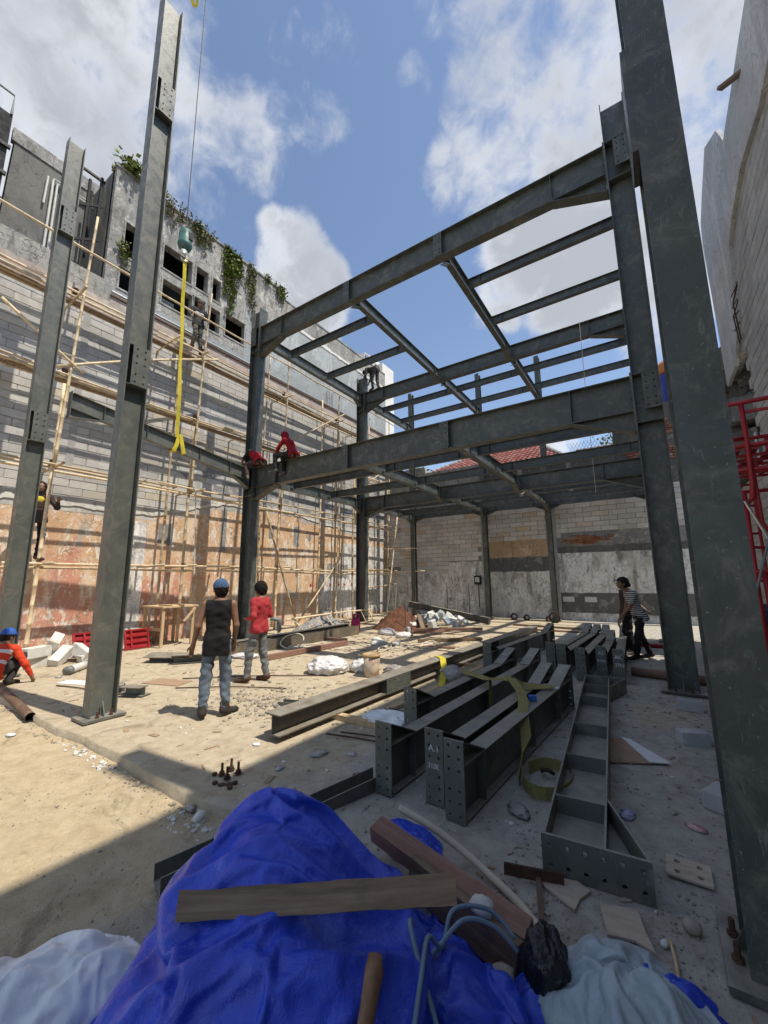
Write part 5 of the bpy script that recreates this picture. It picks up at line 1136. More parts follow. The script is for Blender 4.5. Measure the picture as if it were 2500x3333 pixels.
MB().tube([(-9, 8.1, 0), (-9, 8.1, .26)], .045, 12).part('lower_pipe', 'pvc', sp2, True); MB().tube([(-9, 8.1, .25), (-9, 8.1, .48), (-8.98, 8.06, .56), (-9.05, 7.98, .58), (-9.14, 7.9, .58)], [.07, .075, .07, .05, .045], 12).part('elbow', 'pvc_grey', sp2, True)
# soil heap, rubble, timbers in front of the rear wall
def heap(name, label, cat, mat, c, rx, ry, h, seed, n=44, rough=.16, kind=None):
    m_ = MB(); vs = []
    for j in range(n+1):
        for i in range(n+1):
            u, v = -1+2*i/n, -1+2*j/n; r_ = math.hypot(u, v); z = h*max(0, 1-r_**1.3)*(1+.3*fbm(u*2+seed, v*2)) + rough*h*fbm(u*6+seed, v*6, 0, 4)*max(0, 1-r_) - (.03 if r_ >= .98 else 0)
            vs.append((c[0]+u*rx, c[1]+v*ry, c[2]+z))
    m_.add(vs, [(j*(n+1)+i, j*(n+1)+i+1, (j+1)*(n+1)+i+1, (j+1)*(n+1)+i) for j in range(n) for i in range(n) if math.hypot(-1+2*(i+.5)/n, -1+2*(j+.5)/n) < 1.0])
    return m_.thing(name, mat, label, cat, smooth=True, kind=kind)
heap('soil_heap', 'heap of red brown soil in front of the middle left column', 'soil heap', 'red_soil', (-7.5, 12.2, 0), .95, 1.0, .62, 3, rough=.5)
heap('rubble_heap', 'low heap of broken concrete behind the lying ladder', 'rubble', 'render_rough', (-9.9, 10.9, 0), .7, 1.3, .38, 5, rough=.6)
def chunk_mesh(seed, mat):
    rr = random.Random(seed); bm = bmesh.new(); bmesh.ops.create_cube(bm, size=1.0)
    for v in bm.verts: v.co += V((rr.uniform(-.2, .2), rr.uniform(-.2, .2), rr.uniform(-.2, .2)))
    bmesh.ops.bevel(bm, geom=bm.edges[:], offset=.08, segments=1, affect='EDGES'); me = bpy.data.meshes.new('chunk'); bm.to_mesh(me); bm.free(); me.materials.append(MT[mat]); return me
ck = [chunk_mesh(k, 'pale_block') for k in range(5)]; cg = [chunk_mesh(k+9, 'tarp_grey') for k in range(3)]
rr = random.Random(21)
rp = root('rubble_pile', 'pile of pale broken block pieces beside the soil heap', 'rubble', (-6.7, 13.4, 0))
for k in range(34):
    u = rr.gauss(0, .5); v = rr.gauss(0, .5); s = rr.uniform(.09, .26); zz = max(0, .36*(1-math.hypot(u, v)/1.2)); inst('broken_block', (ck+cg)[k % 8], rp, (u*.8, v*1.4, zz+s*.25), (rr.uniform(0, 3), rr.uniform(0, 3), rr.uniform(0, 3)), (s*1.3, s, s*.7))
for k, (p, q, lab) in enumerate((((-7.2, 12.9, .55), (-6.1, 11.3, .08), 'timber leaning down off the soil heap'), ((-6.6, 11.7, .06), (-4.7, 12.6, .1), 'dark timber lying crosswise right of the soil heap'), ((-6.3, 11.3, .12), (-4.9, 11.8, .16), 'dark plank on top of the crosswise timbers'), ((-5.4, 9.7, .05), (-4.1, 10.9, .05), 'squared timber lying towards the long column'), ((-5.5, 9.0, .02), (-4.2, 9.35, .02), 'flat board lying alone on the sunny floor'), ((-6.0, 10.4, .14), (-5.2, 12.4, .1), 'third dark timber of the crosswise pile'), ((-4.4, 14.9, .03), (-1.6, 14.6, .03), 'long batten lying in front of the rear wall'), ((-3.9, 13.8, .03), (-1.9, 13.9, .03), 'pale board lying in the sun strip by the rear wall'), ((-8.9, 8.6, .05), (-7.2, 8.9, .04), 'thin board lying behind the brown beam'))):
    mb = MB(); mb.bar(p, q, (0, 0, 1), .13 if k != 4 else .2, .07 if k not in (4, 7) else .03); mb.thing('loose_timber', 'timber_red' if k % 3 else 'timber', lab, 'timber', 'loose timbers on the floor')
# ropes and cables
def cord(label, pts, r_, mat, name='rope', cat='rope'):
    P = [V(p) for p in pts]; out = []
    for i in range(len(P)-1):
        p0, p1, p2, p3 = P[max(i-1, 0)], P[i], P[i+1], P[min(i+2, len(P)-1)]
        for k in range(8):
            t = k/8; out.append(.5*((2*p1)+(-p0+p2)*t+(2*p0-5*p1+4*p2-p3)*t*t+(-p0+3*p1-3*p2+p3)*t*t*t))
    out.append(P[-1]); return MB().tube(out, r_, 7).thing(name, mat, label, cat, smooth=True)
rr = random.Random(4); pts = []
for k in range(46):
    a = k*.8; pts.append((-6.3+k*.035+.35*math.cos(a), 7.9+.055*k*.6+.5*math.sin(a*1.3), .03+.012*(k % 3)))
cord('tangle of pale rope on the sunny floor in front of the soil heap', pts, .016, 'rope')
pts = [(-7.6+.25*math.cos(k*.9)+k*.02, 7.2+.3*math.sin(k*1.1)+.03*k, .03+.3*max(0, math.sin(k*.7))*(1 if k < 9 else .1)) for k in range(22)]
cord('loops of pale cable hanging over the brown beam', pts, .016, 'rope', 'cable', 'cable')
for k, (a, b_, lab) in enumerate((((-6.9, 4.1, .012), (-4.9, 5.6, .012), 'thin rod lying left of the man in the tank top'), ((-6.4, 3.7, .012), (-4.9, 4.6, .012), 'second thin rod lying left of the man in the tank top'), ((-8.2, 2.75, .012), (-7.0, 2.9, .012), 'thin rod near the squatting man'), ((-3.1, 3.5, .03), (-2.0, 3.65, .02), 'bent rebar lying between the long column and the stack'), ((-3.0, 3.62, .03), (-2.0, 3.8, .02), 'second bent rebar between the long column and the stack'))):
    cord(lab, [a, ((a[0]+b_[0])/2, (a[1]+b_[1])/2+.06, .02), b_], .009, 'rust', 'steel_rod', 'rod')
# rebar cages, sticks standing up
for k, (x, y, h) in enumerate(((-6.95, 11.6, .9), (-6.75, 11.7, 1.1), (-9.6, 16.3, 1.3), (-9.4, 16.4, 1.1), (-7.9, 16.9, 1.5), (-6.9, 17.0, 1.4))): cord(('rod standing in the soil heap, left one', 'rod standing in the soil heap, right one', 'starter rod at the scaffold corner, left one', 'starter rod at the scaffold corner, right one', 'starter rod before the plaster bay, left one', 'starter rod before the plaster bay, right one')[k], [(x, y, 0), (x+.02, y, h*.5), (x, y+.03, h)], .012, 'rust', 'starter_rod', 'rod')
# blocks by the wall
rr = random.Random(3)
blk = block_mesh(.6, .2, .12, 'pale_block'); blk2 = block_mesh(.6, .2, .12, 'block_right')
for k, (x, y, z, rx, ry, rz, lab) in enumerate(((-10.35, 3.0, .1, 0, 0, .2, 'pale block lying flat at the left of the block pile'), (-10.3, 3.05, .3, 0, 0, .4, 'pale block stacked second on the left of the pile'), (-10.25, 3.45, .16, .5, .2, .8, 'pale block tipped on edge in the front of the pile'), (-10.5, 3.4, .44, .3, .4, 1.2, 'topmost pale block of the pile'), (-10.2, 3.8, .2, .4, .2, 1.9, 'pale block at the right end of the pile'), (-10.7, 3.7, .14, 0, .1, 2.5, 'pale block at the back of the pile by the wall'), (-10.1, 3.95, .1, .2, .0, .1, 'pale block slipped off the right of the pile'))):
    o = inst('loose_block', blk, None, (x, y, z), (rx, ry, rz), (1.6, .8, 1)); tag(o, lab, 'block', 'pale blocks piled by the orange wall')
wp = root('pvc_pipe', 'short white pipe with grey ends lying in front of the block pile', 'pipe', (-9.3, 3.4, 0))
a, b_ = V((-8.98, 3.14, .075)), V((-9.5, 3.72, .075)); MB().tube([a, b_], .07, 14).part('tube', 'pvc', wp, True); MB().tube([a, a+(b_-a)*.12], .078, 14).part('coupling', 'pvc_grey', wp, True); MB().tube([b_+(a-b_)*.32, b_], .078, 14).part('coupling', 'pvc_grey', wp, True)
bp = root('rusty_pipe', 'rusty brown pipe lying along the slab edge at the left', 'pipe', (-7.6, 2.14, -.06)); a, b_ = V((-8.5, 2.17, .03)), V((-6.72, 2.02, -.02)); MB().tube([a, b_], .055, 14, False).part('outer_wall', 'rust_pipe', bp, True); MB().tube([a, b_], .047, 14, False).part('inner_wall', 'black', bp, True)
for k, (x, y, w_, l_, rz, tilt, lab) in enumerate(((-8.6, 4.75, .5, .9, .5, .2, 'dark steel offcut lying by the wall left of the man in the tank top'), (-8.1, 4.95, .4, .7, .9, -.3, 'second dark steel offcut nearer the man in the tank top'), (-6.5, 3.12, .3, .34, .4, .0, 'dark steel box offcut lying on the sunny floor'), (-6.9, 2.95, .3, .4, 1.1, .1, 'dark flat plate beside the steel box offcut'))):
    o = root('steel_offcut', lab, 'steel offcut', (x, y, 0), 'steel offcuts on the sunny floor'); rot = Matrix.Rotation(rz, 3, 'Z') @ Matrix.Rotation(tilt, 3, 'X')
    MB().box((x, y, .14), (l_, w_*.6, .012), rot=rot).part('flange', 'steel_brown', o); MB().box((x, y+.05, .02), (l_, w_*.6, .012), rot=Matrix.Rotation(rz, 3, 'Z')).part('flange', 'steel', o); MB().box((x, y+.03, .08), (l_*.95, .012, .12), rot=Matrix.Rotation(rz, 3, 'Z')).part('web', 'steel', o)
for k, (c, d, rz, lab, mt) in enumerate(((( -8.1, 3.05, .006), (.75, .22, .008), .35, 'long torn white sheet on the floor left of the tall column', 'sack_white'), ((-6.9, 3.85, .006), (.7, .35, .008), .3, 'cream board lying flat behind the tall column', 'cardboard'))): MB().box(c, d, rz).thing('flat_sheet', mt, lab, 'sheet')
put_blob('cement_bag', 'plastic_white', (-7.6, 5.9, 0), (.3, .15, .06), 'flattened white bag behind the man in the tank top', 'bag', .4, sub=4, amp=.35, fr=2, seed=8.2, flat=-.04)
for k, (x, y, s) in enumerate(((-6.4, 9.2, .16), (-6.0, 8.7, .2), (-5.6, 8.9, .17), (-7.0, 10.6, .3), (-6.2, 10.3, .24))): put_blob('pale_lump', 'plastic_white' if k > 2 else 'pale_block', (x, y, 0), (s, s*.6, s*.4), ('pale lump among the ropes, leftmost', 'pale lump among the ropes, biggest of the three', 'pale lump among the ropes, rightmost', 'white heap of plastic below the soil heap', 'second white heap of plastic nearer the long column')[k], 'debris', k, sub=3, amp=.4, fr=2, seed=k*3.1, flat=-.06)
for k, (x, y, r_) in enumerate(((-4.95, 16.9, .13), (-4.45, 16.9, .11), (-3.3, 16.4, .2), (-3.6, 16.8, .1))):
    o = root('wire_coil', ('coil of wire at the foot of the rear wall, leftmost', 'coil of wire at the foot of the rear wall, second', 'large dark coil by the right rear column', 'small coil beside the large dark coil')[k], 'coil', (x, y, 0), 'coils by the rear wall')
    for q in range(3): MB().tube([(x+(r_-.015*q)*math.cos(R(t)), y+.03*q, r_+(r_-.015*q)*math.sin(R(t))) for t in range(0, 361, 20)], .02, 6).part('turn', 'rust', o, True)
eb = root('meter_box', 'small box with white face hung on the rear wall beside a column', 'box', (-6.75, 17.75, 1.45)); MB().box((-6.75, 17.78, 1.6), (.3, .12, .4)).part('case', 'black', eb); MB().box((-6.75, 17.71, 1.62), (.2, .02, .22)).part('face', 'white_paint', eb); MB().tube([(-6.75, 17.8, 1.4), (-6.72, 17.8, .4)], .02, 6).part('cable', 'black', eb)
o = root('red_pole', 'thick reddish pole lying on the floor behind the right column', 'pole', (0.2, 8.2, 0)); MB().tube([(-.5, 8.35, .075), (1.2, 8.1, .075)], .07, 12).part('pole', 'timber_red', o, True)
mb = MB(); mb.tube([(-1.3, 11.7, .05), (.5, 11.9, .05)], .05, 10); mb.thing('pipe_length', 'red_steel', 'red pipe lying behind the far ends of the rear stack', 'pipe')
o = put_blob('covered_pile', 'cloth_navy', (1.55, 10.4, .0), (.6, 1.0, .62), 'pile covered with a navy sheet at the right edge', 'covered pile', 0, sub=5, amp=.22, fr=1.5, seed=4.4, flat=-.5)
for k, (x, y, z, rz, lab) in enumerate(((.2, 6.62, .1, .05, 'white block lying beside the foot of the right frame column'), (.15, 5.35, .1, .5, 'white block lying further forward, before the near column'), (.24, 4.05, .1, 1.2, 'white block half hidden behind the near column'))):
    o = inst('white_block', blk2, None, (x, y, z*.62), (0, 0, rz+1.5), (1.2, .42, .6)); tag(o, lab, 'block', 'white blocks by the right columns')
# aluminium step ladder at the scaffold corner
al = root('step_ladder', 'aluminium step ladder standing at the scaffold corner', 'ladder', (-9.9, 15.6, 0))
for s in (-.22, .22): MB().bar((-9.9+s, 15.3, 0), (-9.9+s*.7, 15.6, 1.5), (0, 1, 0), .05, .03).part('rail', 'galv', al); MB().bar((-9.9+s, 15.95, 0), (-9.9+s*.7, 15.65, 1.5), (0, 1, 0), .04, .03).part('rail', 'galv', al)
for k in range(5): MB().bar((-9.9-.21+.012*k, 15.33+.06*k, .25+.27*k), (-9.9+.21-.012*k, 15.33+.06*k, .25+.27*k), (0, 1, 0), .06, .025).part('tread', 'galv', al)

# ------------------------------------------------------------------ loose stones and litter
rr = random.Random(77)
sm = []
for k in range(3):
    bm = bmesh.new(); bmesh.ops.create_icosphere(bm, subdivisions=1, radius=1.0)
    for v in bm.verts: v.co *= 1+rr.uniform(-.3, .3)
    sm.append(([tuple(v.co) for v in bm.verts], [tuple(v.index for v in f.verts) for f in bm.faces])); bm.free()
def pebbles(name, label, mat, spots):
    m_ = MB()
    for x, y, z, s in spots:
        vs, fs = sm[rr.randrange(3)]; a = rr.uniform(0, 6.28); ca, sa = math.cos(a), math.sin(a); q = rr.uniform(.4, .8)
        m_.add([(x+s*(p[0]*ca-p[1]*sa*.8), y+s*(p[0]*sa+p[1]*ca*.8), z+s*q*(p[2]+.4)) for p in vs], fs)
    m_.thing(name, mat, label, 'gravel', kind='stuff', loc=(0, 0, 0))
sp = []
for _ in range(520): sp.append((rr.gauss(-4.55, .55), rr.gauss(4.1, .38), .0, abs(rr.gauss(.0, .016))+.006))
for _ in range(420): x = rr.uniform(-9, -1); sp.append((x, edge_y(x)-abs(rr.gauss(0, .07))-.02, -.085, abs(rr.gauss(0, .007))+.003))
for _ in range(1500): sp.append((rr.uniform(-9.5, 1.2), rr.uniform(2.2, 9), .0, abs(rr.gauss(0, .007))+.003))
for _ in range(900): sp.append((rr.uniform(-5, -1.2), rr.uniform(.6, 2.0), -.085, abs(rr.gauss(0, .0035))+.002))
for _ in range(1400): sp.append((rr.uniform(-.9, .9), 2.12+abs(rr.gauss(0, .7)), .0, abs(rr.gauss(0, .0045))+.002))
for _ in range(1300): sp.append((rr.uniform(-3.4, .6), rr.uniform(2.4, 7.5), .0, abs(rr.gauss(0, .0045))+.002))
for _ in range(260): sp.append((rr.uniform(-1, 1.5), rr.uniform(3, 17), .0, abs(rr.gauss(0, .014))+.004))
pebbles('gravel', 'loose gravel and crumbs of concrete strewn over the floor', 'stone', sp)
pebbles('pale_crumbs', 'pale plaster crumbs strewn about', 'pale_block', [(rr.uniform(-9.5, 1.0), rr.uniform(2.2, 12), .0, abs(rr.gauss(0, .008))+.003) for _ in range(700)] + [(rr.gauss(-2.95, .18), rr.gauss(1.92, .09), -.085, abs(rr.gauss(0, .014))+.004) for _ in range(60)] + [(rr.gauss(-4.9, .4), edge_y(-4.9)-.09+rr.gauss(0, .03), -.085, abs(rr.gauss(0, .014))+.005) for _ in range(60)])
for k, (x, y, s, mt, lab, cat) in enumerate(((-3.55, 2.95, .05, 'paper', 'scrap of white paper by the near end of the long column', 'paper'), (-2.85, 3.12, .09, 'bottle_clear', 'flattened clear wrapper before the long column', 'wrapper'), (-2.6, 3.3, .06, 'bottle_clear', 'crushed plastic cup between column and stack', 'cup'), (-2.28, 3.0, .05, 'bag_black', 'black crumpled cup beside the second stack beam', 'cup'), (-2.95, 2.72, .05, 'bottle_clear', 'small clear sachet on the shaded floor', 'sachet'), (-6.35, 1.75, .06, 'paper', 'white foam scrap on the ground left of the tall column', 'scrap'), (-.33, 3.55, .07, 'wrapper_blue', 'blue and white wrapper right of the sideways beam', 'wrapper'), (.06, 3.62, .06, 'wrapper_red', 'dark red wrapper near the near column', 'wrapper'), (-2.32, 1.2, .02, 'paper', 'cigarette end on the ground left of the tarp', 'litter'), (-.98, 3.18, .1, 'plastic_grey', 'torn grey plastic beside the near end of the sideways beam', 'scrap'), (-.33, 2.95, .12, 'cardboard', 'torn brown paper right of the sideways beam', 'paper'), (-8.2, 1.75, .06, 'wrapper_red', 'red wrapper near the squatting man', 'wrapper'), (-8.9, 3.0, .07, 'bottle_clear', 'clear cup in front of the block pile', 'cup'))):
    put_blob('litter_piece', mt, (x, y, -.085 if y < 2.0 else 0), (s, s*.6, s*.2), lab, cat, k*1.3, sub=3, amp=.6, fr=2.6, seed=k*1.7, flat=-s*.15)
# splinters and chips of wood, bark and paint strewn over the sunny part of the floor
m_ = [MB(), MB(), MB()]
for k in range(900):
    x, y = (rr.uniform(-10.5, -2.8), rr.uniform(2.3, 13)) if k < 620 else (rr.uniform(-1.2, .9), rr.uniform(2.2, 8))
    if k % 3 == 0: x, y = rr.gauss(-6.2, 1.3), rr.gauss(9.5, 1.6)
    L = rr.uniform(.02, .13)*(1+.04*y)*(1 if k < 620 else .45); m_[k % 3].box((x, y, .006), (L, L*rr.uniform(.1, .5), rr.uniform(.003, .009)), rr.uniform(0, 3.1))
for q, mt, nm, lb in ((0, 'timber', 'dark_splinters', 'dark wood splinters strewn over the floor'), (1, 'ply', 'pale_splinters', 'pale wood splinters strewn over the floor'), (2, 'cardboard', 'brown_scraps', 'brown scraps strewn over the floor')): m_[q].thing(nm, mt, lb, 'debris', kind='stuff', loc=(0, 0, 0))

# ------------------------------------------------------------------ people (distance fields turned into smooth meshes)
def surface_net(val, o, h):
    """Polygonise a sampled distance field (numpy) with one vertex per crossed cell."""
    nx, ny, nz = val.shape; s = val < 0
    acc = np.zeros((nx-1, ny-1, nz-1, 3), np.float32); cnt = np.zeros((nx-1, ny-1, nz-1), np.float32)
    cs = [(i, j, k) for i in (0, 1) for j in (0, 1) for k in (0, 1)]
    def sub(a, c): return a[c[0]:nx-1+c[0], c[1]:ny-1+c[1], c[2]:nz-1+c[2]]
    for a in cs:
        for ax in range(3):
            if a[ax]: continue
            b = list(a); b[ax] = 1; va, vb = sub(val, a), sub(val, b); x = (va < 0) != (vb < 0)
            t = np.where(x, va/(va-vb+1e-12), 0)
            for q in range(3): acc[..., q] += np.where(x, a[q] + (t if q == ax else 0), 0)
            cnt += x
    idx = -np.ones(cnt.shape, np.int64); m = cnt > 0; I = np.argwhere(m); idx[m] = np.arange(len(I))
    pts = (acc[m]/cnt[m][:, None] + I)*h + np.array(o)
    faces = []
    for ax in range(3):
        sl0 = [slice(None)]*3; sl1 = [slice(None)]*3; sl0[ax] = slice(0, -1); sl1[ax] = slice(1, None)
        x = s[tuple(sl0)] != s[tuple(sl1)]; e = np.argwhere(x); u, v = [(1, 2), (2, 0), (0, 1)][ax]
        ok = (e[:, u] > 0) & (e[:, v] > 0) & (e[:, u] < cnt.shape[u]) & (e[:, v] < cnt.shape[v]); e = e[ok]
        if not len(e): continue
        flip = s[tuple(sl0)][tuple(e.T)]
        def at(du, dv): q = e.copy(); q[:, u] += du; q[:, v] += dv; return idx[tuple(q.T)]
        a, b, c, d = at(-1, -1), at(0, -1), at(0, 0), at(-1, 0)
        f = np.stack([a, b, c, d], 1); f[~flip] = f[~flip][:, ::-1]; faces.append(f)
    return pts, np.concatenate(faces) if faces else np.zeros((0, 4), int)
class SDF:
    def __init__(s): s.pr = []; s.cut = []; s.rip = None
    def cone(s, a, b, ra, rb, k=.03): s.pr.append(('c', np.array(a, float), np.array(b, float), ra, rb, k)); return s
    def ell(s, c, r, rot=None, k=.02): s.pr.append(('e', np.array(c, float), np.array(r, float), np.array(rot if rot is not None else np.eye(3)), 0, k)); return s
    def plane(s, p, n): s.pr.append(('p', np.array(p, float), np.array(n, float)/np.linalg.norm(n))); return s
    def build(s, h=.012):
        lo = np.full(3, 1e9); hi = -lo
        for q in s.pr:
            if q[0] == 'p': continue
            if q[0] == 'c':
                rr = max(q[3], q[4])+.03
                for p in (q[1], q[2]): lo = np.minimum(lo, p-rr); hi = np.maximum(hi, p+rr)
            else: rr = max(q[2])+.03; lo = np.minimum(lo, q[1]-rr); hi = np.maximum(hi, q[1]+rr)
        n = np.ceil((hi-lo)/h).astype(int)+2
        X = [(lo[i]+np.arange(n[i])*h).astype(np.float32) for i in range(3)]
        P = np.stack(np.meshgrid(*X, indexing='ij'), -1); d = None
        rip = s.rip(P[..., 0], P[..., 1], P[..., 2]) if s.rip else 0
        for q in s.pr:
            if q[0] == 'p':
                d = np.maximum(d, (P-q[1].astype(np.float32))@q[2].astype(np.float32) - rip); continue
            if q[0] == 'c':
                a, b = q[1].astype(np.float32), q[2].astype(np.float32); ab = b-a; L2 = float(ab@ab)+1e-9
                t = np.clip(((P-a)@ab)/L2, 0, 1); dd = np.linalg.norm(P-a-t[..., None]*ab, axis=-1) - (q[3]+(q[4]-q[3])*t)
            else:
                l = (P-q[1].astype(np.float32))@q[3].astype(np.float32); r = q[2].astype(np.float32)
                k0 = np.linalg.norm(l/r, axis=-1); k1 = np.linalg.norm(l/(r*r), axis=-1)+1e-6; dd = k0*(k0-1)/k1
            if d is None: d = dd
            else: k = q[5]; hh = np.clip(.5+.5*(dd-d)/k, 0, 1)*-1+1; d = d*(1-hh)+dd*hh - k*hh*(1-hh)
        return surface_net(d + rip, lo, h)
def sdf_mesh(name, sdf, mat, h):
    pts, fs = sdf.build(h); me = bpy.data.meshes.new(name); me.from_pydata(pts.tolist(), [], fs.tolist())
    me.polygons.foreach_set('use_smooth', [True]*len(me.polygons)); me.materials.append(MT[mat]); me.update(); return me
def rotm(yaw=0, pitch=0, roll=0): return np.array(Matrix.Rotation(yaw, 3, 'Z') @ Matrix.Rotation(pitch, 3, 'X') @ Matrix.Rotation(roll, 3, 'Y'))
STAND = dict(pel=(0, 0, .90), che=(0, .0, 1.22), nek=(0, -.015, 1.40), hed=(0, .015, 1.545), shl=(-.175, 0, 1.345), shr=(.175, 0, 1.345), ell=(-.235, -.03, 1.08), elr=(.235, -.03, 1.08), wrl=(-.25, .05, .85), wrr=(.25, .05, .85), hpl=(-.085, 0, .86), hpr=(.085, 0, .86), knl=(-.11, .02, .47), knr=(.11, .02, .47), anl=(-.13, -.02, .085), anr=(.13, -.02, .085), tol=(-.15, .13, .035), tor=(.15, .13, .035))
def person(label, loc, yaw, pose, wear, head=(0, 0, 0), hgt=1.0, h=.012, hands=None):
    """pose overrides joints of STAND (x right, y forward, z up, metres); wear lists the clothing and its materials."""
    J = {k: np.array(v, float) for k, v in {**STAND, **pose}.items()}
    for k in J: J[k] = J[k]*hgt
    hr = rotm(*[R(a) for a in head]); hd = J['hed']; up = hr@np.array([0, 0, 1.]); fwd = hr@np.array([0, 1., 0]); sid = hr@np.array([1., 0, 0])
    b = SDF()
    b.ell(hd+up*.012, (.074, .092, .105), hr); b.ell(hd-up*.055+fwd*.03, (.052, .058, .062), hr, .03)          # skull and jaw
    b.cone(hd+fwd*.088-up*.005, hd+fwd*.105-up*.035, .010, .016, .015); b.ell(hd+fwd*.083-up*.072, (.024, .014, .010), hr, .012); b.ell(hd+fwd*.080+up*.028, (.05, .014, .010), hr, .014)
    for s in (-1, 1): b.ell(hd+sid*s*.078-up*.012-fwd*.005, (.012, .022, .032), hr, .01)
    b.cone(J['nek']-(J['nek']-J['che'])*.1, hd-up*.05-fwd*.012, .058, .050, .03)
    ax = (J['shr']-J['shl']); ax = ax/np.linalg.norm(ax); hx = (J['hpr']-J['hpl']); hx = hx/np.linalg.norm(hx); sp = J['nek']-J['pel']; sp = sp/np.linalg.norm(sp); tf = np.cross(sp, ax)*-1; tf = np.cross(ax, sp); 
    def torso(sd, g, low=0.0):
        sd.cone(J['shl']+ax*.02, J['shr']-ax*.02, .052+g, .052+g, .05)
        for s in (-1, 1):
            sd.cone(J['che']+ax*s*.062+sp*.03, J['pel']+hx*s*.052+sp*.06, .084+g, .072+g, .06)
            sd.cone(J['che']+ax*s*.075+sp*.08, J['nek']+ax*s*.03-sp*.01, .07+g, .042+g, .05)
        sd.cone(J['pel']+hx*-.06, J['pel']+hx*.06, .09+g, .09+g, .05)
        if low: 
            for s in (-1, 1): sd.cone(J['pel']+hx*s*.062+sp*.05, J['pel']+hx*s*.078-sp*low, .085+g, .1+g, .05)
    torso(b, 0)
    for q in 'lr':
        sh, el, wr = J['sh'+q], J['el'+q], J['wr'+q]
        b.cone(sh, el, .048, .037, .03); b.cone(el, wr, .040, .026, .02)
        b.cone(J['hp'+q], J['kn'+q], .078, .052, .04); b.cone(J['kn'+q], J['an'+q], .054, .036, .03); b.cone(J['an'+q]-np.array([0, 0, .02]), J['to'+q], .036, .028, .02)
        # hand: palm, four fingers of different length, thumb leaving its side
        d = wr-el; d = d/np.linalg.norm(d)
        hdir = np.array(hands[q], float) if hands and q in hands else d; hdir = hdir/np.linalg.norm(hdir)
        pal = np.cross(hdir, sid); 
        if np.linalg.norm(pal) < .2: pal = np.cross(hdir, fwd)
        pal = pal/np.linalg.norm(pal); wd = np.cross(hdir, pal)*(1 if q == 'l' else -1)
        pc = wr+hdir*.05; b.cone(wr, wr+hdir*.03, .026, .028, .02)
        for k in (-1.2, -.4, .4, 1.2): b.cone(wr+hdir*.02+wd*k*.012, wr+hdir*.085+wd*k*.0165, .016, .012, .012)
        for k, L in zip((-1.35, -.45, .45, 1.35), (.055, .075, .08, .07)):
            a = wr+hdir*.085+wd*k*.0165; m = a+hdir*L*.55-pal*.006*0+pal*.008; e = m+hdir*L*.38+pal*.022; b.cone(a, m, .0100, .0092, .004); b.cone(m, e, .0092, .0080, .004)
        a = wr+hdir*.03+wd*.024; m = a+hdir*.03+wd*.028; b.cone(a, m, .014, .011, .01); b.cone(m, m+hdir*.03+wd*.004+pal*.01, .011, .009, .006)
    me = sdf_mesh('person', b, 'skin', h); o = bpy.data.objects.new('person', me); COL.objects.link(o); o.location = loc; o.rotation_euler = (0, 0, yaw); tag(o, label, 'person', 'workers on the site')
    ph = sum(map(ord, label)) % 100*.37
    fold = lambda amp, f: (lambda x, y, z: amp*(np.sin(f*(z+.7*x-.4*y)+2.6*np.sin(8*x+6*y+ph)+1.7*np.sin(13*z+ph))*np.sin(f*.43*(x+y)+6*z+ph) + .8*np.abs(np.sin(f*.8*(z-.8*x+.5*y)+3*np.sin(7*z+5*x+ph))) - .4 + .5*np.sin(f*1.7*(z+.3*y)+5*np.sin(9*x+ph))*np.sin(15*y+9*x+4*z)).astype(np.float32))
    def child(nm, sd, mat): c = inst(nm, sdf_mesh(nm, sd, mat, h), o); return c
    w = wear
    if 'top' in w:
        mat, sleeve, low = w['top']; t = SDF(); torso(t, .013, low); t.rip = fold(.0048, 30)
        t.plane(J['pel']-sp*(low+.035), -sp); t.plane(J['nek']+sp*.012, sp)
        if sleeve <= 0:
            for q, s in (('l', -1), ('r', 1)): t.plane(J['sh'+q]-ax*s*.012, ax*s)
        for q in 'lr':
            sh, el, wr = J['sh'+q], J['el'+q], J['wr'+q]
            if sleeve <= 0: continue
            if sleeve <= 1: t.cone(sh, sh+(el-sh)*sleeve, .062, .056, .035)
            else: t.cone(sh, el, .062, .052, .035); t.cone(el, el+(wr-el)*(sleeve-1), .052, .038, .02)
        c = child('shirt', t, mat)
    if 'vest' in w:
        mat, low = w['vest']; t = SDF(); torso(t, .022, low); t.rip = fold(.004, 28); t.plane(J['pel']-sp*(low+.03), -sp); t.plane(J['nek']+sp*.0, sp)
        for q, s in (('l', -1), ('r', 1)): t.plane(J['sh'+q]+ax*s*.02, ax*s)
        child('vest', t, mat)
    if 'bands' in w:
        for dz in w['bands'][1]:
            t = SDF(); torso(t, .018, .02); pz = J['che']+sp*dz; t.plane(pz+sp*.03, sp); t.plane(pz-sp*.03, -sp); child('reflective_band', t, w['bands'][0])
    if 'pants' in w:
        mat = w['pants']; t = SDF(); pr_ = .094 if 'pel' not in pose else .112; t.cone(J['pel']+hx*-.055+sp*.02, J['pel']+hx*.055+sp*.02, pr_, pr_, .05)
        for q in 'lr':
            hp, kn, an = J['hp'+q], J['kn'+q], J['an'+q]; t.cone(hp, kn, .084, .068, .04); t.cone(kn, an+(kn-an)*.05, .069, .054, .03)
        t.rip = fold(.0075, 34)
        for q in 'lr': pass
        child('trousers', t, mat)
    if 'shoes' in w:
        for q in 'lr':
            t = SDF(); an, to = J['an'+q], J['to'+q]; d = to-an; d = d/np.linalg.norm(d)
            if w.get('boots'): t.cone(an+np.array([0, 0, .06])*hgt, an, .052, .052, .03)
            t.cone(an-d*.035-np.array([0, 0, .02]), an+np.array([0, 0, .0]), .044, .046, .03); t.cone(an-np.array([0, 0, .025]), to+d*.03, .044, .036, .03); child('shoe', t, w['shoes'])
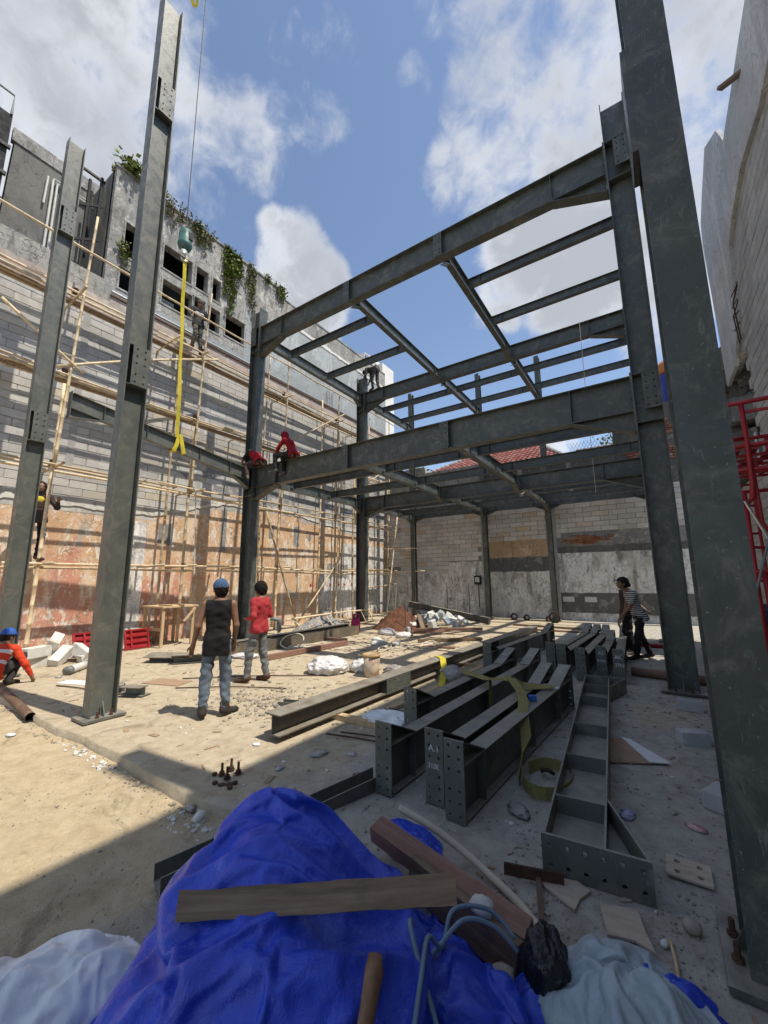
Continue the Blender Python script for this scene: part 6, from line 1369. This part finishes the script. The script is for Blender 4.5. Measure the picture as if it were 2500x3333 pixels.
    if 'hair' in w:
        t = SDF(); hb = 1.0 if 'cap' in w else 1.13; t.ell(hd+up*.03-fwd*.012, (.086*hb, .103*hb, .102*hb), hr); t.ell(hd-up*.02-fwd*.045, (.078*hb, .062*hb, .085*hb), hr, .03)
        t.rip = lambda x, y, z: (.009*np.sin(70*x+30*z+4*np.sin(20*y))*np.sin(60*y+40*z)+.004*np.sin(150*x+90*z)*np.sin(140*y)).astype(np.float32)
        t.plane(hd+fwd*.055-up*.0, fwd*1.0-up*.35); child('hair', t, 'hair')
        if w['hair'] == 'bun': t = SDF(); t.ell(hd-fwd*.115-up*.03, (.035, .05, .05), hr); child('hair_bun', t, 'hair')
    if 'cap' in w:
        mat, brim = w['cap']; t = SDF(); t.ell(hd+up*.036-fwd*.008, (.096, .114, .108), hr); t.plane(hd+up*.026, -up); child('cap', t, mat)
        if brim:
            br = inst('cap_brim', None, o) if False else None
            t = SDF(); bd = hr@np.array([math.sin(R(brim-1)), math.cos(R(brim-1)), 0]); bs = np.cross(bd, up)
            for s in (-1, 0, 1): t.cone(hd+up*.045+bd*.06+bs*s*.045, hd+up*.032+bd*(.165-abs(s)*.02)+bs*s*.045, .012, .009, .02)
            child('cap_brim', t, mat)
    if 'hood' in w:
        t = SDF(); t.ell(hd+up*.02-fwd*.015, (.105, .118, .125), hr); t.cone(hd-up*.06-fwd*.03, J['nek']-sp*.02, .09, .10, .05); t.rip = fold(.004, 30); t.plane(hd+fwd*.06, fwd); child('hood', t, w['hood'])
    e = MB()
    for s in (-1, 1): e.lathe([(.0, -.006), (.011, 0), (.0, .006)], hd+sid*s*.032+fwd*.086+up*.006, 8, tuple(fwd))
    em = e.mesh('eyes', 'black', True); inst('eyes', em, o)
    if 'extra' in w: w['extra'](o, J, child)
    return o
P_ = person
P_('man in a black tank top, faded jeans and blue cap standing with his back turned', (-4.70, 3.22, 0), R(48), dict(shl=(-.168, 0, 1.355), shr=(.168, 0, 1.355), ell=(-.235, -.03, 1.09), wrl=(-.29, .06, .86), elr=(.215, .0, 1.09), wrr=(.19, .12, .88), anl=(-.12, -.05, .085), tol=(-.16, .11, .035), anr=(.13, .03, .085), tor=(.23, .15, .035), knl=(-.11, .0, .47), knr=(.115, .06, .47)),
   dict(top=('c_black', 0, .13), pants='c_jeans', shoes='shoe_dark', boots=1, hair=1, cap=('c_bluecap', 1+10)), head=(25, 4, 0), hgt=1.0, h=.011)
P_('young man in a red long-sleeved shirt and grey jeans holding something at his waist', (-5.66, 4.66, 0), R(104), dict(che=(0, -.03, 1.22), nek=(0, -.03, 1.40), ell=(-.24, -.06, 1.10), elr=(.24, -.05, 1.10), wrl=(-.14, .15, 1.04), wrr=(.12, .17, 1.03), anl=(-.12, .12, .085), tol=(-.14, .28, .035), anr=(.12, -.10, .085), tor=(.14, .06, .035), knl=(-.11, .10, .47), knr=(.11, -.02, .47)),
   dict(top=('c_red', 1.85, .05), pants='c_jeans2', shoes='sandal', hair=1), head=(-5, 2, 0), hgt=.975, h=.011, hands=dict(l=(.6, .6, .1), r=(-.6, .6, .1)))
P_('worker in a striped shirt and black cap leaning a hand on the stacked beams', (-.42, 10.1, 0), R(118), dict(pel=(0, -.06, .88), che=(0, .05, 1.19), nek=(0, .13, 1.36), hed=(0, .22, 1.50), shl=(-.16, .08, 1.30), shr=(.17, .06, 1.31), ell=(-.22, .22, 1.03), wrl=(-.20, .42, .80), elr=(.33, -.16, 1.13), wrr=(.16, -.24, .98), hpl=(-.085, -.06, .85), hpr=(.085, -.06, .85), knl=(-.10, .06, .46), anl=(-.11, .12, .085), tol=(-.12, .28, .035), knr=(.11, -.10, .46), anr=(.12, -.26, .085), tor=(.13, -.11, .035)),
   dict(top=('c_stripe', .65, .10), pants='c_black', shoes='shoe_dark', hair=1, cap=('c_black', 1)), head=(10, 16, 0), hgt=1.02, h=.012, hands=dict(l=(0, .25, -.8)))
P_('bare-armed man half hidden behind the worker in the striped shirt', (-.62, 10.62, 0), R(110), dict(ell=(-.22, .05, 1.06), wrl=(-.18, .12, .84)),
   dict(top=('c_brown', .25, .04), pants='c_black', shoes='shoe_grey', hair='bun'), head=(0, 6, 0), hgt=.99, h=.014)
P_('man in an orange hi-vis jacket and blue cap squatting at the left edge', (-9.02, 2.18, -.01), R(46), dict(pel=(0, -.12, .22), che=(0, .02, .46), nek=(0, .10, .60), hed=(.0, .17, .715), shl=(-.18, .06, .54), shr=(.18, .06, .54), ell=(-.28, .16, .34), wrl=(-.25, .34, .22), elr=(.31, .10, .31), wrr=(.37, .20, .11), hpl=(-.09, -.10, .20), hpr=(.09, -.10, .20), knl=(-.2, .24, .42), knr=(.17, .26, .40), anl=(-.16, .04, .085), anr=(.14, .06, .085), tol=(-.19, .19, .035), tor=(.17, .2, .035)),
   dict(top=('c_orange', 1.85, .05), bands=('c_reflect', (.03, -.13)), pants='c_dark', shoes='shoe_dark', hair=1, cap=('c_bluehat', 1+8)), head=(-25, -8, 0), hgt=1.08, h=.011, hands=dict(r=(.1, .2, -.7)))
P_('hooded man climbing the scaffold behind the leftmost column', (-11.12, 3.0, 2.12), R(-98), dict(elr=(.30, .10, 1.28), wrr=(.22, .26, 1.46), ell=(-.3, .1, 1.12), wrl=(-.28, .25, 1.25), anl=(-.08, 0, .085), anr=(.1, .02, .085)),
   dict(top=('c_brown', 1.9, .08), pants='c_black', shoes='sandal', hood='c_black', extra=lambda o, J, ch: ch('scarf', SDF().ell(J['che']+np.array([0, .08, .06]), (.09, .03, .07)), 'c_yellow')), hgt=1.04, h=.014)
P_('man in dark jacket and cap standing high on the bamboo scaffold', (-11.18, 6.32, 8.72), R(-100), dict(hed=(0, .07, 1.525), ell=(-.28, .06, 1.10), wrl=(-.30, .24, .98), elr=(.29, .02, 1.09), wrr=(.28, .22, .93), knr=(.10, .12, .49), knl=(-.08, .0, .47)),
   dict(top=('c_dark', 1.9, .08), bands=('c_reflect', (-.02,)), pants='c_khaki', shoes='shoe_dark', hair=1, cap=('c_khaki', 1)), head=(12, -18, 0), hgt=1.02, h=.014)
P_('man in red vest and tan cap straddling the lower girder, leaning left', (-9.30, 7.42, 4.96), R(78), dict(pel=(0, -.05, .10), che=(0, .26, .36), nek=(0, .42, .46), hed=(0, .56, .50), shl=(-.17, .38, .44), shr=(.17, .38, .42), ell=(-.24, .60, .28), wrl=(-.18, .80, .12), elr=(.24, .58, .26), wrr=(.20, .82, .10), hpl=(-.10, -.02, .09), hpr=(.10, -.02, .09), knl=(-.26, .36, .06), anl=(-.30, .12, -.32), tol=(-.33, .02, -.42), knr=(.20, .38, .06), anr=(.22, .15, -.30), tor=(.24, .27, -.36)),
   dict(top=('c_black', .8, .02), vest=('c_vest', .02), pants='c_brown', shoes='shoe_grey', hair=1, cap=('c_tan', 1)), head=(0, -40, 0), hgt=1.0, h=.013)
P_('hooded man in crimson sitting side-on on the lower girder with legs dangling', (-7.90, 7.42, 4.96), R(98), dict(pel=(0, 0, .10), che=(0, .12, .39), nek=(0, .25, .54), hed=(0, .33, .66), shl=(-.17, .20, .48), shr=(.17, .22, .48), ell=(-.22, .36, .26), wrl=(-.16, .46, .08), elr=(.22, .40, .26), wrr=(.18, .50, .08), hpl=(-.10, .03, .09), hpr=(.10, .03, .09), knl=(-.20, .46, .06), knr=(.12, .46, .06), anl=(-.24, .42, -.36), anr=(.16, .44, -.32), tol=(-.26, .57, -.40), tor=(.18, .58, -.36)),
   dict(top=('c_crimson', 1.9, .03), pants='c_navyblk', shoes='shoe_grey', hood='c_crimson'), head=(-8, -10, 0), hgt=1.0, h=.013)
P_('man in dark clothes bending over a bucket on the upper girder', (-9.05, 13.0, 9.56), R(88), dict(pel=(0, -.06, .93), che=(0, .26, .98), nek=(0, .42, .97), hed=(0, .55, .93), shl=(-.17, .36, .96), shr=(.17, .36, .96), ell=(-.2, .38, .68), wrl=(-.12, .42, .46), elr=(.2, .40, .68), wrr=(.1, .43, .46), hpl=(-.09, -.04, .88), hpr=(.09, -.04, .88), knl=(-.13, .08, .47), knr=(.12, .0, .47), anl=(-.05, .10, .085), anr=(.05, -.14, .085), tol=(-.05, .24, .035), tor=(.05, .0, .035)),
   dict(top=('c_dark', 1.85, .03), pants='c_dark', shoes='shoe_dark', hair=1), head=(0, -60, 0), hgt=1.0, h=.015)
P_('person in dark striped sleeves mostly hidden behind the leftmost column', (-10.55, 1.62, .72), R(-60), dict(), dict(top=('c_navyblk', 1.9, .08), pants='c_black', shoes='shoe_dark', hair=1), hgt=.5, h=.016) if False else None

# ------------------------------------------------------------------ foreground: tarpaulin heap and what lies on and round it
def ridge_(t): return abs(math.sin(math.pi*t))
def cloth_thing(P, name, mat, label, cat, keep, loc):
    ny, nx = P.shape[:2]; vs = P.reshape(-1, 3).tolist()
    fs = [(j*nx+i, j*nx+i+1, (j+1)*nx+i+1, (j+1)*nx+i) for j in range(ny-1) for i in range(nx-1) if keep(2*(i+.5)/(nx-1)-1, 2*(j+.5)/(ny-1)-1)]
    us = sorted({k for f in fs for k in f}); rm = {k: i for i, k in enumerate(us)}
    m_ = MB().add([vs[k] for k in us], [tuple(rm[k] for k in f) for f in fs]); bv = BVHTree.FromPolygons([V(v) for v in m_.v], m_.f)
    o = m_.thing(name, mat, label, cat, smooth=True, loc=loc); sm_ = o.modifiers.new('smooth', 'SUBSURF'); sm_.levels = 0; sm_.render_levels = 2
    return o, bv
tp, TBV = cloth_thing(SHEETS['tarp'], 'blue_tarpaulin', 'tarp_blue', 'bright blue tarpaulin heaped over a pile in the foreground', 'tarpaulin', lambda u, v: not (u < -.55 and v > .62 + .3*fbm(u*3, v*3)), (-1.6, 1.4, 0))
def on_tarp(x, y, dz=.0):
    h = TBV.ray_cast(V((x, y, 3)), V((0, 0, -1)))[0]; z = h.z if h else (-.085 if y < edge_y(x) else 0); return V((x, y, z+.004+dz))
def plank_bar(name, label, cat, p, q, w, t, up, mat, segs=14, chip=.006, group=None):
    """Sawn board with slightly uneven arrises."""
    p, q, up = V(p), V(q), V(up); d = (q-p).normalized(); sd = d.cross(up).normalized(); u = sd.cross(d).normalized(); rr = random.Random(len(label)); vs = []; L = (q-p).length
    for i in range(segs+1):
        x = L*(i/segs)-L/2
        for a, b_ in ((-1, -1), (1, -1), (1, 1), (-1, 1)): vs.append((x+(rr.uniform(-1, 1)*chip if i in (0, segs) else 0), a*t/2+rr.uniform(-1, 1)*chip*.3, b_*w/2+rr.uniform(-1, 1)*chip*.5))
    fs = [(3, 2, 1, 0)]+[(4*i+k, 4*i+(k+1) % 4, 4*i+4+(k+1) % 4, 4*i+4+k) for i in range(segs) for k in range(4)]+[(4*segs, 4*segs+1, 4*segs+2, 4*segs+3)]
    o = inst(name, MB().add(vs, fs).mesh(name, mat)); c = (p+q)/2; sd = sd*-1 if False else sd
    o.matrix_world = Matrix(((d.x, -sd.x, u.x, c.x), (d.y, -sd.y, u.y, c.y), (d.z, -sd.z, u.z, c.z), (0, 0, 0, 1)))
    return tag(o, label, cat, group)
plank_bar('wooden_plank', 'weathered brown plank lying across the blue tarpaulin', 'plank', (-1.53, .962, .505), (-.665, 1.425, .615), .08, .042, (-.42, .38, .82), 'timber')
plank_bar('thick_board', 'reddish thick board slanting down behind the blue tarpaulin', 'board', (-1.55, 2.22, .17), (-.635, 2.10, .06), .09, .11, (.1, -.25, 1), 'timber_red')
plank_bar('dark_board', 'dark board on edge below the reddish board', 'board', (-1.25, 2.12, .10), (-.66, 2.02, .0), .17, .05, (0, 0, 1), 'timber')
def cloth_patch(name, label, cat, mat, c, rx, ry, h, rot, seed, n=90, fold=.06, base=0.0, kf=1.2):
    m_ = MB(); vs = []; ca, sa = math.cos(rot), math.sin(rot); keep = []
    for j in range(n+1):
        for i in range(n+1):
            u, v = -1+2*i/n, -1+2*j/n; r_ = math.hypot(u, v); a = math.atan2(v, u)
            rim = 1+.12*fbm(math.cos(a)*1.5+seed, math.sin(a)*1.5, 0, 3); q = r_/rim; keep.append(q < 1)
            z = h*max(0, 1-q**2.6) + fold*.45*(ridge_(a*kf+.6*fbm(u*2+seed, v*2)+seed)**1.4-.4)*min(1, q*2)*max(0, 1.15-q) + fold*1.3*(ridge_(u*1.1+v*.5+seed+.6*fbm(u*2, v*2, seed))**1.5-.4)*max(0, 1-q)+fold*.4*(ridge_(-u*2.1+v*2.7+seed+.5*fbm(u*3, v*3, seed))-.5)*max(0, 1-q) + .006*fbm(u*5+seed, v*5)
            x, y = u*rx, v*ry; vs.append((c[0]+x*ca-y*sa, c[1]+x*sa+y*ca, base+max(z, .006)))
    fs = [(j*(n+1)+i, j*(n+1)+i+1, (j+1)*(n+1)+i+1, (j+1)*(n+1)+i) for j in range(n) for i in range(n)]
    fs = [f for f in fs if any(keep[k] for k in f)]; us = sorted({k for f in fs for k in f}); rm = {k: i for i, k in enumerate(us)}
    m_.add([vs[k] for k in us], [tuple(rm[k] for k in f) for f in fs]); return m_.thing(name, mat, label, cat, smooth=True)
cloth_patch('blue_sheet', 'smaller blue sheet bunched up under the grey tarp at the bottom right', 'tarpaulin', 'tarp_blue', (-.30, 2.05, 0), .46, .27, .17, .55, 2.2, base=-.07)
cloth_thing(SHEETS['grey'], 'grey_tarp', 'tarp_grey', 'pale grey blue tarp crumpled at the bottom right corner', 'tarpaulin', lambda u, v: math.hypot(u, v) < .97+.12*fbm(u*2, v*2, 4), (-.24, 2.0, 0))
cloth_patch('blue_scrap', 'faded blue flap of tarpaulin lying flat behind the heap', 'tarpaulin', 'tarp_grey' if False else 'tarp_blue', (-1.46, 2.46, 0), .27, .17, .03, -.5, 8.3, fold=.015, base=.002)
put_blob('black_bag', 'bag_black', (-.525, 1.95, -.05), (.085, .085, .135), 'crumpled black plastic bag between the blue tarp and the grey tarp', 'bag', .4, sub=5, amp=.3, fr=1.5, seed=7.7)
cloth_thing(SHEETS['sack'], 'white_sack', 'sack_white', 'large white woven sack lying at the bottom left corner', 'sack', lambda u, v: (abs(u)**3.2+abs(v)**3.2) < .94, (-2.3, .75, 0))
tv = lambda x, y, dz=.0: tuple(on_tarp(x, y, dz))
cord('clear bluish hose looped over the right of the blue tarpaulin', [(-.66, 1.98, .12), (-.76, 1.96, .2), (-.857, 1.80, .26), tv(-.857, 1.68, .012), tv(-.842, 1.536, .012), tv(-.79, 1.38, .012), tv(-.751, 1.236, .012), tv(-.72, 1.08, .012)], .009, 'hose_clear', 'hose', 'hose')
cord('second run of clear hose crossing the first on the tarpaulin', [(-.64, 1.95, .10), (-.72, 1.90, .19), (-.81, 1.78, .25), tv(-.88, 1.60, .02), tv(-.895, 1.50, .014), tv(-.841, 1.44, .014), tv(-.74, 1.40, .014), tv(-.66, 1.34, .014)], .009, 'hose_clear', 'hose', 'hose')
cord('thick cream hose curving down beside the reddish board', [(-1.5, 2.4, .22), (-1.3, 2.42, .17), (-1.1, 2.44, .09), (-.93, 2.41, .04), (-.76, 2.33, .025), (-.62, 2.22, .022), (-.56, 2.14, .02)], .021, 'hose_white', 'hose', 'hose')
ax = root('tool_handle', 'wooden tool handle sticking up out of the tarpaulin at the bottom edge', 'tool', (-.8, 1.0, .3)); MB().tube([(-.765, .96, .30), (-.782, 1.03, .38), (-.80, 1.10, .455), (-.812, 1.145, .50), (-.825, 1.17, .525)], [.024, .023, .024, .029, .021], 12).part('shaft', 'handle', ax, True)
ts = root('steel_tee', 'rusty T of flat steel lying right of the cream hose', 'steel scrap', (-.7, 2.45, 0)); MB().bar((-.87, 2.49, .05), (-.575, 2.59, .04), (0, 0, 1), .012, .06).part('head', 'rust', ts); MB().bar((-.70, 2.55, .03), (-.60, 2.20, .02), (0, 0, 1), .028, .014).part('stem', 'rust_pipe', ts)
def sheet(label, pts, mat, name='plywood_piece', cat='board', t=.012, z=.012, holes=()):
    return MB().prism([(x, y, z) for x, y in pts], (0, 0, 1), t).thing(name, mat, label, cat)
sheet('torn plywood piece under the steel T', [(-.73, 2.60), (-.52, 2.66), (-.45, 2.62), (-.49, 2.53), (-.50, 2.44), (-.66, 2.52)], 'ply')
sheet('squarish plywood piece in front of the sideways beam', [(-.40, 2.54), (-.24, 2.60), (-.20, 2.46), (-.16, 2.36), (-.24, 2.39), (-.35, 2.36)], 'ply', z=.02)
o = root('drilled_board', 'board scrap with cut notches near the foot of the near column', 'board', (0, 3.08, 0)); MB().plate((-.01, 3.08, .02), (1, 0, 0), (0, 1, 0), .21, .19, .012, 2, 2, .016).part('board', 'ply', o)
cd = root('cardboard_sheet', 'flattened brown cardboard with a white strip beside the sideways beam', 'cardboard', (-.3, 4.75, 0)); MB().prism([(x, y, .015) for x, y in ((-.60, 4.98), (-.46, 5.07), (-.20, 4.56), (-.50, 4.40))], (0, 0, 1), .008).part('brown_face', 'cardboard', cd); MB().prism([(x, y, .026) for x, y in ((-.47, 5.09), (-.38, 5.06), (-.05, 4.62), (-.21, 4.55))], (0, 0, 1), .008).part('white_strip', 'paper', cd)
for k, (x, y, z, s, m1, lab) in enumerate(((-.82, 2.03, .11, .055, 'pale_block', 'white stone resting against the dark board by the tarpaulin'), (-.86, 2.40, .0, .028, 'brick', 'brick fragment by the head of the steel T'), (-.80, 2.42, .0, .014, 'stone', 'small dark pebble beside the brick fragment'), (-.02, 2.62, .0, .04, 'stone', 'grey rock near the foot of the near column'), (-.13, 2.46, .0, .02, 'pale_block', 'pale chip between the plywood and the near column'), (-2.95, 1.96, -.085, .05, 'pale_block', 'pale lump of mortar at the slab edge left of the tarpaulin'), (-3.12, 2.0, -.085, .035, 'plastic_grey', 'dirty plastic scrap at the slab edge'), (-.68, 1.86, .02, .05, 'stone', 'stone showing between the blue tarp and the black bag'))):
    put_blob('stone_chunk', m1, (x, y, z), (s, s*.8, s*.7), lab, 'stone', k, sub=2, amp=.5, fr=1.6, seed=k*2.1)
cord('thin stick lying near the foot of the near column', [(-.11, 2.50, .012), (-.09, 2.36, .012), (-.085, 2.25, .012)], .008, 'timber_pale', 'stick', 'stick')
